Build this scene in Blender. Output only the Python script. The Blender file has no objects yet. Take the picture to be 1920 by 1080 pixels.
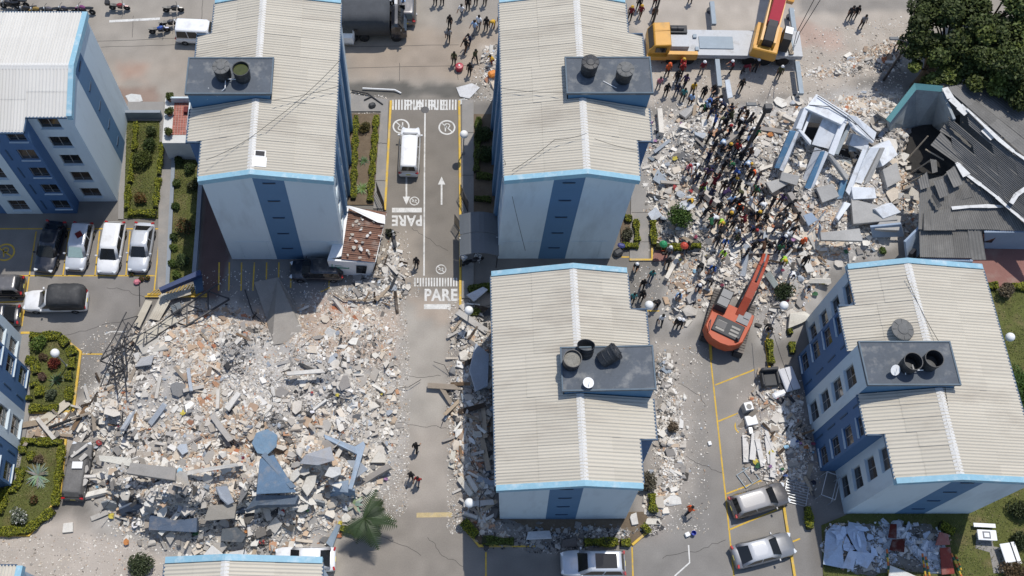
import bpy, bmesh, math, random
import numpy as np
from mathutils import Vector, Matrix, Euler
random.seed(7); np.random.seed(7)
S = bpy.context.scene
COL = S.collection
# ---------------------------------------------------------------- camera
CAM_F, CAM_U, CAM_V, CAM_H = 2070.0, 815.0, 540.0, 80.0     # focal (px of a 1920 px frame), principal point, height in m
CAM_T = math.atan(895/2070)                                 # tilt away from straight down
cd = bpy.data.cameras.new('drone_camera'); cam = bpy.data.objects.new('drone_camera', cd); COL.objects.link(cam)
cam.location = (0, 0, CAM_H); cam.rotation_euler = (CAM_T, 0, 0)
cd.sensor_fit = 'HORIZONTAL'; cd.sensor_width = 36; cd.lens = 36*CAM_F/1920
cd.shift_x = (960-CAM_U)/1920; cd.clip_start = 1; cd.clip_end = 6000
S.camera = cam
# ---------------------------------------------------------------- light
SHX, SHY = -0.185, -0.385                                  # shadow offset per metre of height
SUN_EL = math.atan2(1, math.hypot(SHX, SHY)); SUN_AZ = math.atan2(-SHX, -SHY)   # azimuth from +Y towards +X
W = bpy.data.worlds.new('World'); S.world = W; W.use_nodes = True
nt = W.node_tree; nt.nodes.clear()
sky = nt.nodes.new('ShaderNodeTexSky'); sky.sky_type = 'NISHITA'; sky.sun_disc = False
sky.sun_elevation = SUN_EL; sky.sun_rotation = SUN_AZ; sky.altitude = 1000; sky.dust_density = 1.5
bg = nt.nodes.new('ShaderNodeBackground'); bg.inputs['Strength'].default_value = 0.15
wo = nt.nodes.new('ShaderNodeOutputWorld')
nt.links.new(sky.outputs[0], bg.inputs[0]); nt.links.new(bg.outputs[0], wo.inputs[0])
sd = bpy.data.lights.new('sun', 'SUN'); sd.energy = 3.3; sd.angle = math.radians(0.53); sd.color = (1.0, 0.955, 0.885)
so = bpy.data.objects.new('sun', sd); COL.objects.link(so); so.location = (30, 40, 60)
so.rotation_euler = Vector((SHX, SHY, -1)).to_track_quat('-Z', 'Y').to_euler()
vs = S.view_settings
S.display_settings.display_device = 'sRGB'; vs.view_transform = 'Standard'; vs.look = 'None'; vs.exposure = 0.14; vs.gamma = 1.0
vs.use_curve_mapping = False
# ---------------------------------------------------------------- helpers
def P(u, v, z=0.0):
    "point of the world at height z seen at pixel (u, v) of the 1920x1080 photograph"
    x = (u-CAM_U)/CAM_F; y = -(v-CAM_V)/CAM_F
    dy = math.sin(CAM_T)+y*math.cos(CAM_T); dz = -math.cos(CAM_T)+y*math.sin(CAM_T)
    t = (CAM_H-z)/-dz
    return Vector((t*x, t*dy, z))
def lin(c): return c/12.92 if c <= .04045 else ((c+.055)/1.055)**2.4
def C8(r, g, b): return (lin(r/255), lin(g/255), lin(b/255), 1)
def G(v, w=None): return (v, v, v, 1)
def tag(o, label=None, cat=None, group=None, kind=None):
    if label: o['label'] = label
    if cat: o['category'] = cat
    if group: o['group'] = group
    if kind: o['kind'] = kind
    return o
def empty(name, loc=(0,0,0), rz=0, label=None, cat=None, group=None, rx=0, ry=0):
    o = bpy.data.objects.new(name, None); COL.objects.link(o); o.location = loc; o.rotation_euler = (rx, ry, rz)
    o.empty_display_size = .2
    return tag(o, label, cat, group)
def link(name, me, parent=None, loc=None, rot=None, sc=None):
    o = bpy.data.objects.new(name, me); COL.objects.link(o)
    if parent: o.parent = parent
    if loc is not None: o.location = loc
    if rot is not None: o.rotation_euler = rot
    if sc is not None: o.scale = sc if hasattr(sc, '__len__') else (sc, sc, sc)
    return o
def kids(o): return list(o.children)
def copy_tree(o, parent=None):
    c = o.copy(); COL.objects.link(c); c.parent = parent
    for ch in kids(o): copy_tree(ch, c)
    return c
def copy_thing(o, loc, rz, label=None, group=None):
    c = copy_tree(o); c.location = loc; c.rotation_euler = (0, 0, rz)
    if label: c['label'] = label
    if group: c['group'] = group
    return c
class MB:
    "collects shapes, builds them as ONE mesh"
    def __init__(s): s.v = []; s.f = []; s.m = []; s.cur = 0
    def add(s, vs, fs):
        n = len(s.v); s.v += [tuple(p) for p in vs]; s.f += [tuple(n+i for i in f) for f in fs]; s.m += [s.cur]*len(fs); return s
    def box(s, c, d, rz=0, rx=0, ry=0, taper=1.0):
        M = Euler((rx, ry, rz)).to_matrix(); c = Vector(c); vs = []
        for z in (-.5, .5):
            k = taper if z > 0 else 1
            for x, y in ((-.5,-.5),(.5,-.5),(.5,.5),(-.5,.5)): vs.append(c+M@Vector((x*d[0]*k, y*d[1]*k, z*d[2])))
        return s.add(vs, [(3,2,1,0),(4,5,6,7),(0,1,5,4),(1,2,6,5),(2,3,7,6),(3,0,4,7)])
    def prism(s, poly, z0, z1):
        n = len(poly); vs = [(p[0], p[1], z0) for p in poly]+[(p[0], p[1], z1) for p in poly]
        return s.add(vs, [tuple(range(n-1,-1,-1)), tuple(range(n, 2*n))]+[(i, (i+1)%n, n+(i+1)%n, n+i) for i in range(n)])
    def slab(s, p, t):
        "thick quad / polygon: corners p, thickness t along -normal"
        p = [Vector(q) for q in p]; nr = (p[1]-p[0]).cross(p[-1]-p[0]).normalized(); n = len(p)
        vs = p+[q-nr*t for q in p]
        return s.add(vs, [tuple(range(n)), tuple(range(2*n-1, n-1, -1))]+[(i, n+i, n+(i+1)%n, (i+1)%n) for i in range(n)])
    def tube(s, pts, r, n=6, cap=True):
        pts = [Vector(p) for p in pts]; rs = r if hasattr(r, '__len__') else [r]*len(pts); vs = []; fs = []
        for i, p in enumerate(pts):
            d = (pts[min(i+1, len(pts)-1)]-pts[max(i-1, 0)]).normalized()
            a = Vector((0,0,1)) if abs(d.z) < .9 else Vector((1,0,0)); u = d.cross(a).normalized(); w = d.cross(u)
            for k in range(n):
                t = 2*math.pi*k/n; vs.append(p+(u*math.cos(t)+w*math.sin(t))*rs[i])
        for i in range(len(pts)-1):
            for k in range(n): fs.append((i*n+k, i*n+(k+1)%n, (i+1)*n+(k+1)%n, (i+1)*n+k))
        if cap: fs += [tuple(range(n-1,-1,-1)), tuple(range((len(pts)-1)*n, len(pts)*n))]
        return s.add(vs, fs)
    def lathe(s, prof, c=(0,0,0), n=16, M=None):
        c = Vector(c); vs = []; fs = []
        for r, z in prof:
            for k in range(n):
                t = 2*math.pi*k/n; q = Vector((r*math.cos(t), r*math.sin(t), z)); vs.append(c+(M@q if M else q))
        for i in range(len(prof)-1):
            for k in range(n): fs.append((i*n+k, i*n+(k+1)%n, (i+1)*n+(k+1)%n, (i+1)*n+k))
        fs += [tuple(range(n-1,-1,-1)), tuple(range((len(prof)-1)*n, len(prof)*n))]
        return s.add(vs, fs)
    def loft(s, secs, cap=True):
        n = len(secs[0]); vs = [p for q in secs for p in q]; fs = []
        for i in range(len(secs)-1):
            for k in range(n): fs.append((i*n+k, i*n+(k+1)%n, (i+1)*n+(k+1)%n, (i+1)*n+k))
        if cap: fs += [tuple(range(n-1,-1,-1)), tuple(range((len(secs)-1)*n, len(secs)*n))]
        return s.add(vs, fs)
    def mesh(s, name, mats, smooth=False):
        me = bpy.data.meshes.new(name); me.from_pydata(s.v, [], s.f)
        for m in (mats if isinstance(mats, (list, tuple)) else [mats]): me.materials.append(m)
        if any(s.m): me.polygons.foreach_set('material_index', s.m)
        if smooth: me.polygons.foreach_set('use_smooth', [True]*len(me.polygons))
        me.update(); return me
    def build(s, name, mats, parent=None, loc=None, rot=None, smooth=False, fix=False):
        me = s.mesh(name, mats, smooth)
        if fix:
            bm = bmesh.new(); bm.from_mesh(me); bmesh.ops.recalc_face_normals(bm, faces=bm.faces); bm.to_mesh(me); bm.free()
        return link(name, me, parent, loc, rot)
def bevel_mesh(me, w=.02, seg=1):
    bm = bmesh.new(); bm.from_mesh(me); bmesh.ops.remove_doubles(bm, verts=bm.verts, dist=1e-4)
    bmesh.ops.recalc_face_normals(bm, faces=bm.faces)
    bmesh.ops.bevel(bm, geom=[e for e in bm.edges if len(e.link_faces) == 2 and e.calc_face_angle() > .5], offset=w, segments=seg, affect='EDGES', profile=.6)
    bm.to_mesh(me); bm.free(); return me
def np_mesh(name, V, F, mats, col=None, smooth=False):
    "V (n,3), F list of int arrays (m,k)"
    me = bpy.data.meshes.new(name); F = [f for f in F if len(f)]
    nl = sum(f.size for f in F); npoly = sum(len(f) for f in F)
    me.vertices.add(len(V)); me.vertices.foreach_set('co', np.ascontiguousarray(V, dtype=np.float32).ravel())
    me.loops.add(nl); me.loops.foreach_set('vertex_index', np.concatenate([f.ravel() for f in F]).astype(np.int32))
    me.polygons.add(npoly); st = []; o = 0
    for f in F: st.append(o+np.arange(len(f))*f.shape[1]); o += f.size
    me.polygons.foreach_set('loop_start', np.concatenate(st).astype(np.int32))
    me.polygons.foreach_set('use_smooth', [bool(smooth)]*npoly)
    me.update(calc_edges=True); me.validate()
    if col is not None:
        a = me.attributes.new('col', 'FLOAT_COLOR', 'POINT')
        c = np.ones((len(V), 4), dtype=np.float32); c[:, :3] = col[:, :3]; a.data.foreach_set('color', c.ravel())
    for m in (mats if isinstance(mats, (list, tuple)) else [mats]): me.materials.append(m)
    return me
# ---------------------------------------------------------------- materials
MATS = {}
def mat(name, col=(.5,.5,.5,1), rough=.7, var=.25, scale=1.5, var2=.15, scale2=14, bump=.0, bscale=30, metal=0, spec=.4, src=None, objvar=0, dirt=None, dirt_amt=.4, dirt_scale=.5, coat=0, streak=None, trans=0):
    if name in MATS: return MATS[name]
    m = bpy.data.materials.new(name); m.use_nodes = True; n = m.node_tree.nodes; l = m.node_tree.links
    b = n['Principled BSDF']; b.inputs['Roughness'].default_value = rough; b.inputs['Metallic'].default_value = metal
    b.inputs['Specular IOR Level'].default_value = spec
    if coat: b.inputs['Coat Weight'].default_value = coat; b.inputs['Coat Roughness'].default_value = .06
    geo = n.new('ShaderNodeNewGeometry'); pos = geo.outputs['Position']
    if streak:
        mp = n.new('ShaderNodeMapping'); mp.inputs['Scale'].default_value = streak; l.new(pos, mp.inputs[0]); spos = mp.outputs[0]
    else: spos = pos
    def noise(sc, det=4, vec=None):
        t = n.new('ShaderNodeTexNoise'); t.inputs['Scale'].default_value = sc; t.inputs['Detail'].default_value = det; t.inputs['Roughness'].default_value = .6
        l.new(vec or pos, t.inputs['Vector']); return t.outputs['Fac']
    def mth(op, a, bb):
        t = n.new('ShaderNodeMath'); t.operation = op
        for i, q in enumerate((a, bb)):
            if isinstance(q, (int, float)): t.inputs[i].default_value = q
            else: l.new(q, t.inputs[i])
        return t.outputs[0]
    if src == 'attr':
        t = n.new('ShaderNodeAttribute'); t.attribute_name = 'col'; base = t.outputs['Color']
    elif src == 'obj':
        t = n.new('ShaderNodeObjectInfo'); base = t.outputs['Color']
    else:
        t = n.new('ShaderNodeRGB'); t.outputs[0].default_value = col; base = t.outputs[0]
    f = None
    if var: f = mth('ADD', mth('MULTIPLY', mth('SUBTRACT', noise(scale, 5, spos), .5), 2.4*var), 1)
    if var2:
        g = mth('ADD', mth('MULTIPLY', mth('SUBTRACT', noise(scale2, 3), .5), 2.4*var2), 1); f = mth('MULTIPLY', f, g) if f else g
    if objvar:
        oi = n.new('ShaderNodeObjectInfo'); g = mth('ADD', mth('MULTIPLY', mth('SUBTRACT', oi.outputs['Random'], .5), 2*objvar), 1); f = mth('MULTIPLY', f, g) if f else g
    if f:
        vm = n.new('ShaderNodeVectorMath'); vm.operation = 'SCALE'; l.new(base, vm.inputs[0]); l.new(f, vm.inputs['Scale']); base = vm.outputs[0]
    if dirt:
        r = n.new('ShaderNodeMapRange'); r.inputs['From Min'].default_value = .52; r.inputs['From Max'].default_value = .72; r.inputs['To Max'].default_value = dirt_amt
        l.new(noise(dirt_scale, 8, spos), r.inputs['Value'])
        mx = n.new('ShaderNodeMix'); mx.data_type = 'RGBA'; l.new(r.outputs[0], mx.inputs['Factor']); l.new(base, mx.inputs['A']); mx.inputs['B'].default_value = dirt; base = mx.outputs['Result']
    l.new(base, b.inputs['Base Color'])
    if bump:
        bp = n.new('ShaderNodeBump'); bp.inputs['Strength'].default_value = bump; bp.inputs['Distance'].default_value = .03
        l.new(noise(bscale, 4), bp.inputs['Height']); l.new(bp.outputs[0], b.inputs['Normal'])
    MATS[name] = m; return m
DUST = C8(196, 180, 162); DUSTG = C8(176, 172, 166)
m_wall = mat('pale_blue_paint', (.545,.62,.655,1), .75, .05, .4, .03, 6, dirt=(.40,.45,.475,1), dirt_amt=.65, dirt_scale=.8, streak=(1,1,.25))
m_wall_b = mat('mid_blue_paint', (.070,.145,.275,1), .7, .10, .5, .05, 6, dirt=(.11,.17,.27,1), dirt_amt=.4, streak=(1,1,.25))
m_band = mat('slate_blue_paint', (.085,.175,.29,1), .7, .10, .5, .05, 6)
m_fascia = mat('sky_blue_fascia', (.23,.41,.50,1), .6, .15, .8, .1, 5, dirt=(.46,.55,.58,1), dirt_amt=.8, dirt_scale=1.8)
m_trim = mat('dark_blue_trim', (.035,.075,.13,1), .6, .15)
m_roof = mat('cream_roof_sheet', (.49,.45,.372,1), .8, .10, .35, .05, 9, objvar=.05, dirt=(.33,.29,.235,1), dirt_amt=.65, dirt_scale=.7, streak=(.25,1,1))
m_roof_w = mat('white_roof_sheet', (.57,.55,.505,1), .8, .06, .35, .04, 9, objvar=.03, dirt=(.55,.53,.49,1), dirt_amt=.3, dirt_scale=.45)
m_ridge = mat('white_ridge_cap', (.60,.585,.55,1), .6, .08, 2, .08, 12, dirt=(.5,.49,.46,1), dirt_amt=.4, dirt_scale=2)
m_slab = mat('grey_roof_deck', (.085,.098,.115,1), .75, .25, .8, .15, 7, dirt=(.24,.24,.23,1), dirt_amt=.85, dirt_scale=1.1, bump=.3)
m_conc = mat('concrete', (.36,.35,.33,1), .85, .18, .7, .15, 9, bump=.4, dirt=(.22,.21,.19,1), dirt_amt=.4)
m_glass = mat('dark_window_glass', (.016,.017,.018,1), .08, .3, .6, 0, spec=.6)
m_brownglass = mat('brown_window_glass', (.045,.032,.022,1), .12, .5, .9, .3, 5, spec=.6)
m_frame = mat('aluminium_frame', (.32,.32,.32,1), .4, .1, metal=.6)
m_white = mat('white_paint', (.75,.75,.74,1), .5, .06, 2)
m_black = mat('black_plastic', (.016,.017,.02,1), .38, .2, 2, .1)
m_tank = mat('black_tank', (.022,.024,.028,1), .5, .25, 1.5, .2, 8, dirt=(.10,.10,.10,1), dirt_amt=.5, dirt_scale=1.5)
m_tankgrey = mat('dusty_tank_lid', (.13,.13,.125,1), .7, .3, 2, .2, 10)
m_steel = mat('galvanised_steel', (.42,.44,.46,1), .4, .15, metal=.4)
m_dsteel = mat('dark_steel', (.045,.045,.048,1), .5, .3, metal=.3)
m_rubber = mat('rubber', (.014,.014,.015,1), .8, .2)
m_yellowline = mat('yellow_road_paint', (.56,.36,.045,1), .8, .25, 2, .3, 12, dirt=(.25,.22,.17,1), dirt_amt=.75, dirt_scale=1.6)
m_whiteline = mat('white_road_paint', (.60,.59,.56,1), .8, .2, 2, .3, 12, dirt=(.20,.185,.165,1), dirt_amt=.75, dirt_scale=1.8)
m_kerby = mat('yellow_kerb_paint', (.58,.38,.06,1), .8, .2, 2, .2, 9, dirt=(.33,.31,.28,1), dirt_amt=.7, dirt_scale=1.5)
m_soil = mat('garden_soil', (.14,.105,.07,1), .95, .3, 1.2, .3, 14, bump=.6, dirt=(.25,.21,.15,1), dirt_amt=.5)
m_leafattr = mat('foliage', src='attr', rough=.6, var=0, var2=0, spec=.25)
m_debris = mat('rubble_material', src='attr', rough=.9, var=.10, scale=2.5, var2=.18, scale2=22, spec=.2)
m_chunk = mat('concrete_fragment', src='obj', rough=.9, var=.14, scale=1.6, var2=.2, scale2=13, spec=.2, bump=.5, bscale=14, dirt=(.33,.29,.25,1), dirt_amt=.45, dirt_scale=1.3)
m_obj = mat('plain_paint', src='obj', rough=.6, var=.06, var2=.06)
m_wood = mat('weathered_timber', (.33,.27,.20,1), .85, .25, 2, .2, 12)
m_red_roof = mat('terracotta_sheet', (.21,.115,.082,1), .85, .3, 1.2, .25, 9, objvar=.12, dirt=(.38,.33,.29,1), dirt_amt=.6, dirt_scale=1.4)
m_greysheet = mat('aged_fibre_cement', (.155,.15,.14,1), .9, .2, .6, .2, 8, objvar=.12, dirt=(.25,.24,.22,1), dirt_amt=.5, dirt_scale=.8)
# ---------------------------------------------------------------- noise and height of the ground
_lat = np.random.RandomState(3).rand(256, 256)
def vnoise(x, y, s=1.0, o=0):
    x = np.asarray(x)*s+17.3*o+500; y = np.asarray(y)*s+9.1*o+500
    i = np.floor(x).astype(int); j = np.floor(y).astype(int); fx = x-i; fy = y-j
    fx = fx*fx*(3-2*fx); fy = fy*fy*(3-2*fy); L = lambda a, b: _lat[a % 256, b % 256]
    return (L(i, j)*(1-fx)+L(i+1, j)*fx)*(1-fy)+(L(i, j+1)*(1-fx)+L(i+1, j+1)*fx)*fy
def fnoise(x, y, s, o=0): return .55*vnoise(x, y, s, o)+.3*vnoise(x, y, s*2.1, o+1)+.15*vnoise(x, y, s*4.3, o+2)
def wpoly(px, z=0): return [tuple(P(u, v, z)[:2]) for u, v in px]
def sdist(x, y, poly):
    "signed distance to a polygon, positive inside"
    x = np.asarray(x, dtype=float); y = np.asarray(y, dtype=float); d = np.full(x.shape, 1e9); ins = np.zeros(x.shape, bool); n = len(poly)
    for i in range(n):
        ax, ay = poly[i]; bx, by = poly[(i+1) % n]; ex, ey = bx-ax, by-ay
        t = np.clip(((x-ax)*ex+(y-ay)*ey)/(ex*ex+ey*ey+1e-12), 0, 1)
        d = np.minimum(d, np.hypot(x-ax-t*ex, y-ay-t*ey))
        if ay != by:
            c = ((ay > y) != (by > y)) & (x < (bx-ax)*(y-ay)/(by-ay)+ax); ins ^= c
    return np.where(ins, d, -d)
def sstep(a, b, x): t = np.clip((x-a)/(b-a), 0, 1); return t*t*(3-2*t)
PILE_L = wpoly([(165,735),(225,640),(290,585),(400,560),(500,585),(590,555),(690,570),(745,610),(755,700),(750,800),(735,890),(690,945),(640,1000),(590,1050),(330,1050),(250,1020),(185,975),(170,910),(180,850),(120,790)])
PILE_R = wpoly([(1215,225),(1290,185),(1400,200),(1500,190),(1590,170),(1690,165),(1730,230),(1735,330),(1720,430),(1640,480),(1570,500),(1500,590),(1470,640),(1425,640),(1390,560),(1330,575),(1275,620),(1240,585),(1255,500),(1215,440),(1200,340)])
STRIP_L = wpoly([(850,590),(885,560),(925,590),(928,880),(925,985),(900,1000),(868,960),(845,860),(838,720)])
STRIP_R = wpoly([(1228,640),(1262,660),(1290,780),(1285,900),(1240,975),(1205,960),(1226,830)])
FRONT_F = wpoly([(885,975),(1060,985),(1185,985),(1235,960),(1245,1000),(1150,1020),(1060,1040),(900,1030)])
SIDE_G = wpoly([(1420,700),(1470,690),(1500,740),(1540,880),(1520,930),(1440,900),(1395,890),(1385,790)])
FRONT_G = wpoly([(1545,985),(1600,975),(1740,985),(1790,1000),(1760,1075),(1690,1060),(1620,1078),(1575,1070),(1540,1030)])
NEAR_B = wpoly([(50,790),(150,760),(190,720),(200,790),(150,830),(60,830)])
GUARD = wpoly([(640,545),(700,490),(735,445),(760,490),(770,540),(740,575),(650,575)])
RSTREET = wpoly([(1540,150),(1690,130),(1700,60),(1600,100),(1500,140)])
TOPMID = wpoly([(905,95),(935,85),(935,165),(905,160)])
RIDGE = wpoly([(195,880),(300,852),(480,838),(620,838),(695,880),(665,945),(560,972),(400,982),(300,985),(215,955)])
MOUNDS = [(RIDGE, 3.3, 1.7), (PILE_L, 2.1, 4.5), (PILE_R, 1.5, 4.0), (STRIP_L, .55, 1.3), (STRIP_R, .45, 1.0), (FRONT_F, .3, 1.0), (SIDE_G, .4, 1.2), (FRONT_G, .35, 1.0), (NEAR_B, .25, 1.0), (GUARD, .3, 1.0), (TOPMID, .35, .8)]
def gh(x, y):
    x = np.asarray(x, dtype=float); y = np.asarray(y, dtype=float); h = np.zeros(x.shape)
    for k, (pl, a, fall) in enumerate(MOUNDS):
        d = sdist(x, y, pl)+1.4*(fnoise(x, y, .6, 90)-.5); h = np.maximum(h, a*sstep(-.2, fall, d)*(.35+1.3*fnoise(x, y, .33, 3*k)))
    # the left pile is lower and dusty towards its north side, highest towards the south
    return h
def gz(x, y): return float(gh(np.array([x]), np.array([y]))[0])
def Pg(u, v, up=0.0):
    "where the ground or rubble surface is seen at a pixel"
    z = 0.0
    for _ in range(6): p = P(u, v, z+up); z = .5*z+.5*gz(p.x, p.y)
    p = P(u, v, z+up); p.z = z; return p
# ---------------------------------------------------------------- ground sheet, split into its surfaces
SCL = .84
def c3(r, g, b, k=SCL):
    m = (r+g+b)/3; r, g, b = (m+(q-m)*.72 for q in (r, g, b)); return np.array(C8(r, g, b)[:3])*k
STREET = wpoly([(-300,-260),(2300,-260),(2300,120),(1720,125),(1500,160),(1220,185),(900,190),(640,190),(230,205),(-300,205)])
DRIVE = wpoly([(731,186),(863,186),(863,565),(860,600),(850,760),(850,900),(880,960),(880,1200),(660,1200),(700,1000),(745,940),(770,760),(760,600),(722,520),(722,400)])
PARK_L = wpoly([(-200,425),(318,425),(290,545),(250,600),(190,700),(150,690),(60,625),(-200,625)])
PARK_R = wpoly([(1200,500),(1260,520),(1330,640),(1435,640),(1450,700),(1500,860),(1540,1200),(1180,1200),(1190,1015),(1240,970),(1225,640)])
FORE = wpoly([(-200,1000),(130,960),(330,1040),(330,1200),(-200,1200)])
PLAZA = wpoly([(400,490),(640,490),(640,560),(390,560)])
def paint(c, x, y, poly, col, soft=.6, amt=1.0, nz=1.0, ns=.9, o=0):
    d = sdist(x, y, poly)+(fnoise(x, y, ns, o)-.5)*2*nz
    m = (sstep(-soft, soft, d)*amt)[..., None]; return c*(1-m)+np.asarray(col)*m
def ground_colour(x, y):
    x = np.asarray(x); y = np.asarray(y); c = np.ones(x.shape+(3,))*c3(128,122,114)
    c = paint(c, x, y, STREET, c3(160,150,136), .4, 1, .2)
    B = lambda px: wpoly(px)
    c = paint(c, x, y, B([(640,60),(930,60),(930,150),(640,150)]), c3(170,150,128), 1.5, .8, 2.0, .3, 4)
    c = paint(c, x, y, B([(150,110),(420,100),(420,150),(160,170)]), c3(172,156,138), 1.5, .7, 1.2, .3, 5)
    c = paint(c, x, y, B([(225,125),(270,125),(270,150),(230,150)]), c3(185,140,115), .8, .7, .8, .8, 6)
    c = paint(c, x, y, B([(640,155),(900,160),(900,182),(640,182)]), c3(92,90,84), .35, .85, .5, .8, 7)
    c = paint(c, x, y, B([(210,165),(290,165),(300,200),(215,200)]), c3(150,118,100), .5, .8, .6, .8, 8)
    c = paint(c, x, y, B([(1170,-60),(1730,-60),(1710,110),(1500,190),(1215,200)]), c3(184,171,155), .8, 1, 1.2, .4, 9)
    c = paint(c, x, y, B([(1485,40),(1570,60),(1580,90),(1500,90)]), c3(190,150,130), .8, .65, .9, .7, 10)
    c = paint(c, x, y, B([(1500,-5),(1720,-5),(1720,22),(1500,26)]), c3(140,134,126), .5, .8, .4, .8, 11)
    c = paint(c, x, y, DRIVE, c3(136,127,115), .25, 1, .1)
    c = paint(c, x, y, B([(690,545),(862,560),(850,760),(850,945),(700,960),(745,800),(740,640)]), c3(172,163,150), 1.0, 1, .8, .5, 12)
    c = paint(c, x, y, B([(722,420),(795,430),(790,520),(735,520)]), c3(170,156,138), .8, .7, 1.2, .8, 13)
    c = paint(c, x, y, B([(775,560),(865,570),(862,620),(790,600)]), c3(182,156,132), .8, .55, 1.2, .7, 14)
    c = paint(c, x, y, B([(690,820),(745,800),(850,780),(860,930),(820,1000),(770,1020),(740,940)]), c3(174,161,147), .9, .6, 1.6, .5, 15)
    c = paint(c, x, y, B([(850,560),(930,560),(930,990),(860,990)]), c3(160,145,128), .6, .8, .6, .8, 16)
    c = paint(c, x, y, B([(640,960),(900,950),(900,1200),(600,1200)]), c3(150,140,127), 1.0, .8, 1.0, .5, 17)
    c = paint(c, x, y, FORE, c3(188,175,162), 1.0, 1, 1.0, .6, 18)
    c = paint(c, x, y, B([(30,780),(230,740),(230,830),(40,840)]), c3(188,174,158), .8, .9, .8, .8, 19)
    c = paint(c, x, y, PARK_L, c3(140,134,127), .3, 1, .2)
    c = paint(c, x, y, PARK_R, c3(141,136,129), .5, 1, .3)
    c = paint(c, x, y, B([(1225,640),(1300,640),(1320,900),(1250,990),(1205,980)]), c3(170,160,148), 1.2, .65, 1.2, .6, 20)
    c = paint(c, x, y, B([(1300,740),(1420,700),(1500,900),(1350,900)]), c3(160,150,138), 1.0, .5, 1.4, .7, 21)
    c = paint(c, x, y, B([(330,1040),(640,1000),(640,1200),(330,1200)]), c3(165,155,140), .5, .8, .8, .6, 22)
    c = paint(c, x, y, PLAZA, c3(128,124,120), .2, 1, .05)
    c = paint(c, x, y, B([(385,330),(432,480),(408,560),(372,560)]), c3(110,84,78), .2, 1, .1)
    for pl, col in ((PILE_L, c3(182,176,168)), (PILE_R, c3(182,176,168)), (STRIP_L, c3(165,155,143)), (STRIP_R, c3(175,165,153)), (FRONT_F, c3(150,140,130)), (SIDE_G, c3(165,155,146)), (GUARD, c3(170,155,138)), (TOPMID, c3(185,172,155))):
        c = paint(c, x, y, pl, col, .9, 1, .9, .8, 23)
    for k, q in enumerate(([(430,590),(560,570),(740,590),(740,690),(600,690),(520,640)], [(590,560),(690,575),(690,605),(600,600)], [(620,570),(680,575),(680,600),(625,600)])):
        c = paint(c, x, y, B(q), (c3(186,158,134), c3(190,150,126), c3(196,136,108))[k], .7, .7, 1.0, .7, 24+k)
    c = paint(c, x, y, B([(430,660),(560,640),(640,760),(520,800),(420,760)]), c3(182,176,168), 1.0, .8, 1.2, .5, 29)
    c = paint(c, x, y, B([(1215,330),(1330,300),(1420,420),(1420,470),(1300,470)]), c3(140,132,122), 1.0, .7, 1.2, .6, 30)
    return c*(.90+.2*fnoise(x, y, .25, 40)[..., None])*(.90+.2*vnoise(x, y, 1.3, 41)[..., None])
def axis(a, b, st, far): return np.array(sorted([a-q for q in far])+list(np.arange(a, b+1e-6, st))+[b+q for q in far])
gx = axis(-48, 62, .3, (5, 15, 40, 120, 400, 1500, 3500)); gy = axis(2, 74, .3, (5, 15, 40, 120, 400, 1500, 3500))
GX, GY = np.meshgrid(gx, gy); GZ = gh(GX, GY); GC = ground_colour(GX, GY)
m_ground = mat('worn_paving', src='attr', rough=.92, var=.10, scale=.7, var2=.16, scale2=11, bump=.35, bscale=24, spec=.25, dirt=None)
nx, ny = len(gx), len(gy); idx = np.arange(nx*ny).reshape(ny, nx)
FQ = np.stack([idx[:-1,:-1], idx[:-1,1:], idx[1:,1:], idx[1:,:-1]], -1).reshape(-1, 4)
cxm = .5*(GX[:-1,:-1]+GX[1:,1:]).ravel(); cym = .5*(GY[:-1,:-1]+GY[1:,1:]).ravel(); zone = np.zeros(len(FQ), int)
for k, pl in ((1, STREET), (2, DRIVE), (3, PARK_L), (4, PARK_R), (5, PILE_L), (6, PILE_R)): zone[sdist(cxm, cym, pl) > 0] = k
VV = np.stack([GX.ravel(), GY.ravel(), GZ.ravel()], -1); CC = GC.reshape(-1, 3)
for k, nm in enumerate(('ground', 'street', 'driveway', 'car_park', 'car_park', 'rubble_mound', 'rubble_mound')):
    f = FQ[zone == k]; us, inv = np.unique(f.ravel(), return_inverse=True)
    tag(link(nm, np_mesh(nm, VV[us], [inv.reshape(-1, 4)], m_ground, CC[us], True)), kind='structure')
# ---------------------------------------------------------------- pads: raised pavements, lawns, planting beds
def pad(name, px, z, m, kind='structure', z0=-.05):
    b = MB(); b.prism(wpoly(px), z0, z); return tag(b.build(name, m, fix=True), kind=kind)
m_pave = mat('pavement_concrete', tuple(c3(150,145,138))+(1,), .9, .15, .8, .12, 9, bump=.3, dirt=tuple(c3(178,164,148))+(1,), dirt_amt=.6, dirt_scale=.7)
m_grass = mat('grass_turf', (.105,.115,.036,1), .95, .3, .9, .3, 18, bump=1.0, bscale=26, dirt=(.19,.145,.08,1), dirt_amt=.85, dirt_scale=.5, spec=.1)
m_redpave = mat('red_brick_paving', (.235,.115,.095,1), .85, .12, .7, .15, 12, bump=.3, dirt=(.30,.24,.2,1), dirt_amt=.6)
m_bluekerb = mat('painted_grey_kerb', tuple(c3(140,150,160))+(1,), .8, .15, 1, .1)
GARDENS = dict(
  a=[(238,228),(303,228),(297,410),(233,410)],
  c=[(326,300),(378,302),(366,520),(312,545)],
  road=[(655,214),(712,214),(704,385),(650,385)],
  b1=[(55,627),(110,627),(150,660),(138,770),(55,772)],
  b2=[(40,824),(123,824),(110,935),(60,1000),(-10,1002),(-10,900)],
  d=[(1162,405),(1194,425),(1196,462),(1165,470)],
  east=[(1840,545),(2000,545),(2000,1130),(1545,1130),(1540,985),(1600,960)],
  f=[(868,975),(900,1020),(1180,1022),(1228,985),(1205,960),(940,965)],
  drive=[(888,215),(930,215),(930,400),(888,400)])
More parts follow.
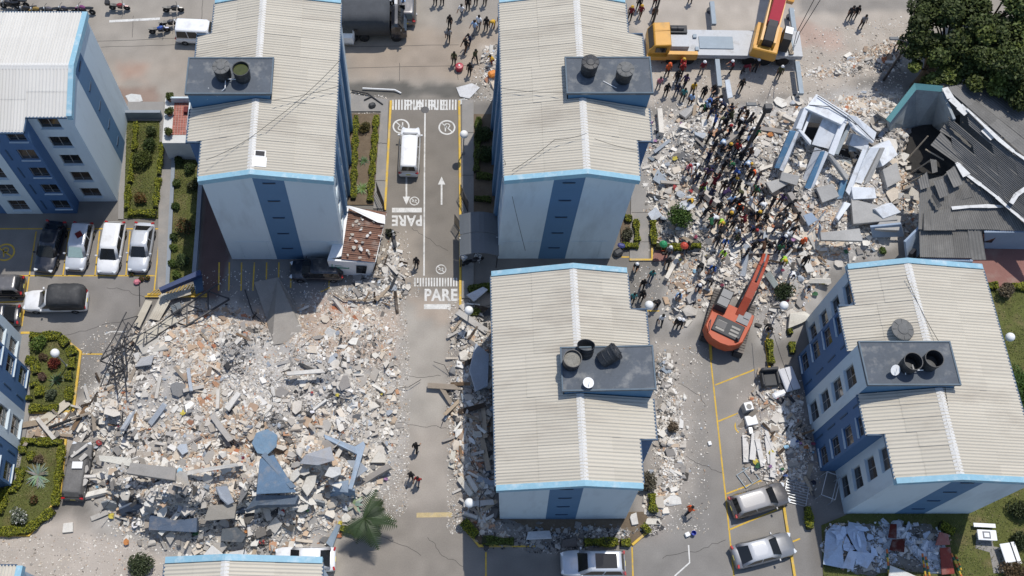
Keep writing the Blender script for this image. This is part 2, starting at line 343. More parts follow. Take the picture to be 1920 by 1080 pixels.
for k, (px, z, m) in dict(a=(GARDENS['a'], .10, m_grass), c=(GARDENS['c'], .12, m_grass), road=(GARDENS['road'], .1, m_soil), b1=(GARDENS['b1'], .12, m_grass), b2=(GARDENS['b2'], .12, m_grass),
        d=(GARDENS['d'], .12, m_soil), east=(GARDENS['east'], .06, m_grass), f=(GARDENS['f'], .1, m_soil), drive=(GARDENS['drive'], .1, m_soil)).items():
    pad('lawn' if m is m_grass else 'planting_bed', px, z, m)
pad('pavement', [(300,228),(326,228),(326,300),(312,545),(296,545)], .13, m_pave)
pad('pavement', [(226,225),(239,225),(232,412),(222,412)], .11, m_pave)
pad('pavement', [(640,175),(728,188),(722,392),(700,392),(714,210),(650,210)], .12, m_pave)
pad('pavement', [(866,188),(888,188),(888,560),(866,560)], .12, m_pave)
pad('pavement', [(1184,330),(1213,330),(1216,487),(1222,490),(1180,490)], .13, m_pave)
pad('red_brick_pavement', [(1228,468),(1300,468),(1300,490),(1222,490)], .125, m_redpave)
pad('red_brick_pavement', [(1745,455),(1960,455),(1960,540),(1745,540)], .05, m_redpave)
pad('pavement', [(240,192),(308,192),(308,228),(240,228)], .11, m_pave)
pad('pavement', [(1830,995),(1858,1002),(1862,1025),(1895,1030),(1900,1075),(1862,1075),(1855,1036),(1828,1028)], .075, m_pave)
pad('pavement', [(39,628),(57,627),(57,772),(34,900),(-12,900),(30,780)], .13, m_pave)
# kerb strips painted yellow / grey
def strip(name, pts, w, z0, z1, m, kind='structure', px=True, parent=None):
    q = [P(*p) if px else Vector(p) for p in pts]; L = []; R = []
    for i, p in enumerate(q):
        d = (q[min(i+1, len(q)-1)]-q[max(i-1, 0)]); d.z = 0; d.normalize(); nrm = Vector((-d.y, d.x, 0))*w/2
        L.append(p+nrm); R.append(p-nrm)
    b = MB()
    if z1-z0 < .02:
        n = len(q); b.add([(p.x, p.y, z1) for p in L]+[(p.x, p.y, z1) for p in R], [(i, n+i, n+i+1, i+1) for i in range(n-1)])
    else:
        n = len(q); vs = [(p.x, p.y, z) for z in (z0, z1) for p in L]+[(p.x, p.y, z) for z in (z0, z1) for p in R]
        fs = []
        for i in range(n-1): fs += [(n+i, n+i+1, 3*n+i+1, 3*n+i), (i, i+1, n+i+1, n+i), (2*n+i, 3*n+i, 3*n+i+1, 2*n+i+1)]
        fs += [(0, n, 3*n, 2*n), (n-1, 2*n-1, 4*n-1, 3*n-1)]
        b.add(vs, fs)
    o = b.build(name, m, parent); return tag(o, kind=kind) if kind else o
for pts in ([(733,190),(722,395)], [(861,190),(863,390),(863,575)], [(108,625),(152,660),(138,772)], [(138,772),(55,774)], [(124,824),(113,930),(55,1004),(-10,1004)],
            [(866,985),(898,1024),(1060,1024)], [(1185,1022),(1232,982)], [(1331,640),(1333,675)], [(1435,640),(1442,690)], [(1180,488),(1222,488),(1222,460)], [(40,625),(58,625)], [(277,553),(388,553)], [(1468,945),(1490,1085)], [(1445,600),(1436,645)]):
    strip('kerb', pts, .18, -.02, .145, m_kerby)
strip('kerb', [(327,290),(315,540)], .3, -.02, .3, m_bluekerb)
strip('kerb', [(1208,-5),(1500,-5)], .3, -.02, .14, m_conc)
LZ = .008
for pts in ([(0,429),(302,429)], [(36,517),(290,517)], [(68,434),(55,517),(41,612)], [(130,433),(118,517)], [(187,433),(178,517)], [(244,433),(236,517)], [(301,429),(289,546)], [(0,567),(44,565)], [(302,418),(312,418)], [(302,414),(301,429)],
            [(1331,660),(1345,790),(1360,925),(1377,1090)], [(1341,722),(1428,688)], [(1347,790),(1410,764)], [(1362,926),(1432,899)], [(1368,993),(1470,950)], [(1376,1060),(1500,1010)],
            [(411,492),(410,545)], [(430,492),(429,545)], [(453,492),(452,545)], [(477,492),(474,545)], [(500,492),(499,545)], [(523,492),(522,540)], [(546,492),(545,540)], [(617,500),(617,540),(600,548)],
            [(911,1022),(911,1085)], [(1185,1026),(1187,1085)], [(152,664),(192,664)], [(1196,583),(1245,583)], [(1165,482),(1185,482)]):
    strip('parking_line', pts, .11, 0, LZ, m_yellowline)
strip('lane_line', [(797,206),(796,300),(795,517)], .12, 0, LZ, m_whiteline)
strip('lane_line', [(1291,1022),(1293,1055),(1265,1080)], .1, 0, LZ, m_whiteline)
strip('lane_line', [(196,627),(207,622),(236,622)], .1, 0, LZ, m_whiteline)
strip('stop_line', [(735,394),(791,394)], .42, 0, LZ, m_whiteline)
strip('stop_line', [(795,575),(845,575)], .42, 0, LZ, m_whiteline)
strip('street_line', [(205,40),(300,35)], .25, 0, LZ, m_whiteline)
for u in np.arange(737, 858, 5.6): strip('crossing_stripe', [(u,187),(u-.3,206)], .13, 0, LZ, m_whiteline)
for u in np.arange(778, 858, 5.2): strip('crossing_stripe', [(u,521),(u,537)], .12, 0, LZ, m_whiteline)
for pts in ([(781,966),(848,965)],): strip('speed_hump_paint', pts, .35, 0, LZ, mat('faded_yellow_paint', (.46,.36,.19,1), .85, .3, 2, .3, 10, dirt=tuple(c3(178,164,148))+(1,), dirt_amt=1, dirt_scale=2.5))
def arrow(u, v0, v1):
    a, b = P(u, v0), P(u, v1); d = (b-a).normalized(); nr = Vector((-d.y, d.x, 0)); h = b-d*.75; q = MB()
    q.add([(p.x, p.y, LZ) for p in (a+nr*.07, a-nr*.07, h-nr*.07, h+nr*.07)], [(0,1,2,3)]); q.add([(p.x, p.y, LZ) for p in (h+nr*.3, h-nr*.3, b)], [(0,1,2)])
    tag(q.build('lane_arrow', m_whiteline), kind='structure')
arrow(762, 330, 384); arrow(828, 384, 331)
def ground_text(txt, u, v, w, h, rz, m, name='road_word', bold=.012):
    cu = bpy.data.curves.new(name, 'FONT'); cu.body = txt; cu.align_x = 'CENTER'; cu.align_y = 'CENTER'; cu.size = 1; cu.offset = bold; cu.space_character = 1.08
    o = bpy.data.objects.new(name, cu); COL.objects.link(o); bpy.context.view_layer.update()
    me = bpy.data.meshes.new_from_object(o.evaluated_get(bpy.context.evaluated_depsgraph_get())); bpy.data.objects.remove(o)
    xs = [q.co.x for q in me.vertices]; ys = [q.co.y for q in me.vertices]
    for q in me.vertices: q.co.x = (q.co.x-(min(xs)+max(xs))/2)*w/(max(xs)-min(xs)); q.co.y = (q.co.y-(min(ys)+max(ys))/2)*h/(max(ys)-min(ys)); q.co.z = 0
    me.materials.clear(); me.materials.append(m); p = P(u, v)
    return tag(link(name, me, None, (p.x, p.y, LZ+.004), (0, 0, rz)), kind='structure')
ground_text('PARE', 763, 414, 2.45, .98, math.pi, m_whiteline, bold=.035)
ground_text('PARE', 827, 553, 2.6, 1.05, 0, m_whiteline, bold=.035)
ground_text('PARE', 799, 197, 3.7, 1.0, 0, m_whiteline, bold=.0)
def no_parking(u, v, r, m, p=True, rot=0, flip=False):
    c = P(u, v); q = MB(); n = 28
    def ring(r0, r1): q.add([(c.x+rr*math.cos(2*math.pi*k/n), c.y+rr*math.sin(2*math.pi*k/n), LZ) for rr in (r0, r1) for k in range(n)], [(k, (k+1)%n, n+(k+1)%n, n+k) for k in range(n)])
    ring(r*.82, r)
    def bar(x0, y0, x1, y1, w):
        a = Vector((x0*r, y0*r, 0)); b = Vector((x1*r, y1*r, 0)); d = (b-a).normalized(); nr = Vector((-d.y, d.x, 0))*w*r
        pts = []
        for t in (a+nr, a-nr, b-nr, b+nr): t.rotate(Euler((0,0,rot))); pts.append((c.x+t.x, c.y+t.y, LZ+.003))
        q.add(pts, [(0,1,2,3)])
    bar(-.6, .6, .6, -.6, .07)
    if p:
        bar(-.18, -.55, -.18, .5, .07)
        pr = [(-.18+.0, .5), (.12, .5), (.3, .38), (.34, .22), (.28, .06), (.1, -.05), (-.18, -.05)]
        for a, b in zip(pr, pr[1:]): bar(a[0], a[1], b[0], b[1], .06)
    else: bar(-.5, -.05, .45, .1, .1); bar(-.1,-.35,.3,.35,.05)
    tag(q.build('no_parking_marking', m), kind='structure')
no_parking(838, 239, .72, m_whiteline); no_parking(752, 237, .72, m_whiteline, rot=math.pi); no_parking(777, 377, .4, m_whiteline, False); no_parking(827, 505, .42, m_whiteline, False)
no_parking(10, 473, .78, m_yellowline, rot=.2); no_parking(1392, 800, .6, m_yellowline)

# slab joints, cracks and a manhole in the paving
m_crack = mat('dark_joint', (.055,.052,.048,1), .95, .3)
rc = random.Random(9)
for pts in ([(749,118),(749,152)], [(857,128),(859,150)], [(378,40),(380,0)], [(170,78),(330,72)], [(190,88),(345,84)], [(640,128),(900,122)], [(650,88),(860,84)], [(250,30),(248,70)], [(866,250),(888,250)], [(866,330),(888,330)], [(704,270),(726,270)], [(702,340),(724,340)], [(1186,455),(1216,455)], [(1184,400),(1214,400)]):
    a, b_ = P(*pts[0]), P(*pts[-1]); z = .14 if pts[0][0] in (866,704,702,1186,1184) else .005
    n = 8; strip('paving_joint', [a.lerp(b_, i/n)+Vector((rc.gauss(0,.015), rc.gauss(0,.015), 0)) for i in range(n+1)], .035, z-.001, z, m_crack, px=False)
for u0, v0, u1, v1 in ((770,430,840,470), (745,700,850,712), (740,790,862,792), (1250,700,1325,760), (1270,850,1345,900), (90,640,230,600), (200,540,280,560), (1240,1040,1360,1010), (800,1010,870,1060), (690,1000,790,1040)):
    a, b_ = P(u0, v0), P(u1, v1); n = 14; off = 0; pts = []
    for i in range(n+1): off += rc.gauss(0,.09); d = (b_-a).normalized(); p = a.lerp(b_, i/n)+Vector((-d.y, d.x, 0))*off; pts.append(p)
    strip('paving_crack', pts, .03, .0045, .0055, m_crack, px=False)
b = MB(); b.lathe([(.34,0),(.34,.012),(.30,.014)], P(797,206), 20); tag(b.build('manhole_cover', m_dsteel), kind='structure')
# ---------------------------------------------------------------- apartment buildings
def sheet_mesh(name, L, w, m, waves=4, amp=.034, spw=5):
    V = []; n = waves*spw
    for j in range(n+1):
        y = -w/2+w*j/n; z = amp*math.sin(2*math.pi*j/spw+.4)
        V += [(-L/2, y, z), (L/2, y, z)]
    me = bpy.data.meshes.new(name); me.from_pydata(V, [], [(2*j, 2*j+1, 2*j+3, 2*j+2) for j in range(n)])
    me.polygons.foreach_set('use_smooth', [True]*n); me.materials.append(m); return me
def wall_holes(b, o, u, U, Z0, Z1, holes, nrm, depth=.16):
    o = Vector(o); u = Vector(u); nrm = Vector(nrm)
    xs = sorted({0, U}|{q for hh in holes for q in (hh[0], hh[2])}); zs = sorted({Z0, Z1}|{min(max(q, Z0), Z1) for hh in holes for q in (hh[1], hh[3])})
    pt = lambda x, z, d=0: o+u*x+Vector((0,0,z))-nrm*d
    for i in range(len(xs)-1):
        for j in range(len(zs)-1):
            cx, cz = (xs[i]+xs[i+1])/2, (zs[j]+zs[j+1])/2
            if any(h[0] < cx < h[2] and h[1] < cz < h[3] for h in holes): continue
            b.add([pt(xs[i], zs[j]), pt(xs[i+1], zs[j]), pt(xs[i+1], zs[j+1]), pt(xs[i], zs[j+1])], [(0,1,2,3)])
    for x0, z0, x1, z1 in holes:
        z0 = max(z0, Z0); z1 = min(z1, Z1); c = [(x0,z0),(x1,z0),(x1,z1),(x0,z1)]
        for k in range(4):
            a, d = c[k], c[(k+1) % 4]; b.add([pt(*a), pt(*d), pt(*d, depth), pt(*a, depth)], [(0,1,2,3)])
WINM = {}
def window_meshes(w, h):
    k = (round(w, 2), round(h, 2))
    if k not in WINM:
        f = MB(); t = .055
        for c, d in (((0,0,t/2),(w,.05,t)),((0,0,h-t/2),(w,.05,t)),((-w/2+t/2,0,h/2),(t,.05,h-2*t)),((w/2-t/2,0,h/2),(t,.05,h-2*t)),((0,0.004,h/2),(.05,.045,h-2*t))): f.box(c, d)
        if h > 1.5: f.box((0,.004,h*.45), (w-2*t,.04,.04))
        p = MB(); p.add([(-w/2+t,.012,t),(w/2-t,.012,t),(w/2-t,.012,h-t),(-w/2+t,.012,h-t)], [(0,1,2,3)])
        s = MB(); s.box((0,-.17,-.03), (w+.12,.12,.05))
        WINM[k] = (f.mesh('window', m_frame), p.mesh('pane', m_glass), p.mesh('pane', m_brownglass), s.mesh('sill', m_wall))
    return WINM[k]
m_tower = mat('tower_blue_paint', (.07,.17,.29,1), .7, .1, .6, .05)
rngb = random.Random(11)
def apartment(label, loc, rz=0, mirror=False, h=13.1, floors=5, lean=(0,0), shear=0.0, W=9.05, L=15.0, roofm=None, joints=False):
    roofm = roofm or m_roof
    root = empty('apartment_building', loc, rz, label, 'apartment building', 'blue and white apartment blocks', lean[0], lean[1])
    mx = -1 if mirror else 1; R = 5.45*W/9.05; JX = W+1.1; y0, y1, y2, y3 = 3.15, 5.95, 8.85, 12.1; DECK = h+1.55; FH = 2.62
    def T(p): return Vector((mx*p[0]+shear*p[1], p[1], p[2]))
    def mk(b, name, m, par=root):
        b.v = [tuple(T(p)) for p in b.v]; return b.build(name, m, par, fix=True)
    zb = h-floors*FH
    def floor_holes(xs, w, sill=.8, top=2.25, skip=()):
        return [(x-w/2, zb+i*FH+sill, x+w/2, zb+i*FH+top) for x in xs for i in range(floors) if (i, round(x, 1)) not in skip and zb+i*FH+sill > .3]
    wins = []
    def reg(o, u, nrm, holes):
        o = Vector(o); u = Vector(u); nrm = Vector(nrm)
        for hh in holes: wins.append((o+u*(hh[0]+hh[2])/2+Vector((0,0,hh[1]))-nrm*.12, nrm, hh[2]-hh[0], hh[3]-hh[1]))
    # walls --------------------------------------------------
    b = MB()
    for y in (0, L):
        b.add([(0,y,-.3),(W,y,-.3),(W,y,h),(R,y,h+.96),(0,y,h)], [(0,1,2,3,4)])
    holes = floor_holes((1.5, 4.6, 7.5, 10.6, 13.4), 1.25)
    wall_holes(b, (0,0,0), (0,1,0), L, -.3, h, holes, (-1,0,0)); reg((0,0,0), (0,1,0), (-1,0,0), holes)
    holes = floor_holes((1.75,), 1.5); wall_holes(b, (W,0,0), (0,1,0), y0, -.3, h, holes, (1,0,0)); reg((W,0,0), (0,1,0), (1,0,0), holes)
    holes = floor_holes((1.4,), 1.5); wall_holes(b, (W,y3,0), (0,1,0), L-y3, -.3, h, holes, (1,0,0)); reg((W,y3,0), (0,1,0), (1,0,0), holes)
    b.add([(W,y0,h),(W,y3,h),(W,y3,-.3),(W,y0,-.3)], [(0,1,2,3)])
    mk(b, 'wall', m_wall)
    for ya, yb, xw, xs in ((y0, y1, .85, 2.25), (y2, y3, 2.4, .75)):
        b = MB(); holes = floor_holes((xw,), 1.3); ht = h-.28
        wall_holes(b, (JX,ya,0), (0,1,0), yb-ya, -.3, ht, holes, (1,0,0)); reg((JX,ya,0), (0,1,0), (1,0,0), holes)
        b.add([(W,ya,-.3),(JX,ya,-.3),(JX,ya,ht),(W,ya,ht)], [(0,1,2,3)]); b.add([(W,yb,-.3),(JX,yb,-.3),(JX,yb,ht),(W,yb,ht)], [(0,1,2,3)])
        mk(b, 'bay', m_wall_b)
        for i in range(floors):
            if zb+i*FH+.9 < 0: continue
            q = MB(); q.box((JX+.02, ya+xs, zb+i*FH+1.5), (.05,.10,1.5)); mk(q, 'wall_slot', m_trim)
    b = MB(); holes = [(.75, zb+i*FH+.6, 2.15, zb+i*FH+2.3) for i in range(floors) if zb+i*FH+.6 > .2]
    wall_holes(b, (JX+.03,y1,0), (0,1,0), y2-y1, -.3, DECK-.14, holes, (1,0,0)); reg((JX+.03,y1,0), (0,1,0), (1,0,0), holes)
    mk(b, 'stair_core', m_wall)
    b = MB()
    for y in (y1, y2): b.add([(4.45,y,h-.4),(JX+.03,y,-.3 if False else h-.6),(JX+.03,y,DECK-.14),(4.45,y,DECK-.14)], [(0,1,2,3)])
    b.add([(4.45,y1,h-.4),(4.45,y2,h-.4),(4.45,y2,DECK-.14),(4.45,y1,DECK-.14)], [(0,1,2,3)])
    for y in (y1, y2): b.add([(W,y,-.3),(JX+.03,y,-.3),(JX+.03,y,h-.6),(W,y,h-.6)], [(0,1,2,3)])
    mk(b, 'stair_tower_wall', m_tower)
    b = MB(); b.box(((4.25+JX+.18)/2, (y1+y2)/2, DECK-.06), (JX+.18-4.25, y2-y1+.16, .18))
    dk = mk(b, 'roof_deck', m_slab)
    b = MB(); w2 = JX+.18-4.25; c = ((4.25+JX+.18)/2, (y1+y2)/2)
    for dx, dy, sx, sy in ((0,-(y2-y1+.16)/2+.05,w2,.1),(0,(y2-y1+.16)/2-.05,w2,.1),(-w2/2+.05,0,.1,y2-y1-.05),(w2/2-.05,0,.1,y2-y1-.05)): b.box((c[0]+dx, c[1]+dy, DECK+.06), (sx, sy, .06))
    b.v = [tuple(T(p)) for p in b.v]; b.build('deck_edge', mat('deck_edge_paint', (.10,.135,.165,1), .7, .2), dk, fix=True)
    # painted band and vents on both gable ends
    for y, sgn in ((0,-1), (L,1)):
        b = MB(); xa, xb = 3.3, 5.45; zt = lambda x: h+.96*x/R-.35
        yy = y+sgn*.003; b.add([(xa*W/9.05,yy,-.3),(xb*W/9.05,yy,-.3),(xb*W/9.05,yy,zt(xb*W/9.05)),(xa*W/9.05,yy,zt(xa*W/9.05))], [(0,1,2,3)]); mk(b, 'painted_band', m_band)
        for i in range(floors):
            z = zb+i*FH+2.05
            if z < .3: continue
            q = MB(); q.box((4.38*W/9.05, y+sgn*.02, z), (.9,.05,.15)); vt = mk(q, 'vent', m_trim)
            q = MB(); q.box((4.38*W/9.05, y+sgn*.05, z-.01), (.8,.02,.07)); q.v = [tuple(T(p)) for p in q.v]; q.build('vent_slot', m_black, vt)
    for ya, yb in ((2.5,3.5),(5.6,6.5),(8.5,9.5),(11.7,12.4)):
        b = MB(); b.box((-.12, (ya+yb)/2, h/2-.4), (.24, yb-ya, h+.1)); mk(b, 'blue_pilaster', m_band)
    if joints:
        b = MB()
        for (xa, za, xb, zb_) in ((.3,3.2,3.2,3.2),(5.6,3.2,8.4,3.2),(1.1,.4,1.1,3.1),(8.0,.4,8.0,3.1),(5.9,.4,5.9,3.1)): b.box(((xa+xb)/2, -.02, (za+zb_)/2), (max(abs(xb-xa),.035), .03, max(abs(zb_-za),.035)))
        mk(b, 'wall_joint', m_wall)
    # roof sheets ----------------------------------------------
    def slope(xa, za, xb, zb_, ya, yb, nseg):
        A = T((xa,0,za)); B = T((xb,0,zb_)); n = max(1, round((yb-ya)/.88)); w = (yb-ya)/n; Ls = math.hypot(xb-xa, zb_-za)/nseg+.14
        key = ('sheet', round(Ls, 2), roofm.name)
        if key not in WINM: WINM[key] = sheet_mesh('roof_sheet', Ls, .9, roofm)
        for i in range(n):
            y = ya+(i+.5)*w
            for s in range(nseg):
                t = (s+.5)/nseg; p = A.lerp(B, t); up = A.z > B.z
                lift = .03+.022*(nseg-1-s if up else s)+rngb.uniform(-.004,.004)
                a = -math.atan2(B.z-A.z, B.x-A.x)
                if abs(B.x-A.x) > 0 and B.x < A.x: a = -math.atan2(A.z-B.z, A.x-B.x)
                o = link('roof_sheet', WINM[key], root, (p.x+shear*y, y, p.z+lift), (rngb.uniform(-.004,.004), a, 0), (1, w/.9*1.02, 1))
    ov = .14; sl = .96/R; sr = .96/(W-R); e = .1
    slope(-ov, h-ov*sl, R, h+.96, e, y1-.05, 2); slope(-ov, h-ov*sl, 4.3, h+4.3*sl, y1-.05, y2+.05, 2); slope(-ov, h-ov*sl, R, h+.96, y2+.05, L-e, 2)
    slope(W+ov, h-ov*sr, R, h+.96, e, y0-.05, 2); slope(W+ov, h-ov*sr, R, h+.96, y3+.05, L-e, 2)
    for ya, yb in ((y0-.05, y1-.08), (y2+.08, y3+.05)): slope(JX+ov, h-(1.1+ov)*sr, R, h+.96, ya, yb, 2)
    for ya, yb in ((e, y1-.1), (y2+.1, L-e)):
        n = round((yb-ya)/1.45)
        for i in range(n):
            q = MB(); a = ya+(yb-ya)*i/n; c = ya+(yb-ya)*(i+1)/n+.05; z = h+.96+.055+.006*(i % 2)
            q.add([(R-.26,a,z-.26*sl),(R,a,z+.035),(R+.26,a,z-.26*sr),(R-.26,c,z-.26*sl),(R,c,z+.035),(R+.26,c,z-.26*sr)], [(0,1,4,3),(1,2,5,4)]); mk(q, 'ridge_cap', m_ridge)
    for y, s in ((-.22, 1), (L-.16, 1)):
        secs = []
        for x, z in ((-.16, h-.03), (R, h+.99), (W+.16, h-.03)): secs.append([(x,y,z-.42),(x,y+.38,z-.42),(x,y+.38,z+.12),(x,y,z+.12)])
        b = MB(); b.loft(secs); mk(b, 'fascia', m_fascia)
    for x, z, ya, yb in ((-.2, h-.04, .17, L-.17), (W+.2, h-.06, .17, y0-.1), (W+.2, h-.06, y3+.1, L-.17), (JX+.2, h-.33, y0-.1, y1-.1), (JX+.2, h-.33, y2+.1, y3+.1)): b = MB(); b.box((x,(ya+yb)/2,z-.03), (.12, yb-ya, .13)); mk(b, 'gutter', m_trim)
    for ya in (y0-.1, y3+.1): b = MB(); b.box(((W+JX)/2+.2, ya, h-.2), (1.1,.1,.16)); mk(b, 'gutter', m_trim)
    for p, nrm, w, hh in wins:
        f, pa, pb, s = window_meshes(w, hh); q = T(p); nn = Vector((mx*nrm.x, nrm.y, 0)); a = math.atan2(nn.y, nn.x)+math.pi/2
        o = link('window', f, root, q, (0,0,a)); link('pane', pa if rngb.random() < .6 else pb, o)
        if nrm.x > 0: link('sill', s, o, (0,0,0))
    return root
bC = apartment('tall blue apartment block with cream roof between the garden strips and the guard hut', (-7.12, 37.1, 0), 0, True, joints=True)
bD = apartment('tall cream-roofed apartment block beside the crane with two black closed tanks on its grey deck', (4.95, 37.15, 0), 0, False, joints=True)
bF = apartment('sunken leaning apartment block by the driveway with toppled black tanks on its roof deck', (4.72, 16.35, 0), 0, False, h=9.9, floors=4, lean=(0, math.radians(-3.6)))
bG = apartment('slanted apartment block by the lawn with blue window bays facing the excavator', (38.75, 16.75, 0), 0, True, h=10.2, floors=4, shear=-.058)
bA = apartment('white-roofed apartment block with its blue gable end above the row of parked cars', (-25.9, 51.0, 0), math.pi/2, True, W=8.7, roofm=m_roof_w)
bB = apartment('apartment block at the left edge with blue bays beside the hedged gardens', (-40.98, 15.5, 0), 0, False)
bH = apartment('cream-roofed block cut off by the bottom edge below the big rubble pile', (-6.85, -3.8, 0), 0, True, joints=False)
pI = P(36, 1066, 13.1)
bI = apartment('pale roof corner of a block in the bottom left corner', (pI.x, pI.y, 0), math.pi/2, True)
# ---------------------------------------------------------------- water tanks and dishes on the decks
def tank_mesh(r=.58, h=1.15, lid=True):
    b = MB(); pr = [(r*.9,0),(r*.92,.02),(r*.95,h*.3),(r*.98,h*.3+.03),(r*.98,h*.36),(r*.955,h*.36+.03),(r*.98,h*.66),(r*1.01,h*.68),(r*1.01,h*.74),(r*.985,h*.76),(r,h-.06),(r*1.05,h-.04),(r*1.05,h)]
    if lid: pr += [(r*.98,h+.02)]
    else: pr += [(r*.97,h),(r*.95,h-.05),(r*.88,h*.25)]
    b.lathe(pr, n=24); return b
def tank_lid(r=.6):
    b = MB(); b.lathe([(r*1.06,0),(r*1.08,.05),(r,.075),(r*.55,.11),(r*.5,.16),(r*.3,.18)], n=24)
    for k in range(8):
        a = k*math.pi/4; b.box((math.cos(a)*r*.75, math.sin(a)*r*.75, .1), (r*.5,.03,.05), rz=a)
    return b
def tank(u, v, z, label, lid='black', water=None, rot=(0,0,0), r=.58, h=1.15, dz=0):
    p = P(u, v, z); e = empty('water_tank', (p.x, p.y, z+dz), 0, label, 'water tank', 'rooftop water tanks'); e.rotation_euler = rot
    tank_mesh(r, h, lid is not None).build('tank_body', m_tank, e, smooth=False)
    if lid: tank_lid(r).build('lid', m_tank if lid == 'black' else m_tankgrey, e, (0,0,h))
    if water: b = MB(); b.lathe([(r*.93,h*.80),(r*.93,h*.82)], n=24); b.build('water', water, e)
    if not lid: b = MB(); b.lathe([(r*.86,.2),(r*.86,.21)], n=20); b.build('tank_floor', m_black, e)
    return e
m_green = mat('green_algae_water', (.05,.06,.015,1), .25, .4, 3)
m_rubbish = mat('grey_rubbish', (.22,.21,.18,1), .9, .4, 4, .4)
zd = 13.1+1.6
tank(420,143,zd,'grey dusty lidded tank on the roof deck above the terrace','grey'); tank(456,146,zd,'open tank holding green water beside a grey lidded tank',None,m_green)
tank(1103,135,zd,'ribbed black tank nearer the roof ridge on the deck by the crane',rot=(0,0,.4)); tank(1168,148,zd,'black tank nearer the crane with dusty flat lid','grey')
zf = 9.9+1.6
tank(1070,683,zf+.15,'upright open black tank holding rubbish on the leaning deck',None,m_rubbish); tank(1097,664,zf+.2,'low broken tank wedged between an upright and a toppled tank',None,r=.56,h=.8,rot=(-.5,0,0))
tank(1128,676,zf+.5,'toppled black tank lying tilted on the leaning deck','black',rot=(-.35,.9,.0),dz=.0)
zg = 10.2+1.6
tank(1700,688,zg,'left open black tank on the deck of the slanted block',None); tank(1739,683,zg,'right open black tank on the deck of the slanted block',None)
o = tank_lid(.72).build('tank_cover', m_tankgrey, None, P(1692,618,11.1)); o.rotation_euler = (0,.12,0); tag(o, 'loose round tank lid lying on the cream roof sheets', 'tank lid')
def dish(u, v, z, label, r=.36, rot=(.5,.3,0)):
    p = P(u, v, z); e = empty('satellite_dish', p, 0, label, 'satellite dish'); b = MB(); b.lathe([(.03,0),(r*.5,.03),(r*.85,.09),(r,.14)], n=18); d = b.build('reflector', m_white, e, (0,0,.4), rot)
    b = MB(); b.tube([(0,0,0),(0,0,.42)], .025); b.build('mast', m_steel, e); b = MB(); b.tube([(0,-r,.45),(.02,-.05,.8)], .015); b.build('feed_arm', m_steel, e); return e
dish(1672,697,zg,'small white dish beside the open tanks on the slanted block'); dish(1101,722,zf+.2,'white round dish on the front edge of the leaning deck',rot=(.1,.1,0))
for (u, v) in ((1143,690),(1166,690)):
    b = MB(); b.lathe([(.3,0),(.34,.03),(.2,.05)], P(u, v, zf+.28), 18); tag(b.build('tank_base_ring', m_conc), 'round pale stain ring left on deck by the toppled tank' if u < 1150 else 'pale concrete ring near the outer end of leaning deck', 'tank base')
def pipes(pts, label, z):
    b = MB()
    for q in pts: b.tube([P(u, v, z+dz) for u, v, dz in q], .035, 6)
    tag(b.build('water_pipe', m_white), label, 'pipe')
pipes([[(417,135,.3),(423,148,.2),(422,165,.2),(407,180,-.4)],[(423,148,.25),(458,149,.25)],[(391,165,0),(389,186,-.8)]], 'white branching plastic pipe in front of green water tank', zd)
pipes([[(1711,684,.5),(1713,695,.3)],[(1693,694,.3),(1731,694,.3)],[(1697,690,.2),(1698,702,.2)]], 'white plastic pipe tee between two open tanks', zg)
b = MB(); b.tube([P(1131,152,zd+.05), P(1156,165,zd+.05)], .025); tag(b.build('water_pipe', m_white), 'thin pipe crossing deck between two black closed tanks', 'pipe')
# small things on roofs
e = empty('roof_hatch', P(487,296,13.95), 0, 'white patched roof hatch with dark skylight near ridge', 'roof hatch')
e.rotation_euler = (0, .18, 0)
b = MB(); b.box((0,.3,.08),(.62,.35,.1)); b.build('skylight', m_glass, e); b = MB(); b.box((0,-.35,.07),(.95,.75,.05)); b.box((0,.3,.05),(.8,.5,.08)); b.build('patch', m_white, e)
# ---------------------------------------------------------------- low buildings
def corr_quad(name, p00, p10, p11, p01, waves, amp, m, parent, spw=4, nu=1, thick=0):
    "one corrugated sheet: waves run from the p0 edge to the p1 edge, ridges along u"
    p00, p10, p11, p01 = map(Vector, (p00, p10, p11, p01)); nr = (p10-p00).cross(p01-p00).normalized(); V = []; n = waves*spw
    for j in range(n+1):
        t = j/n; o = nr*amp*math.sin(2*math.pi*j/spw+.4); a = p00.lerp(p01, t)+o; c = p10.lerp(p11, t)+o
        for i in range(nu+1): V.append(a.lerp(c, i/nu))
    me = bpy.data.meshes.new(name); k = nu+1
    me.from_pydata([tuple(v) for v in V], [], [(j*k+i, j*k+i+1, (j+1)*k+i+1, (j+1)*k+i) for j in range(n) for i in range(nu)])
    me.polygons.foreach_set('use_smooth', [True]*len(me.polygons)); me.materials.append(m); return link(name, me, parent)
rh = random.Random(5)
def sheet_field(parent, m, q, nu, nv, waves, amp=.035, skip=(), jit=.02, name='roof_sheet'):
    a, b, c, d = map(Vector, q); nr = (b-a).cross(d-a).normalized(); nr = nr if nr.z > 0 else -nr
    pt = lambda s, t: a.lerp(b, s).lerp(d.lerp(c, s), t)
    for i in range(nu):
        for j in range(nv):
            if (i, j) in skip: continue
            e = .03/nu; s0, s1 = max(0, i/nu-e), (i+1)/nu+e; t0, t1 = j/nv, (j+1)/nv+.02/nv; w = lambda: nr*(rh.uniform(-jit, jit)+.012*((i+j) % 2))
            corr_quad(name, pt(s0,t0)+w(), pt(s1,t0)+w(), pt(s1,t1)+w(), pt(s0,t1)+w(), waves, amp, m, parent)
house = empty('house', P(1790,300), 0, 'low house with broken dark corrugated roof between the tree and the lawn', 'house')
loc0 = Vector(house.location)
def H(u, v, z): return P(u, v, z)-loc0
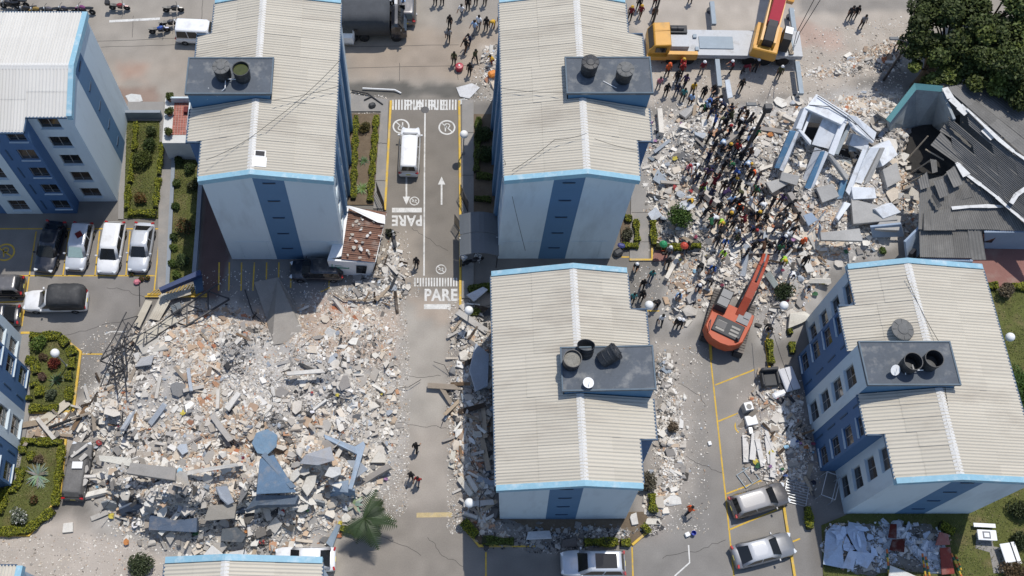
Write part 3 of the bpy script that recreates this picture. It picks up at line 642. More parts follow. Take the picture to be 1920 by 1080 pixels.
m_hwall = mat('grey_green_plaster', (.30,.33,.34,1), .85, .2, .8, .15, 6, dirt=(.16,.16,.15,1), dirt_amt=.6, dirt_scale=.9)
m_teal = mat('teal_paint', (.10,.25,.26,1), .8, .2, .8, .1)
m_hblue = mat('grey_blue_plaster', (.26,.32,.40,1), .85, .15, .8, .1)
sheet_field(house, m_greysheet, (H(1772,164,5.3), H(1935,304,5.3), H(2010,240,4.0), H(1860,150,4.0)), 4, 4, 5, .04)
sheet_field(house, m_greysheet, (H(1771,165,5.25), H(1935,305,5.25), H(1990,475,3.9), H(1790,306,3.9)), 4, 8, 4, .045, skip=((0,0),(0,1),(0,2),(1,2),(0,4)), jit=.03)
sheet_field(house, m_greysheet, (H(1745,272,4.2), H(1800,312,4.0), H(1812,297,4.05), H(1764,248,4.3)), 1, 2, 3, .045, jit=.05)
sheet_field(house, m_greysheet, (H(1762,245,4.0), H(1816,280,4.0), H(1822,268,3.7), H(1772,232,4.2)), 1, 2, 2, .045, jit=.08)
sheet_field(house, m_greysheet, (H(1722,430,3.0), H(1725,342,3.7), H(1772,330,3.75), H(1786,429,3.05)), 2, 3, 5, .045, jit=.05)
sheet_field(house, m_greysheet, (H(1786,430,3.04), H(1770,330,3.72), H(1796,306,3.8), H(1850,430,3.05)), 2, 3, 5, .045, jit=.03)
sheet_field(house, m_greysheet, (H(1850,430,3.03), H(1796,308,3.78), H(1935,432,3.25), H(1940,434,3.0)), 1, 5, 4, .045, jit=.02)
sheet_field(house, m_greysheet, (H(1725,482,2.5), H(1724,426,2.85), H(1812,424,2.85), H(1822,484,2.5)), 1, 6, 4, .045, jit=.02)
sheet_field(house, m_greysheet, (H(1732,432,3.25), H(1732,398,3.4), H(1782,392,3.4), H(1792,432,3.2)), 1, 4, 4, .045, jit=.03)
for q in ([(1750,340,4.1),(1762,372,3.9),(1778,366,3.9),(1768,335,4.1)], [(1774,322,4.2),(1788,352,4.1),(1806,345,4.0),(1790,312,4.2)], [(1722,336,4.0),(1726,356,3.9),(1744,350,4.0),(1738,322,4.2)], [(1744,298,4.1),(1748,325,4.0),(1758,322,4.0),(1756,300,4.1)], [(1746,368,3.9),(1758,391,3.85),(1766,386,3.9),(1750,362,4.0)]):
    a, b, c, d = [H(*k) for k in q]; corr_quad('loose_roof_sheet', a, b, c, d, 4, .045, m_greysheet, house)
a, b, c, d = H(1814,429,2.95), H(1822,487,2.3), H(1849,487,2.2), H(1839,429,2.95); corr_quad('hanging_roof_sheet', a, b, c, d, 4, .045, m_greysheet, house)
b = MB()
for q in ([(1662,226,3.2),(1716,158,4.6),(1716,240,.2),(1668,262,.2)], [(1716,158,4.6),(1766,163,5.1),(1748,238,.2),(1716,240,.2)], [(1766,163,5.1),(1792,222,5),(1780,260,.2),(1748,238,.2)]): b.slab([H(*k) for k in q], .2)
b.build('gable_wall', m_hwall, house, fix=True)
b = MB(); b.slab([H(1715,156,4.75), H(1768,161,5.3), H(1766,172,5.0), H(1718,168,4.5)], .15); b.slab([H(1660,224,3.4), H(1714,156,4.75), H(1722,162,4.6), H(1668,230,3.3)], .15); b.build('gable_cap', m_teal, house, fix=True)
b = MB()
for q in ([(1694,452,2.6),(1726,420,2.6),(1724,470,.1),(1700,500,.1)], [(1726,484,2.3),(1824,486,2.3),(1815,500,.1),(1730,500,.1)], [(1845,432,2.9),(1990,432,2.9),(1990,465,.1),(1845,462,.1)]): b.slab([H(*k) for k in q], .18)
b.build('wall', m_hblue, house, fix=True)
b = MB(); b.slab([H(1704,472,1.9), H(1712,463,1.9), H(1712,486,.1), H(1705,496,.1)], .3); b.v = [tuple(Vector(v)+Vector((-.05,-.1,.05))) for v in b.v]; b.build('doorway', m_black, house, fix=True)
b = MB(); b.slab([H(1842,433,2.6), H(1872,433,2.6), H(1858,450,1.2), H(1842,449,1.2)], .1); b.v = [tuple(Vector(v)+Vector((0,-.15,.0))) for v in b.v]; b.build('window', m_glass, house, fix=True)
m_seal = mat('white_sealant', (.60,.60,.58,1), .8, .1, 2, .1, 9, dirt=(.25,.24,.22,1), dirt_amt=.8, dirt_scale=2.2)
def paint_run(name, pts, w, m, parent, lift=.07):
    q = [H(*p) for p in pts]; n = len(q); b = MB()
    for i in range(n-1):
        d = q[i+1]-q[i]; s = d.normalized().cross(Vector((0,0,1)))*w*(.6+.8*rh.random()); s2 = s.normalized()*w*(.6+.8*rh.random())
        b.slab([q[i]+s+Vector((0,0,lift)), q[i+1]+s2+Vector((0,0,lift+.004*i)), q[i+1]-s2+Vector((0,0,lift)), q[i]-s+Vector((0,0,lift))], .015)
    b.build(name, m_seal, parent, fix=True)
paint_run('ridge_cap', [(1771,165,5.35),(1782,185,5.35),(1798,200,5.3),(1812,214,5.2)], .30, m_white, house)
paint_run('ridge_cap', [(1812,205,5.35),(1845,236,5.35),(1872,262,5.35),(1900,285,5.35),(1935,308,5.35)], .14, m_white, house)
paint_run('sealed_patch', [(1843,243,5.1),(1862,260,5.1)], .3, m_white, house)
paint_run('valley_seal', [(1793,305,4.0),(1812,328,4.0),(1838,347,4.0),(1868,370,3.95),(1895,395,3.95),(1925,418,3.9)], .13, m_white, house)
paint_run('valley_seal', [(1795,308,4.05),(1812,330,4.05)], .28, m_white, house)
paint_run('sealed_patch', [(1784,391,3.4),(1815,388,3.45),(1850,387,3.5),(1880,388,3.5)], .13, m_white, house)
paint_run('sealed_patch', [(1895,382,4.4),(1905,366,4.5),(1928,350,4.6)], .18, m_white, house)
b = MB()
for q in ([(1660,232,.4),(1716,160,4)], [(1745,300,3),(1700,330,1)], [(1740,255,3.4),(1700,300,1.2)], [(1728,330,3.6),(1690,350,1)], [(1735,280,3.7),(1770,300,3.6)]): b.tube([H(*q[0]), H(*q[1])], .06, 5)
tag(b.build('broken_rafters', m_wood, house), kind='stuff')
b = MB(); b.slab([H(1690,320,.8), H(1800,330,.8), H(1800,215,.8), H(1710,240,.8)], .1); b.build('floor', mat('painted_house_shade', (.03,.028,.026,1), .95, .5, 1.5, .4, 8), house, fix=True)  # near-black panel added to paint the shade inside the broken house
# guard hut with terracotta sheets
gb = P(660,470); hut = empty('guard_hut', gb, 0, 'small hut under rust red corrugated roof at the blue wall corner', 'guard hut')
loc0 = Vector(hut.location)
sheet_field(hut, m_red_roof, (H(640,486,2.6), H(702,492,2.5), H(724,398,2.7), H(654,388,2.95)), 2, 9, 3, .06, jit=.02)
b = MB(); b.slab([H(614,485,2.5), H(702,490,2.4), H(694,514,.1), H(622,511,.1)], .15); b.slab([H(702,490,2.4), H(722,400,2.4), H(715,425,.1), H(694,514,.1)], .12); b.build('wall', m_white, hut, fix=True)
b = MB(); b.slab([H(614,486,2.55), H(640,480,2.6), H(655,388,2.9), H(648,388,2.9)], .2); b.build('parapet', m_white, hut, fix=True)
m_sign = mat('green_sign_paint', (.05,.22,.13,1), .6)
b = MB()
for q in ([(622,492),(655,493.2),(655,495),(622,493.6)], [(622,499.5),(655,501),(655,502.5),(622,501)], [(622,492),(623.5,492),(623.5,501),(622,501)], [(653.5,493),(655,493),(655,502),(653.5,502)], [(628,496),(649,497),(649,498.2),(628,497.2)]): b.slab([H(u, v, 2.2-.9*(v-489)/12.5)+Vector((0,-.06,.02)) for u, v in q], .03)
b.build('sign_frame', m_sign, hut, fix=True)
b = MB(); b.slab([H(668,497,1.9)+Vector((0,-.05,0)), H(688,498,1.9)+Vector((0,-.05,0)), H(686,511,.5)+Vector((0,-.05,0)), H(668,510,.5)+Vector((0,-.05,0))], .05); b.build('window', m_glass, hut, fix=True)
b = MB(); b.slab([P(647,387,3.4), P(655,386,3.4), P(722,404,2.9), P(722,420,2.8), P(708,417,2.9)], .06); tag(b.build('white_cladding', m_white, fix=True), 'white tapering panel fallen across the rust red hut roof', 'roof panel')
# shelter over the gate
sh = empty('gate_shelter', P(896,440), 0, 'dark grey arched shelter beside the right side of the driveway', 'shelter'); loc0 = Vector(sh.location)
m_canopy = mat('grey_canopy_sheet', (.105,.115,.125,1), .55, .12, .6, .1, 9, objvar=.08)
p0 = P(862,478,2.7); p1 = P(936,478,2.7); p2 = P(862,400,2.7)
for k in range(2):
    b = MB(); secs = []
    for i in range(9):
        t = i/8; x = p0.x+(p1.x-p0.x)*t; z = 2.5+.55*math.sin(math.pi*t)
        secs.append((x, z))
    ya = p0.y+(p2.y-p0.y)*k/2+.02; yb = p0.y+(p2.y-p0.y)*(k+1)/2-.02
    for (xa, za), (xb, zb_) in zip(secs, secs[1:]): b.slab([Vector((xa,ya,za))-loc0, Vector((xb,ya,zb_))-loc0, Vector((xb,yb,zb_))-loc0, Vector((xa,yb,za))-loc0], .04)
    b.build('canopy_sheet', m_canopy, sh)
for x in (p0.x+.1, p1.x-.1):
    for y in (p0.y+.15, p2.y-.15): b = MB(); b.tube([Vector((x,y,0))-loc0, Vector((x,y,2.5))-loc0], .05); b.build('post', m_dsteel, sh)
b = MB(); b.slab([Vector((p0.x,p0.y+.8,2.52))-loc0+Vector((0,.75,.0)), Vector((p1.x,p0.y+1.6,2.6))-loc0, Vector((p1.x,p0.y+1.55,2.6))-loc0, Vector((p0.x,p0.y+1.5,2.52))-loc0], .02)
b.build('rail', m_steel, sh)
# entrance terrace with red tiles
tz = 2.7; ter = empty('entrance_terrace', P(338,235), 0, 'raised entrance terrace floored with red tiles beside the roofed block', 'terrace'); loc0 = Vector(ter.location)
b = MB(); b.prism([tuple(H(u, v, tz)[:2]) for u, v in ((304,268),(310,184),(360,184),(366,268))], -.2, tz); b.build('platform', mat('white_plaster', (.55,.55,.53,1), .85, .15), ter, fix=True)
q0, q1, q2 = H(322,253,tz+.01), H(352,253,tz+.01), H(327,190,tz+.01); nxt, nyt = 6, 14
tm = None
for i in range(nxt):
    for j in range(nyt):
        p = q0+(q1-q0)*((i+.5)/nxt)+(q2-q0)*((j+.5)/nyt)
        if tm is None: b = MB(); b.box((0,0,.015), ((q1-q0).x/nxt-.02, (q2-q0).y/nyt-.02, .03)); tm = b.mesh('tile', mat('red_floor_tile', (.33,.12,.09,1), .7, .15, 1, .1, objvar=.18))
        link('tile', tm, ter, p+Vector((0,0,rh.uniform(-.004,.004))))
b = MB(); b.box(H(339,187,tz+.35), (1.6,.15,.7)); b.box(H(355,222,tz+.35), (.12,2.6,.7)); b.build('parapet', m_wall, ter)
b = MB(); b.box(H(349,207,tz+.2), (.35,.5,.4)); b.build('doormat', mat('maroon', (.12,.02,.02,1), .8), ter)
# blue wall with a row of yellow bars, by the steps
gt = empty('barred_gate', P(335,540), 0, 'dark blue wall with a row of yellow bars by the lot corner', 'gate'); loc0 = Vector(gt.location)
b = MB(); b.slab([H(301,545,1.25), H(378,511,1.25), H(380,520,1.2), H(304,551,1.2)], .9); b.build('blue_wall', mat('navy_paint', (.025,.045,.12,1), .6, .2), gt, fix=True)
bar = None
for i in range(15):
    t = i/14; p = H(282+t*80, 551, .25); e_ = H(292+t*82, 543-t*12, .5)
    b = MB(); b.tube([p, e_], .045, 5); b.build('bar', m_kerby, gt)
b = MB(); b.tube([H(278,552,.2), H(372,551,.2)], .07); b.tube([H(272,556,.2), H(388,556,.2)], .07); b.build('rail', m_kerby, gt)
b = MB(); b.slab([H(360,515,1.3), H(378,511,1.3), H(382,545,.9), H(368,552,.8)], .15); b.build('end_panel', m_trim, gt, fix=True)
# low garden walls
def low_wall(pts, h, w, label, m=m_bluekerb):
    o = strip('garden_wall', pts, w, -.05, h, m, None); return tag(o, label, 'wall', None)
low_wall([(379,330),(372,440),(366,516)], .55, .32, 'pale painted wall along the right edge of the narrow garden')
low_wall([(238,222),(306,222)], 1.1, .25, 'grey wall closing the top of the hedged lawn')
# collapsed concrete room block
rm = empty('collapsed_room_block', P(1560,280), 0, 'tilted pale concrete room frame standing out of the right rubble', 'ruined building'); loc0 = Vector(rm.location)
m_room = mat('pale_grey_blue_plaster', (.68,.70,.72,1), .85, .15, .9, .1, 8, dirt=(.36,.34,.31,1), dirt_amt=.7, dirt_scale=1.1)
m_roomb = mat('room_blue_paint', (.09,.20,.32,1), .8, .2, 1.2, .1, 8, dirt=(.35,.36,.36,1), dirt_amt=.6, dirt_scale=1.6)
def frag(name, q, t, m, parent=rm):
    q = [H(*k) for k in q]; q = q if (q[1]-q[0]).cross(q[-1]-q[0]).z >= 0 else q[::-1]
    b = MB(); b.slab(q, t); me = b.mesh(name, m); bevel_mesh(me, .025); return link(name, me, parent)
frag('roof_slab', [(1510,203,5.2),(1531,176,5.4),(1592,214,5.2),(1578,234,5.0)], .3, m_room)
frag('roof_slab', [(1588,214,5.2),(1606,218,5.0),(1644,248,3.6),(1638,268,3.3),(1600,240,4.8)], .2, m_room)
frag('frame_post', [(1509,200,5.2),(1518,200,5.2),(1503,243,4.4),(1492,241,4.4)], 1.6, m_room)
frag('wall_panel', [(1543,222,4.6),(1580,230,4.6),(1556,280,3.4),(1522,271,3.4)], .2, m_room)
frag('beam', [(1496,243,4.5),(1502,243,4.5),(1522,264,4.1),(1520,272,4.0)], .3, m_room)
frag('wall', [(1580,218,5.0),(1592,218,5.0),(1564,292,3.8),(1553,287,3.8)], 2.6, m_room)
frag('wall', [(1594,228,4.6),(1598,232,4.6),(1572,290,3.6),(1562,288,3.6)], 1.2, m_hwall)
frag('blue_wall', [(1481,245,4.3),(1493,246,4.3),(1462,316,2.4),(1452,315,2.4)], .25, m_roomb)
frag('wall_edge', [(1493,246,4.4),(1498,248,4.4),(1468,322,2.4),(1461,318,2.4)], 1.3, m_room)
frag('blue_wall', [(1539,284,3.9),(1548,284,3.9),(1519,356,2.0),(1508,352,2.0)], .2, m_roomb)
frag('wall_edge', [(1548,283,3.95),(1554,287,3.9),(1526,352,2.0),(1520,356,2.0)], 1.2, m_room)
frag('beam', [(1553,290,3.8),(1560,290,3.8),(1592,330,2.6),(1588,338,2.6)], .3, m_conc)
frag('wall_edge', [(1620,272,3.8),(1629,272,3.8),(1592,366,2.2),(1585,358,2.2)], .9, m_room)
frag('blue_wall', [(1578,338,2.3),(1590,336,2.3),(1580,372,1.6),(1568,374,1.6)], .5, m_roomb)
frag('wall_panel', [(1633,276,3.6),(1650,276,3.5),(1616,345,2.0),(1596,340,2.1)], .2, m_room)
frag('wall_panel', [(1652,278,3.4),(1660,277,3.4),(1632,340,2.0),(1620,346,2.0)], .3, m_conc)
frag('floor_slab', [(1436,342,2.2),(1478,330,2.0),(1490,338,1.8),(1448,362,2.0)], .25, m_conc)
frag('floor_slab', [(1512,285,1.6),(1540,290,1.6),(1532,330,1.4),(1505,322,1.4)], .2, m_conc)
frag('floor_slab', [(1560,296,1.8),(1612,300,1.8),(1600,325,1.6),(1570,322,1.5)], .2, m_hwall)
frag('wall', [(1568,408,2.2),(1584,378,2.4),(1596,382,2.3),(1572,414,2.1)], .3, m_room)
frag('floor_slab', [(1596,372,2.0),(1675,392,2.0),(1684,412,1.8),(1600,420,1.8)], .35, m_conc)
frag('floor_slab', [(1538,436,2.4),(1612,428,2.4),(1618,452,2.3),(1540,450,2.3)], .35, m_conc)
frag('blue_wall', [(1632,426,1.9),(1690,420,1.9),(1696,444,.6),(1636,446,.6)], .2, m_hblue)
frag('wall_panel', [(1506,404,2.2),(1522,398,2.2),(1534,412,2.0),(1516,424,2.0)], .2, m_hblue)
frag('blue_wall', [(1536,420,2.2),(1540,426,2.2),(1534,462,.8),(1529,460,.8)], .3, m_hblue)
m_voidshade = mat('painted_void_shade', (.035,.032,.03,1), .95, .5, 1.5, .4, 8, bump=1, bscale=6)  # near-black: shade of the open room voids, painted on added floor slabs
frag('back_wall', [(1516,197,5.15),(1586,214,5.1),(1580,232,2.2),(1512,225,2.2)], .2, m_room)
frag('floor_slab', [(1512,206,1.7),(1590,225,1.8),(1560,285,1.5),(1498,262,1.5)], .15, m_voidshade)
frag('floor_slab', [(1575,262,1.5),(1628,272,1.6),(1602,332,1.3),(1560,312,1.3)], .15, m_voidshade)
frag('floor_slab', [(1505,276,1.5),(1544,284,1.5),(1528,322,1.2),(1492,318,1.3)], .15, m_voidshade)
frag('partition_wall', [(1518,212,4.4),(1523,212,4.4),(1508,250,4.0),(1503,250,4.0)], 1.8, m_room)
frag('wall_panel', [(1600,250,3.6),(1632,262,3.3),(1622,284,2.8),(1592,272,3.1)], .9, m_room)
frag('broken_wall', [(1640,276,3.3),(1668,262,2.9),(1684,290,2.4),(1655,312,2.6)], 1.0, m_room)
frag('broken_wall', [(1655,318,2.4),(1682,304,2.3),(1690,338,2.0),(1664,352,2.1)], .8, m_conc)
frag('broken_wall', [(1466,322,2.5),(1500,330,2.4),(1494,348,2.1),(1462,338,2.2)], .9, m_conc)
frag('broken_wall', [(1530,352,2.3),(1562,344,2.5),(1574,368,2.2),(1542,380,2.0)], .9, m_conc)
frag('broken_wall', [(1596,350,2.5),(1640,352,2.4),(1644,372,2.1),(1600,374,2.1)], .8, m_room)
frag('broken_wall', [(1640,392,2.3),(1672,380,2.4),(1690,398,2.0),(1656,410,1.9)], .7, m_room)
frag('torn_ceiling', [(1604,222,4.3),(1618,232,4.1),(1632,258,3.6),(1612,248,3.8)], .12, m_room)
frag('fallen_panel', [(1590,268,2.9),(1606,262,2.9),(1606,284,2.6),(1592,284,2.6)], .1, m_hwall)
frag('floor_slab', [(1660,400,1.8),(1690,405,1.7),(1686,432,1.6),(1640,430,1.7)], .5, m_conc)
b = MB()
for q in ([(1517,197,5.25),(1555,200,5.4),(1606,234,5.05)], [(1488,288,3.9),(1552,280,4.0)], [(1568,292,3.6),(1608,308,2.6)], [(1533,180,5.5),(1590,217,5.3),(1640,265,3.5)]): b.tube([H(*k) for k in q], .035, 5)
b.build('cable', m_dsteel, rm)
b = MB(); b.tube([P(1514,440,1.6), P(1548,395,3.2)], .05); tag(b.build('loose_pipe', m_steel), 'thin grey pipe propped against the ruined slab', 'pipe')
# ---------------------------------------------------------------- rubble
rr = random.Random(21); nr_ = np.random.RandomState(21)
def pal(*cs): return [tuple(lin(q/255)*.84*k for q, k in zip(c, (1.0,.985,.96))) for c in cs]
PAL_L = pal((226,223,217),(222,218,210),(205,200,193),(190,184,176),(176,168,158),(160,152,143),(214,205,192),(196,178,158),(186,160,138),(178,132,108),(150,146,142),(120,116,112),(168,176,186),(232,230,226),(84,82,80))
W_L = [12,12,10,8,6,4,9,4,1.6,.6,5,2.5,3,12,2]
PAL_BR = pal((196,172,148),(186,146,118),(178,120,92),(205,190,172),(214,205,192),(170,150,132),(226,222,214))
W_BR = [7,2.6,1.0,8,8,6,7]
PAL_G = pal((150,146,142),(120,116,112),(176,172,166),(90,88,86),(205,200,194),(70,70,72),(140,150,160))
W_G = [6,5,6,4,4,3,2]
PAL_W = pal((214,220,230),(196,206,220),(228,230,234),(180,190,202),(160,168,176))
W_W = [5,5,5,3,2]
def pick(pl, w, n): return np.array(pl)[nr_.choice(len(pl), n, p=np.array(w)/sum(w))]
def sample_poly(poly, n, dens=None):
    a = np.array(poly); lo, hi = a.min(0), a.max(0); out = np.zeros((0, 2))
    while len(out) < n:
        p = lo+(hi-lo)*nr_.rand(n*3, 2); k = sdist(p[:,0], p[:,1], poly) > 0
        if dens is not None: k &= nr_.rand(len(p)) < dens(p[:,0], p[:,1])
        out = np.concatenate([out, p[k]])
    return out[:n]
CUBE = np.array([(-1,-1,-1),(1,-1,-1),(1,1,-1),(-1,1,-1),(-1,-1,1),(1,-1,1),(1,1,1),(-1,1,1)])*.5
CF = np.array([(3,2,1,0),(4,5,6,7),(0,1,5,4),(1,2,6,5),(2,3,7,6),(3,0,4,7)])
def rot_mats(n, tilt):
    a = nr_.rand(n)*2*np.pi; t = nr_.randn(n)*tilt; ph = nr_.rand(n)*2*np.pi
    ca, sa = np.cos(a), np.sin(a); Rz = np.zeros((n,3,3)); Rz[:,0,0]=ca; Rz[:,0,1]=-sa; Rz[:,1,0]=sa; Rz[:,1,1]=ca; Rz[:,2,2]=1
    k = np.stack([np.cos(ph), np.sin(ph), 0*ph], -1); K = np.zeros((n,3,3)); K[:,0,1]=-k[:,2]; K[:,0,2]=k[:,1]; K[:,1,0]=k[:,2]; K[:,1,2]=-k[:,0]; K[:,2,0]=-k[:,1]; K[:,2,1]=k[:,0]
    I = np.eye(3)[None]; Rt = I+np.sin(t)[:,None,None]*K+(1-np.cos(t))[:,None,None]*(K@K); return Rt@Rz
def chips(name, xy, smin, smax, power, cols, label=None, cat=None, group=None, flat=(.10,.5), tilt=.32, lift=.30, aspect=2.3):
    n = len(xy); u = nr_.rand(n); s = (smin**(1-power)+u*(smax**(1-power)-smin**(1-power)))**(1/(1-power))
    d = np.stack([s, s/(1+nr_.rand(n)*(aspect-1)*1.2), s*(flat[0]+(flat[1]-flat[0])*nr_.rand(n)**1.6)], -1)
    v = CUBE[None]*(1+(nr_.rand(n,8,3)-.5)*.62)*d[:,None,:]; v = np.einsum('nij,nkj->nki', rot_mats(n, tilt), v)
    z = gh(xy[:,0], xy[:,1])+d[:,2]*lift
    v += np.stack([xy[:,0], xy[:,1], z], -1)[:,None,:]
    f = (CF[None]+8*np.arange(n)[:,None,None]).reshape(-1, 4); c = np.repeat(cols*(.85+.3*nr_.rand(n,1)), 8, 0)
    o = link(name, np_mesh(name, v.reshape(-1,3), [f], m_debris, c)); tag(o, label, cat, group, 'stuff'); return o
def dens_for(poly): return lambda x, y: np.clip(.40+1.7*(fnoise(x, y, .45, 60)-.3), .12, 1)*sstep(-.6, 2.2, sdist(x, y, poly)+2.4*(fnoise(x, y, .7, 66)-.5))
NPART = wpoly([(440,575),(600,560),(745,600),(750,680),(640,690),(540,650),(440,640)]); MIDP = wpoly([(420,660),(560,650),(640,720),(600,780),(480,790),(410,740)])
def region_cols(xy, palmain, wmain):
    n = len(xy); c = pick(palmain, wmain, n); g = fnoise(xy[:,0], xy[:,1], .4, 70); b = fnoise(xy[:,0], xy[:,1], .35, 80)
    k = sdist(xy[:,0], xy[:,1], NPART) > 0; k &= nr_.rand(n) < .45; c[k] = pick(PAL_BR, W_BR, k.sum())
    k = (g > .60) & (nr_.rand(n) < .8); c[k] = pick(PAL_G, W_G, k.sum()); k = (b > .58) & (nr_.rand(n) < .8); c[k] = pick(PAL_BR, W_BR, k.sum()); return c
for nm, poly, n1, n2, pm, wm, lab in (('rubble', PILE_L, 17000, 9500, PAL_L, W_L, 'loose broken concrete and brick of the big left rubble pile'), ('rubble', PILE_R, 14000, 7500, PAL_L, W_L, 'loose broken concrete and brick of the right rubble pile'),
        ('rubble', STRIP_L, 3000, 1500, PAL_L, W_L, 'loose rubble strip along the left wall of the leaning block'), ('rubble', STRIP_R, 1800, 700, PAL_L, W_L, 'loose rubble strip right of the leaning block'),
        ('rubble', FRONT_F, 1500, 350, PAL_G, W_G, 'dark loose rubble in front of the leaning block'), ('rubble', SIDE_G, 1900, 700, PAL_L, W_L, 'loose rubble spilled from the slanted block onto the car park'),
        ('rubble', FRONT_G, 1200, 800, PAL_W, W_W, 'pale blue plaster rubble under the gable of the slanted block'), ('rubble', NEAR_B, 900, 260, PAL_L, W_L, 'loose rubble between the two hedged gardens'), ('rubble', GUARD, 1300, 500, PAL_L, W_L, 'loose rubble beside the guard hut'), ('rubble', TOPMID, 380, 150, PAL_L, W_L, 'small rubble heap by the left wall of the crane side block'), ('rubble', RSTREET, 1500, 200, PAL_L, W_L, 'pebbly rubble scattered below the crane')):
    dL = dens_for(poly); n1 = int(n1*2.7); n2 = int(n2*.55)
    xy = sample_poly(poly, n1, dL); chips(nm, xy, .045, .24, 2.4, region_cols(xy, pm, wm), lab, 'rubble', tilt=.4)
    xy = sample_poly(poly, n2, lambda x, y: dL(x, y)*(1-.75*np.maximum(sstep(-1, 1, sdist(x, y, NPART)), sstep(-1, 1, sdist(x, y, MIDP))))); chips('rubble', xy, .19, .75, 3.0, region_cols(xy, pm, wm), lab.replace('loose', 'coarse').replace('pebbly', 'coarse'), 'rubble', tilt=.33, flat=(.10,.38), aspect=2.4)
# grit thinning out beyond the piles
for poly, n, lab in (([(560,545),(760,540),(770,700),(765,960),(690,1000),(700,700)], 5200, 'grit spread along the edge of the dusty driveway'), ([(0,1000),(330,1000),(330,1080),(0,1080)], 1300, 'grit scattered over the dusty yard at lower left'), ([(1180,300),(1215,300),(1225,480),(1250,520),(1230,560),(1190,560)], 500, 'grit scattered on the path by the workers'),
        ([(1225,640),(1330,650),(1330,1000),(1215,1000)], 1400, 'grit scattered across the right car park'), ([(1220,100),(1700,30),(1700,200),(1220,230)], 3800, 'grit scattered around the crane'), ([(640,170),(730,180),(720,215),(650,215)], 420, 'grit at the top of the planted strip'), ([(860,190),(935,190),(935,110),(900,110)], 500, 'grit at the top right of the driveway'), ([(100,690),(200,600),(260,640),(190,760)], 700, 'grit at the edge of the left car park'), ([(600,480),(760,430),(790,560),(600,560)], 1100, 'grit by the guard hut'), ([(838,560),(870,560),(870,1000),(838,1000)], 1500, 'grit along the right edge of the driveway'), ([(1380,730),(1540,680),(1540,950),(1380,930)], 700, 'grit between parked cars and the slanted block'), ([(300,510),(620,500),(640,570),(300,590)], 500, 'grit on the shaded paving')):
    xy = sample_poly(wpoly(poly), n); chips('grit', xy, .035, .16, 2.4, pick(PAL_L, W_L, n), lab, 'grit', tilt=.3, flat=(.2,.6))
# individual pieces ------------------------------------------------------
def frag_mesh(k, seed):
    q = random.Random(seed); bm = bmesh.new()
    if k == 'slab':
        n = q.choice((4,5,5,6)); t = q.uniform(.09,.16); asp = q.uniform(.5,.95); pts = []
        for i in range(n): a = 2*math.pi*(i+q.uniform(-.3,.3))/n; r = q.uniform(.38,.56); pts.append((r*math.cos(a), r*math.sin(a)*asp))
        top = [bm.verts.new((x, y, t/2+q.uniform(-.01,.01))) for x, y in pts]; bot = [bm.verts.new((x*q.uniform(.88,1.06), y*q.uniform(.88,1.06), -t/2)) for x, y in pts]
        bm.faces.new(top); bm.faces.new(bot[::-1])
        for i in range(n): bm.faces.new((top[i], bot[i], bot[(i+1)%n], top[(i+1)%n]))
    elif k == 'chunk':
        for i in range(11): v = Vector((q.gauss(0,1), q.gauss(0,1), q.gauss(0,1))).normalized()*q.uniform(.36,.5); bm.verts.new((v.x, v.y*q.uniform(.6,.9), v.z*.55))
        bmesh.ops.convex_hull(bm, input=bm.verts); bmesh.ops.delete(bm, geom=[v for v in bm.verts if not v.link_faces], context='VERTS')
    else:
        w, t = {'beam': (q.uniform(.14,.2), q.uniform(.12,.18)), 'board': (q.uniform(.10,.2), .022)}[k]; m = 3 if k == 'beam' else 2; rings = []
        for i in range(m):
            x = -.5+i/(m-1); o = q.uniform(-.012,.012)
            rings.append([bm.verts.new((x+q.uniform(-.03,.03), y*w/2+o, z*t/2)) for y, z in ((-1,-1),(1,-1),(1,1),(-1,1))])
        for a, c in zip(rings, rings[1:]):
            for i in range(4): bm.faces.new((a[i], a[(i+1)%4], c[(i+1)%4], c[i]))
        bm.faces.new(rings[0][::-1]); bm.faces.new(rings[-1])
    bmesh.ops.recalc_face_normals(bm, faces=bm.faces)
    if k in ('slab', 'chunk'): bmesh.ops.bevel(bm, geom=list(bm.edges), offset=.012, segments=1, affect='EDGES')
    nm = {'slab':'broken_slab','chunk':'concrete_chunk','beam':'fallen_beam','board':'loose_board'}[k]
    me = bpy.data.meshes.new(nm); bm.to_mesh(me); bm.free(); me.materials.append(m_chunk); return me
FR = {k: [frag_mesh(k, 100*i+len(k)) for i in range(n)] for k, n in (('slab', 16), ('chunk', 14), ('beam', 6), ('board', 6))}
NAMES = {'slab':'broken_slab','chunk':'concrete_chunk','beam':'fallen_beam','board':'loose_board'}
CATS = {'slab':'slab','chunk':'concrete chunk','beam':'beam','board':'board'}
def shade(c):
    v = sum(c)/3
    if c[2] > c[0]*1.12: return 'blue grey'
    if c[0] > c[2]*1.9: return 'brick red'
    if c[0] > c[2]*1.35: return 'tan'
    return 'white' if v > .5 else 'pale grey' if v > .33 else 'mid grey' if v > .17 else 'dark grey'
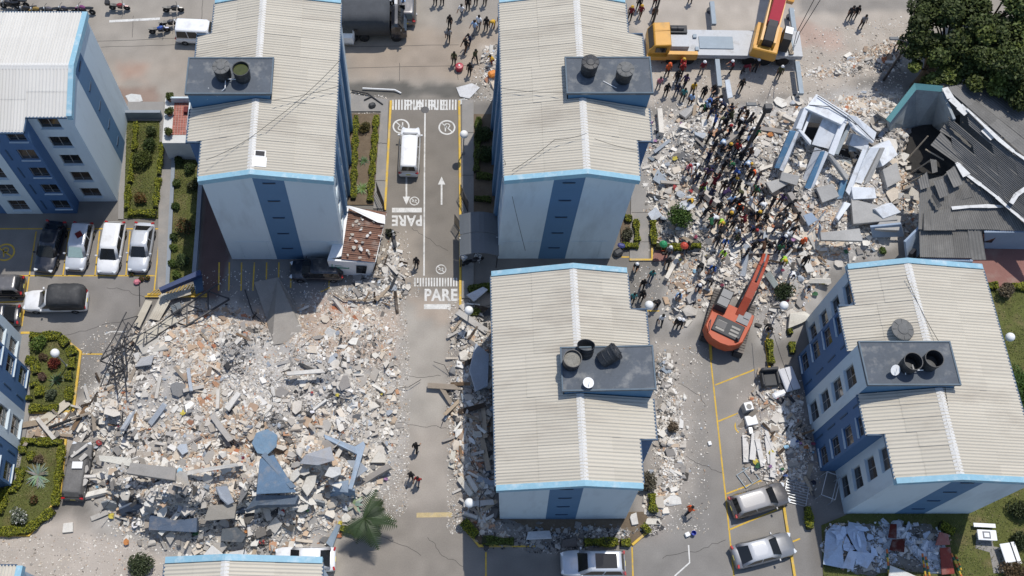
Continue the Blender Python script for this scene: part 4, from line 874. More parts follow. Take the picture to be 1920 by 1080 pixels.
LMK = [(k, P(u, v)) for u, v, k in ((215,690,'the tangled trusses'),(146,884,'the dust covered car'),(500,835,'the eight sided blue piece'),(525,910,'the large blue wall'),(655,880,'the bent blue frame'),(690,985,'the palm tree'),(520,580,'the grey floor plate'),(665,510,'the guard hut'),(330,990,'the dark blue wall block'),(575,708,'the long level white beam'),(290,893,'the wide floor slab'),(450,1048,'the bottom roof'),(350,600,'the long lattice truss'),(430,690,'the bare middle of the pile'),(690,720,'the dusty driveway'),(100,785,'the two gardens'),
    (1540,250,'the ruined room block'),(1380,620,'the digger tracks'),(1450,490,'the digger arm tip'),(1277,408,'the big green bush'),(1345,190,'the crane outrigger'),(1380,318,'the tall lamp'),(1740,380,'the broken grey roof'),(1530,560,'the slanted block'),(1285,590,'the car park edge'),(1215,320,'the crane side block'),(1640,430,'the low blue wall'),(1660,200,'the teal gable'),(1470,548,'the dark round bush'),(1440,340,'the crowd edge'),(1470,210,'the right outrigger'),
    (879,582,'the upper globe lamp'),(880,943,'the lower globe lamp'),(890,750,'the shaded wall middle'),(850,660,'the driveway edge'),(1260,700,'the roof deck side'),(1255,880,'the white sheet'),(1400,770,'the washing machine'),(1440,850,'the fan of planks'),(1500,800,'the blue bays'))]
def nearest(x, y):
    q = min(LMK, key=lambda q: (q[1].x-x)**2+(q[1].y-y)**2); dx, dy = x-q[1].x, y-q[1].y
    return (('right of ' if dx > 0 else 'left of ') if abs(dx) > abs(dy) else ('above ' if dy > 0 else 'below '))+q[0]
def ldist(x, y): return min((q[1].x-x)**2+(q[1].y-y)**2 for q in LMK)
def piece(k, x, y, size, c, where, tilt=.28, up=.0, lay=None, label=None):
    me = rr.choice(FR[k]); o = link(NAMES[k], me); o.scale = (size, size*rr.uniform(.8,1.1), size*(rr.uniform(.7,1.2) if k != 'slab' else min(1.0, .35/size**.5)*rr.uniform(.9,1.3)))
    o.location = (x, y, gz(x, y)+.10*size+.08+up); o.rotation_euler = (rr.gauss(0,tilt), rr.gauss(0,tilt), rr.uniform(0,6.28) if lay is None else lay+rr.gauss(0,.25)); o.color = tuple(c[:3])+(1,)
    w = 'large' if size > 1.15 else 'medium' if size > .7 else 'small'
    nm = {'slab':'broken slab','chunk':'concrete chunk','beam':'snapped beam','board':'loose board'}[k]
    tag(o, label or f'{w} {shade(c)} {nm} lying {nearest(x, y)}', CATS[k], f'{nm}s {where}'); return o
def clear(x, y, lst, d):
    for a, b in lst:
        if (a-x)**2+(b-y)**2 < d*d: return False
    lst.append((x, y)); return True
L_SOUTH = wpoly([(165,850),(250,760),(400,740),(560,760),(720,690),(750,800),(735,890),(690,945),(600,1030),(330,1050),(230,1020),(170,930)])
L_EAST = wpoly([(560,640),(700,620),(755,720),(745,880),(640,900),(560,800)])
R_CORE = wpoly([(1220,230),(1320,190),(1500,190),(1480,330),(1540,440),(1640,440),(1590,500),(1500,590),(1440,600),(1400,520),(1320,560),(1250,600),(1260,500),(1220,440)])
plan = [('slab', RIDGE, 44, .9, 2.0, 'along the south ridge of the left pile'), ('chunk', RIDGE, 18, .7, 1.4, 'along the south ridge of the left pile'), ('slab', L_SOUTH, 95, .5, 1.5, 'in the south part of the big left rubble pile'), ('slab', L_EAST, 50, .45, 1.2, 'in the east part of the big left rubble pile'), ('slab', GUARD, 22, .4, 1.0, 'beside the guard hut'), ('board', GUARD, 14, .8, 1.8, 'beside the guard hut'), ('slab', PILE_L, 40, .4, .95, 'on the big left rubble pile'), ('slab', R_CORE, 85, .5, 1.5, 'in the right rubble pile'),
        ('chunk', L_SOUTH, 60, .5, 1.2, 'in the south part of the big left rubble pile'), ('chunk', PILE_L, 70, .32, .75, 'on the big left rubble pile'), ('chunk', R_CORE, 90, .45, 1.3, 'in the right rubble pile'), ('chunk', STRIP_L, 45, .45, 1.2, 'beside the left wall of the leaning block'), ('chunk', STRIP_R, 16, .4, 1.0, 'right of the leaning block'), ('chunk', SIDE_G, 15, .4, .8, 'beside the slanted block'),
        ('beam', L_SOUTH, 20, 1.1, 2.6, 'in the south part of the big left rubble pile'), ('beam', PILE_L, 8, .9, 1.9, 'on the big left rubble pile'), ('beam', R_CORE, 26, 1.2, 3.0, 'in the right rubble pile'), ('beam', STRIP_L, 20, 1.0, 2.2, 'beside the left wall of the leaning block'),
        ('board', PILE_L, 26, .8, 1.9, 'on the big left rubble pile'), ('board', R_CORE, 28, .8, 1.9, 'in the right rubble pile'), ('board', STRIP_L, 26, 1.0, 3.0, 'beside the left wall of the leaning block'), ('board', NEAR_B, 14, 1.0, 2.6, 'between the two hedged gardens'), ('board', SIDE_G, 22, .8, 2.0, 'beside the slanted block')]
used = []
ROOMSIDE = wpoly([(1595,245),(1690,235),(1712,300),(1705,390),(1610,400),(1640,330)])
plan += [('slab', ROOMSIDE, 26, .8, 1.9, 'right of the ruined room block'), ('chunk', ROOMSIDE, 12, .6, 1.3, 'right of the ruined room block'), ('chunk', wpoly([(150,830),(185,830),(190,930),(165,940)]), 16, .4, .9, 'against the dust covered car')]
PAL_S = pal((230,228,222),(224,219,210),(212,207,199),(198,193,186),(180,175,168),(160,155,150),(216,205,190),(176,184,194),(140,140,140)); W_S = [8,8,8,7,5,4,5,3,2]
PAL_D = pal((70,60,52),(120,100,80),(176,160,140),(200,196,190),(60,62,66),(150,140,128)); W_D = [3,3,4,4,3,4]
for k, poly, n, s0, s1, where in plan:
    xy = sample_poly(poly, n*6); c = pick(PAL_S, W_S, n*6) if k in ('slab','chunk') else pick(PAL_D, W_D, n*6) if k == 'board' else pick(PAL_S, W_S, n*6); m = 0
    for (x, y), q in zip(xy, c):
        s = s0+(s1-s0)*rr.random()**2
        if clear(x, y, used, .42*min(s, 1.2)): piece(k, x, y, s, q, where, tilt=.48 if poly in (RIDGE, ROOMSIDE) else .28, up=.15 if poly is RIDGE else 0); m += 1
        if m >= n: break
# pieces that can be recognised in the photograph
for i, (u, v, up, k, s_) in enumerate(((156,858,1.05,'slab',.9),(162,880,1.0,'chunk',.7),(158,905,.95,'slab',.8),(150,846,1.0,'board',1.4),(165,895,.8,'beam',1.3),(140,850,1.1,'chunk',.4),(152,925,.7,'slab',.7))):
    p = P(u, v, up); piece(k, p.x, p.y, s_, np.array([.42,.40,.37])*(1+.08*i), '', .2, up-gz(p.x, p.y), label=f'{("first","second","third","fourth","fifth","sixth","seventh")[i]} piece down from the top lying on the dust covered car')
def up_side(q):
    q = [Vector(k) for k in q]; return q if (q[1]-q[0]).cross(q[-1]-q[0]).z >= 0 else q[::-1]
def plate(name, pts, c, t, label, cat, dz=.35, m=None, jit=.0):
    q = [Pg(u, v)+Vector((0, 0, dz+(w[0] if w else 0))) for u, v, *w in pts]; zm = max(k.z for k in q); cx_ = sum((k for k in q), Vector())/len(q); zm = max(zm, gz(cx_.x, cx_.y)+dz)
    if cat in ('wall fragment',) and zm > 1.2 and pts[0][1] > 700: q = [Vector((k.x, k.y, k.z+.65*(zm-k.z)+.22)) for k in q]
    q = up_side(q); b = MB(); b.slab(q, t); me = b.mesh(name, m or m_chunk); bevel_mesh(me, .02)
    o = link(name, me); o.color = tuple(lin(k/255)*.72 for k in c)+(1,); return tag(o, label, cat)
WB = 'wall fragment'
plate('wall_fragment', [(476,838),(484,818),(505,812),(524,824),(523,846),(505,860),(486,856)][::-1], (128,155,178), .15, 'faded blue eight sided wall piece on the left pile', WB, .7)
plate('wall_fragment', [(488,938),(494,872),(520,866),(548,912),(562,936)], (112,136,160), .18, 'large blue painted wall lying in the left pile', WB, .9)
plate('wall_fragment', [(497,868),(506,864),(562,926),(552,930)], (122,138,154), .2, 'long blue grey strip lying over the large blue wall', WB, 1.15)
plate('wall_fragment', [(470,972),(488,938),(566,940),(560,958),(492,962)], (110,122,136), .6, 'slumped grey block under the large blue wall', WB, .6)
plate('wall_fragment', [(610,822),(668,846),(684,838),(688,846),(664,930),(656,926),(672,862),(612,830)][::-1], (176,192,208), .25, 'pale blue bent wall frame on the east side of the left pile', WB, .9)
plate('wall_fragment', [(626,930),(628,910),(656,908),(656,934)], (160,174,188), .5, 'pale blue block at the foot of the bent wall frame', WB, .6)
plate('wall_fragment', [(565,878),(575,858),(625,852),(630,872),(600,882)], (176,178,182), .18, 'grey slab left of the bent wall frame', WB, .6)
plate('wall_fragment', [(612,902),(620,884),(640,882),(642,898),(626,906)], (238,236,230), .12, 'bright white tile slab inside the bent wall frame', WB, .8)
plate('wall_fragment', [(568,920),(578,898),(596,896),(594,918),(580,938)], (226,220,208), .3, 'cream boulder like slab south of the grey slab', WB, .6)
plate('wall_fragment', [(410,918),(430,916),(446,950),(436,956),(420,940)], (176,182,190), .15, 'kinked grey plate in the south of the left pile', WB, .6)
plate('wall_fragment', [(540,705),(606,700),(612,706),(542,712)][::-1], (232,228,220), .15, 'long white beam lying level on the left pile', WB, .7)
plate('wall_fragment', [(424,770),(448,742),(456,746),(432,776)], (232,228,220), .2, 'white diagonal beam near the centre of the left pile', WB, .5)
plate('wall_fragment', [(200,868),(252,866),(252,880),(202,878)][::-1], (228,224,212), .2, 'cream horizontal beam near the crushed car', WB, .5)
plate('wall_fragment', [(250,900),(258,880),(336,884),(332,906)], (170,166,160), .3, 'wide grey floor slab right of the crushed car', WB, .6)
plate('wall_fragment', [(354,896),(356,888),(448,876),(452,882)], (214,210,202), .25, 'long pale beam right of the wide floor slab', WB, .5)
plate('wall_fragment', [(255,640),(295,625),(318,658),(270,668)], (205,200,190), .15, 'pale flat slab below the fallen truss', WB, .5)
plate('wall_fragment', [(268,674),(290,670),(285,688),(255,692)], (206,206,206), .12, 'white grey plate right of the tangled truss', WB, .5)
plate('wall_fragment', [(322,578),(340,571),(345,588),(328,592)], (120,128,134), .08, 'small grey square panel inside the truss', WB, .6)
plate('wall_fragment', [(476,530),(520,521),(544,558),(570,628),(560,640),(510,648),(500,600)], (168,162,154), .12, 'large grey floor plate at the north edge of the left pile', WB, .06)
plate('wall_fragment', [(286,1000),(284,968),(330,980),(372,974),(374,1004)], (104,118,138), .8, 'dark blue wall block at the south edge of the left pile', WB, .3)
plate('wall_fragment', [(418,1020),(420,996),(446,992),(464,1008),(458,1022)], (100,106,112), .5, 'dark grey slab fallen near the bottom roof', WB, .4)
plate('wall_fragment', [(388,984),(396,952),(448,950),(446,980)], (168,162,152), .3, 'rough grey slab in the south middle of the left pile', WB, .5)
plate('wall_fragment', [(118,1000),(120,982),(138,980),(138,998)], (236,232,224), .4, 'white square block lying alone by the yard', WB, .2)
plate('wall_fragment', [(612,668),(640,655),(712,664),(720,690),(660,700),(620,690)], (170,166,158), .08, 'flat grey plate on the north east of the left pile', WB, .2) if False else None
plate('wall_fragment', [(695,870),(712,845),(724,858),(724,870)], (232,226,214), .3, 'white pointed block on the east edge of the left pile', WB, .4)
plate('wall_fragment', [(612,1020),(632,985),(640,986),(624,1030)], (150,166,180), .15, 'narrow pale strip left of the palm tree', WB, .4)
plate('wall_fragment', [(375,1052),(400,1024),(420,1040),(424,1056)], (232,230,226), .12, 'white plate touching the bottom roof', WB, .5)
plate('wall_fragment', [(430,1056),(432,1038),(462,1032),(470,1054)], (226,224,220), .12, 'white plate second from left above the bottom roof', WB, .5)
plate('wall_fragment', [(880,700),(892,650),(916,670),(914,730),(892,740)], (188,196,206), .15, 'pale plate leaning in shade by the leaning block', WB, .8)
plate('wall_fragment', [(874,560),(905,545),(914,550),(888,572)], (218,220,226), .15, 'white plank lying on the round hedge by the driveway', WB, .8)
plate('wall_fragment', [(840,876),(846,844),(854,846),(850,880)], (232,226,210), .25, 'cream upright beam at the driveway edge', WB, .2)
plate('wall_fragment', [(856,902),(864,894),(886,926),(880,934)], (236,228,212), .25, 'left of two cream beams by the white lamp globe', WB, .4)
plate('wall_fragment', [(872,896),(880,892),(896,918),(890,926)], (232,226,214), .2, 'right of two cream beams by the white lamp globe', WB, .4)
plate('wall_fragment', [(1270,218),(1298,198),(1302,206),(1282,226)], (190,188,184), .25, 'grey slanted slab near the bucket line', WB, .5)
plate('wall_fragment', [(1355,160),(1364,158),(1370,192),(1360,194)], (214,222,230), .12, 'pale blue board standing at the crane outrigger', WB, .8)
plate('wall_fragment', [(1410,298),(1416,294),(1444,360),(1438,364)], (180,176,170), .2, 'long grey slab edge right of the crowd', WB, .5) if False else None
plate('wall_fragment', [(1475,620),(1478,592),(1505,588),(1520,598),(1500,610)], (226,220,206), .2, 'flat white slab beside the slanted block corner', WB, .5)
plate('wall_fragment', [(1285,562),(1300,545),(1308,552),(1306,566),(1290,574)], (200,196,190), .25, 'pale wedge slab by the digger track', WB, .4)
plate('wall_fragment', [(1278,585),(1290,574),(1308,584),(1304,594),(1285,596)], (222,216,206), .3, 'cream boulder at the car park edge', WB, .3)
plate('wall_fragment', [(1512,450),(1524,440),(1530,460),(1524,474)], (206,202,194), .25, 'upright pale slab near the digger arm', WB, .5)
plate('wall_fragment', [(1430,520),(1440,512),(1456,538),(1448,546)], (168,176,172), .12, 'grey green plate beside the digger arm', WB, .5)
plate('wall_fragment', [(1222,340),(1232,320),(1252,345),(1240,352)], (180,190,200), .2, 'blue grey slab by the crane side block corner', WB, .3)
plate('wall_fragment', [(855,165),(885,157),(900,165),(880,186),(862,182)], (226,226,226), .06, 'white torn panel at the top of the driveway', 'panel', .1)
plate('wall_fragment', [(860,188),(872,185),(874,193),(862,198)], (214,216,214), .06, 'small white panel by the crossing stripes', 'panel', .1)
plate('wall_fragment', [(235,180),(246,176),(264,178),(268,190),(244,196)], (222,222,218), .05, 'white torn sheet on the street above the hedged lawn', 'panel', .05)
plate('wall_fragment', [(762,22),(778,20),(783,28),(774,32)], (226,226,226), .06, 'small white panel beside the canvas truck', 'panel', .1)
plate('wall_fragment', [(1236,945),(1262,926),(1276,934),(1278,946),(1254,950)], (240,238,232), .04, 'crumpled white sheet on the right car park', 'panel', .06)
plate('wall_fragment', [(1060,1000),(1068,985),(1100,985),(1095,1000)][::-1], (150,156,160), .5, 'dark block right before the silver car', WB, .3) if False else None
plate('wall_fragment', [(986,1012),(990,998),(1030,996),(1034,1010)], (214,216,218), .15, 'white slab in front of the leaning block', WB, .3)
plate('wall_fragment', [(1052,1028),(1054,1014),(1080,1009),(1082,1026)], (120,112,106), .5, 'brown grey block by the nose of the silver car', WB, .3)
plate('wall_fragment', [(1208,985),(1212,973),(1236,974),(1238,985)], (226,220,206), .25, 'cream block at the corner of the front bed', WB, .3)
plate('wall_fragment', [(1180,972),(1182,966),(1192,962),(1196,984),(1184,986)], (224,220,212), .4, 'white boulder by the corner of the leaning block', WB, .3)
for q, c, lab in (([(1540,1060),(1545,1000),(1560,985),(1590,992),(1575,1020),(1580,1068)], (196,212,232), 'left pale blue sheet in the fallen gable cladding'), ([(1585,1000),(1588,980),(1612,985),(1622,1020),(1618,1050),(1600,1030)], (200,214,234), 'middle pale blue sheet in the fallen gable cladding'), ([(1596,1035),(1640,1040),(1622,1068),(1605,1060)], (206,218,236), 'lower pale blue sheet in the fallen gable cladding'), ([(1575,1066),(1590,1030),(1604,1040),(1596,1070)], (214,224,240), 'lowest pale blue strip in the fallen gable cladding')):
    plate('cladding_sheet', q, c, .05, lab, 'cladding sheet', .4)
for q, c, lab in (([(1660,1010),(1664,985),(1676,985),(1676,1012)], (110,48,40), 'dark red board stack under the slanted gable'), ([(1662,1034),(1668,1014),(1692,1012),(1690,1038)], (96,44,38), 'brown red sheet heap on the fallen cladding'), ([(1748,1025),(1756,1000),(1772,1004),(1776,1024)], (176,116,106), 'dusty pink folded board by the striped posts'), ([(1760,1080),(1756,1030),(1776,1028),(1784,1078)], (150,74,64), 'long red board running to the bottom edge')):
    plate('red_board', q, c, .08, lab, 'board', .55)
plate('white_cloth', [(1660,1090),(1664,1062),(1690,1072),(1716,1084),(1710,1100)], (236,234,226), .03, 'white cloth at the bottom edge between striped posts', 'cloth', .5)
for i in range(26):
    x, y = sample_poly(wpoly([(1550,995),(1600,985),(1625,1000),(1635,1050),(1600,1065),(1560,1060)]), 1)[0]; o = link('cladding_sheet', FR['slab'][i % 16], None, (x, y, gz(x, y)+.15+.012*i), (rr.gauss(0,.07), rr.gauss(0,.07), rr.uniform(0,6.3)), (rr.uniform(.5,1.5), rr.uniform(.3,.9), .3)); g_ = rr.uniform(.9,1.1)
    o.color = (.50*g_,.58*g_,.70*g_,1); tag(o, 'torn pale blue sheet in the fallen gable cladding heap', 'cladding sheet', 'torn sheets of the fallen gable cladding')
for i, (u0, u1, v, zt, c) in enumerate(((232,282,972,2.2,(120,132,150)), (372,412,985,1.8,(150,156,160)), (480,560,966,2.3,(128,140,156)), (566,612,958,2.0,(158,164,168)), (622,668,944,2.2,(150,172,196)), (196,226,958,1.6,(176,180,182)), (444,476,978,1.7,(110,122,140)))):
    a, c_ = P(u0, v), P(u1, v-4+8*(i % 2)); q = [Vector((a.x, a.y, .1)), Vector((c_.x, c_.y, .1)), Vector((c_.x, c_.y+.35, zt*.85)), Vector(((a.x+c_.x)/2, (a.y+c_.y)/2+.45, zt)), Vector((a.x, a.y+.3, zt*.7))]
    b = MB(); b.slab(q, .16); me = b.mesh('wall_fragment', m_chunk); bevel_mesh(me, .02); o = link('wall_fragment', me); o.color = tuple(lin(k/255)*.72 for k in c)+(1,)
    tag(o, ('standing broken wall stub', 'leaning grey wall stub', 'wide blue grey wall stub', 'pale grey wall stub', 'pale blue wall stub', 'short white wall stub', 'dark grey wall stub')[i]+' on the south edge of the left pile', WB)
# fallen black steel roof truss
def truss(p0, p1, wdt, n, label, name='steel_truss', r=.05):
    a = Pg(*p0[:2]); b_ = Pg(*p1[:2]); a.z += p0[2]; b_.z += p1[2]; d = (b_-a).normalized(); s = d.cross(Vector((0,0,1))).normalized()*wdt/2; root = empty(name, a, 0, label, 'steel truss', 'fallen steel trusses')
    for sg in (-1, 1): b = MB(); b.tube([sg*s+(b_-a)*t+Vector((0,0,.12*math.sin(7*t+sg))) for t in np.linspace(0,1,7)], r, 6); b.build('chord', m_dsteel, root)
    for i in range(n):
        b = MB(); b.tube([(b_-a)*(i/n)+s*(1 if i % 2 else -1), (b_-a)*((i+1)/n)-s*(1 if i % 2 else -1)], r*.7, 5); b.build('brace', m_dsteel, root)
    return root
truss((425,558,1.2),(205,700,1.1),1.5,11,'long black lattice truss lying along the top left of the left pile',r=.085)
truss((208,735,.9),(262,620,1.4),1.2,8,'upright leaning black truss at the left tip of the left pile')
truss((236,745,1.0),(228,660,1.6),.7,6,'short black truss tangled beside the leaning one')
truss((350,600,1.4),(270,650,1.2),.8,6,'short black truss under the long lattice truss')
truss((255,600,1.2),(210,690,1.5),.9,6,'black truss piece bent over the car park edge')
def rods(pts, r, m, label, cat, name):
    b = MB(); b.tube([Pg(u, v)+Vector((0,0,z)) for u, v, z in pts], r, 5); return tag(b.build(name, m), label, cat)
rods([(95,805,.4),(155,785,.6)], .12, m_dsteel, 'black square post lying between the gardens', 'post', 'fallen_post')
rods([(232,800,.6),(245,700,1.0),(240,640,1.2)], .05, m_dsteel, 'thin bent black bar right of the tangled trusses', 'steel bar', 'steel_bar')
rods([(460,545,.2),(475,590,.3),(498,610,.3)], .05, m_dsteel, 'thin black bar along the grey floor plate', 'steel bar', 'steel_bar')
rods([(680,168,.2),(740,171,.2),(752,176,.1)], .07, m_white, 'thin white pole lying along the street edge', 'pole', 'fallen_pole')
rods([(660,172,.2),(690,178,.2),(718,198,.15)], .07, m_dsteel, 'dark bent pole at the top of the planted strip', 'pole', 'fallen_pole')
rods([(683,190,.2),(698,183,.2)], .06, m_dsteel, 'short dark bar beside the bent pole', 'pole', 'fallen_pole')
rods([(626,552,.3),(645,565,.3),(690,566,.3),(735,556,.4)], .06, m_wood, 'long curved wooden strip below the guard hut', 'strip', 'timber_strip')
rods([(1378,262,.9),(1388,250,1.0),(1398,258,.8)], .06, m_white, 'bent white pipe in the rubble left of the tall pole', 'pipe', 'bent_pipe') if False else None
rr2 = random.Random(4)
for i in range(60):
    k = sample_poly(PILE_L if i % 2 else STRIP_L, 1)[0]; z = gz(*k); a = rr2.uniform(0,6.28); L_ = rr2.uniform(.6,2.2)
    b = MB(); b.tube([(k[0],k[1],z+.1),(k[0]+math.cos(a)*L_*.5,k[1]+math.sin(a)*L_*.5,z+.3+rr2.random()*.3),(k[0]+math.cos(a+.3)*L_,k[1]+math.sin(a+.3)*L_,z+.2)], .022, 4)
    w_ = 'on the big left rubble pile' if i % 2 else 'beside the left wall of the leaning block'
    tag(b.build('rebar', m_dsteel), f'thin bent steel rod {nearest(k[0], k[1])}', 'steel rod', f'bent rods {w_}')
# pale corrugated sheets lying at the left tip of the pile
for q, lab in (([(280,600,.3),(306,555,.6),(330,556,.6),(300,604,.3)], 'pale corrugated sheet by the barred gate'), ([(252,612,.4),(275,566,.4),(288,568,.4),(264,618,.4)], 'second pale corrugated sheet left of the barred gate'), ([(300,560,.6),(360,548,.7),(362,558,.7),(306,572,.6)], 'long pale sheet under the barred gate'), ([(70,790,.25),(125,750,.3),(135,760,.3),(85,800,.25)], 'pale ribbed sheet near the upper garden'), ([(250,640,.8),(330,600,1.0),(340,612,1.0),(262,655,.8)], 'pale ribbed sheet lying inside the long truss')):
    w4 = [Pg(u, v)+Vector((0,0,z)) for u, v, z in q]; tag(corr_quad('fallen_roof_sheet', w4[0], w4[1], w4[2], w4[3], 5, .04, m_roof, None), lab, 'roof sheet', 'fallen roof sheets')
# bright litter: clothes, bags and plastic spread through the piles
LIT = pal((60,100,70),(160,70,70),(70,90,140),(170,130,170),(205,190,90),(190,130,80),(235,235,240),(40,44,60),(150,190,215),(140,70,90))
LNAME = ('green','red','blue','lilac','yellow','orange','white','dark','pale blue','magenta')
for i in range(80):
    poly, w_ = ((L_SOUTH, 'in the south part of the big left rubble pile'), (R_CORE, 'in the right rubble pile'), (SIDE_G, 'beside the slanted block'))[(0,1,2,0,1)[i % 5]]
    k = sample_poly(poly, 1)[0]; n = 7; b = MB(); s = rr2.uniform(.1,.3); ci = rr2.randrange(len(LIT)); c = LIT[ci]
    b.add([(0,0,.12*s)]+[(s*rr2.uniform(.6,1.1)*math.cos(2*math.pi*j/n), s*rr2.uniform(.5,1)*math.sin(2*math.pi*j/n), rr2.uniform(-.1,.15)) for j in range(n)], [(0,1+j,1+(j+1)%n) for j in range(n)])
    o = b.build('litter_cloth', mat('cloth', src='obj', rough=.9, var=.15, scale=4, var2=.1), None, (k[0],k[1],gz(*k)+.22)); o.color = c+(1,); tag(o, f'crumpled scrap of {LNAME[ci]} cloth {nearest(k[0], k[1])}', 'cloth', f'scraps of cloth {w_}')
# ---------------------------------------------------------------- vehicles
m_rim = mat('wheel_rim', (.35,.36,.37,1), .35, .1, metal=.7)
m_head = mat('headlight_lens', (.65,.68,.70,1), .1, 0, var2=0, spec=.7)
m_tail = mat('tail_light_lens', (.38,.012,.012,1), .15, 0, var2=0, spec=.7)
m_plate = mat('number_plate', (.62,.52,.10,1), .5, .1)
m_under = mat('underbody', (.02,.02,.022,1), .7, .2)
def carpaint(name, col, rough=.28, metal=0): return mat(name, col, rough, .03, 1.5, .02, 8, spec=.5, coat=.7, metal=metal, dirt=(.36,.33,.30,1), dirt_amt=.35, dirt_scale=1.4)
WHEELS = {}
def wheel(parent, x, y, r=.31, w=.2):
    k = (r, w)
    if k not in WHEELS:
        b = MB(); M = Matrix.Rotation(math.pi/2, 3, 'X'); b.lathe([(r*.62,-w/2),(r*.93,-w/2),(r,-w*.32),(r,w*.32),(r*.93,w/2),(r*.62,w/2)], n=16, M=M); t = b.mesh('tyre', m_rubber, True)
        b = MB(); b.lathe([(r*.6,-w*.42),(r*.62,w*.42)], n=14, M=M)
        for j in range(5): a = j*2*math.pi/5; b.box((math.cos(a)*r*.3, w*.44, math.sin(a)*r*.3), (r*.55,.03,.06), ry=-a); b.box((math.cos(a)*r*.3, -w*.44, math.sin(a)*r*.3), (r*.55,.03,.06), ry=-a)
        WHEELS[k] = (t, b.mesh('rim', m_rim))
    o = link('wheel', WHEELS[k][0], parent, (x, y, r)); link('rim', WHEELS[k][1], o); return o
def lowbody(L, Wd, prof, zb=.22, n=7):
    "prof: list of (x fraction -0.5..0.5, half width fraction, top height)"
    secs = []
    for fx, fw, zt in prof:
        x = fx*L; w = fw*Wd/2; half = [(w*.86, zb), (w*.985, zb+.12), (w, zb+(zt-zb)*.5), (w*.975, zt-.11), (w*.90, zt-.03), (w*.45, zt+.012)]
        secs.append([(x, y, z) for y, z in half]+[(x, 0, zt+.02)]+[(x, -y, z) for y, z in half[::-1]])
    return secs
def car(name, label, u, v, yaw, L=4.3, Wd=1.74, Hh=1.47, kind='sedan', paint=None, cat='car', z=0, group='parked cars', glass=None, roofcol=None, tails=True, pz=.7):
    p = P(u, v, pz); e = empty(name, (p.x, p.y, z), yaw, label, cat, group); paint = paint or carpaint('white_car_paint', (.75,.75,.75,1)); glass = glass or m_glass
    bt = .90 if kind in ('suv','van') else .86
    hood = {'sedan':.80,'hatch':.82,'suv':.95,'van':.95,'pickup':.92}[kind]
    prof = [(-.5,.80,.62),(-.495,.88,.78),(-.465,.95,bt-.02),(-.38,.99,bt),(-.1,1,bt),(.16,1,bt-.01),(.26,.99,hood+.02),(.38,.97,hood-.02),(.455,.90,hood-.10),(.49,.80,hood-.2),(.5,.70,.55)]
    me = MB().loft(lowbody(L, Wd, prof)).mesh('body', paint, True); b = link('body', me, e)
    # cabin
    cab = {'sedan':((-.43,-.25),(.24,.06)),'hatch':((-.485,-.40),(.27,.09)),'suv':((-.485,-.41),(.25,.09)),'van':((-.49,-.465),(.37,.20)),'pickup':((-.06,-.03),(.25,.10))}[kind]
    (rb, rt), (fb, ft) = cab; wb, wt = Wd/2*.93, Wd/2*.74; z0 = bt-.04; z1 = Hh
    def ring(xr, xf, w, z, rr=.14): return [(xr,-w+rr,z),(xr,w-rr,z),(xr+rr*.6,w,z),(xf-rr*1.2,w,z),(xf,w-rr*1.5,z),(xf+.04,0,z),(xf,-w+rr*1.5,z),(xf-rr*1.2,-w,z),(xr+rr*.6,-w,z)]
    base = ring(rb*L, fb*L, wb, z0); top = ring(rt*L, ft*L, wt, z1-.05); cap = ring(rt*L+.07, ft*L-.08, wt-.08, z1-.008); cap2 = ring(rt*L+.25, ft*L-.25, wt-.3, z1)
    b = MB(); b.loft([base, top, cap, cap2]); b.build('cabin', roofcol or paint, e, smooth=True)
    def inset(q, k, kz0, kz1, out):
        a, b_, c, d = map(Vector, q); nr = (b_-a).cross(d-a).normalized()*out
        pt = lambda s, t: a.lerp(b_, s).lerp(d.lerp(c, s), t)+nr
        return [pt(k, kz0), pt(1-k, kz0), pt(1-k, kz1), pt(k, kz1)]
    def win(nm, q, k=.06, a=.08, c=.92, out=.012):
        q = inset(q, k, a, c, out); cen = sum((Vector(p) for p in q), Vector())/4
        b = MB(); b.add(q, [(0,1,2,3)]); return b.build(nm, glass, e)
    x0b, x0t, x1b, x1t = rb*L, rt*L, fb*L, ft*L
    win('windshield', [(x1b+.03,-wb+.18,z0),(x1b+.03,wb-.18,z0),(x1t+.04,wt-.15,z1-.05),(x1t+.04,-wt+.15,z1-.05)], .0, .06, .95, .03)
    win('rear_window', [(x0b-.005,wb-.14,z0),(x0b-.005,-wb+.14,z0),(x0t-.005,-wt+.12,z1-.05),(x0t-.005,wt-.12,z1-.05)], .04, .1 if kind == 'sedan' else .3, .93, .012)
    for sg in (1, -1):
        q = [(x1b-.2,sg*wb,z0),(x0b+.1,sg*wb,z0),(x0t+.1,sg*wt,z1-.05),(x1t-.16,sg*wt,z1-.05)]
        if sg < 0: q = [q[1], q[0], q[3], q[2]]
        a_, b_, c_, d_ = map(Vector, q); n = 1 if kind == 'pickup' else 2 if kind != 'van' else 3
        for i in range(n):
            s, t = i/n, (i+1)/n; win('side_window', [a_.lerp(b_, s), a_.lerp(b_, t), d_.lerp(c_, t), d_.lerp(c_, s)], .04, .14, .9, .012)
        b = MB(); b.box((x1b-.28, sg*(Wd/2+.07), z0+.12), (.13,.2,.13)); me = b.mesh('mirror', paint); bevel_mesh(me, .03); link('mirror', me, e)
        b = MB(); b.box((L*.47, sg*Wd*.33, hood-.2), (.26,.3,.13), rz=-sg*.45); me = b.mesh('headlight', m_head); bevel_mesh(me, .03); link('headlight', me, e)
        b = MB(); b.box((-L*.483, sg*Wd*.39, .80), (.14,.26,.16), rz=sg*.25); me = b.mesh('tail_light', m_tail); bevel_mesh(me, .02); link('tail_light', me, e)
        for fx in (.31, -.31): wheel(e, fx*L, sg*(Wd/2-.09), .31 if kind != 'suv' else .34)
    b = MB(); b.box((L*.494,0,.5),(.05,Wd*.55,.16)); b.build('grille', m_black, e)
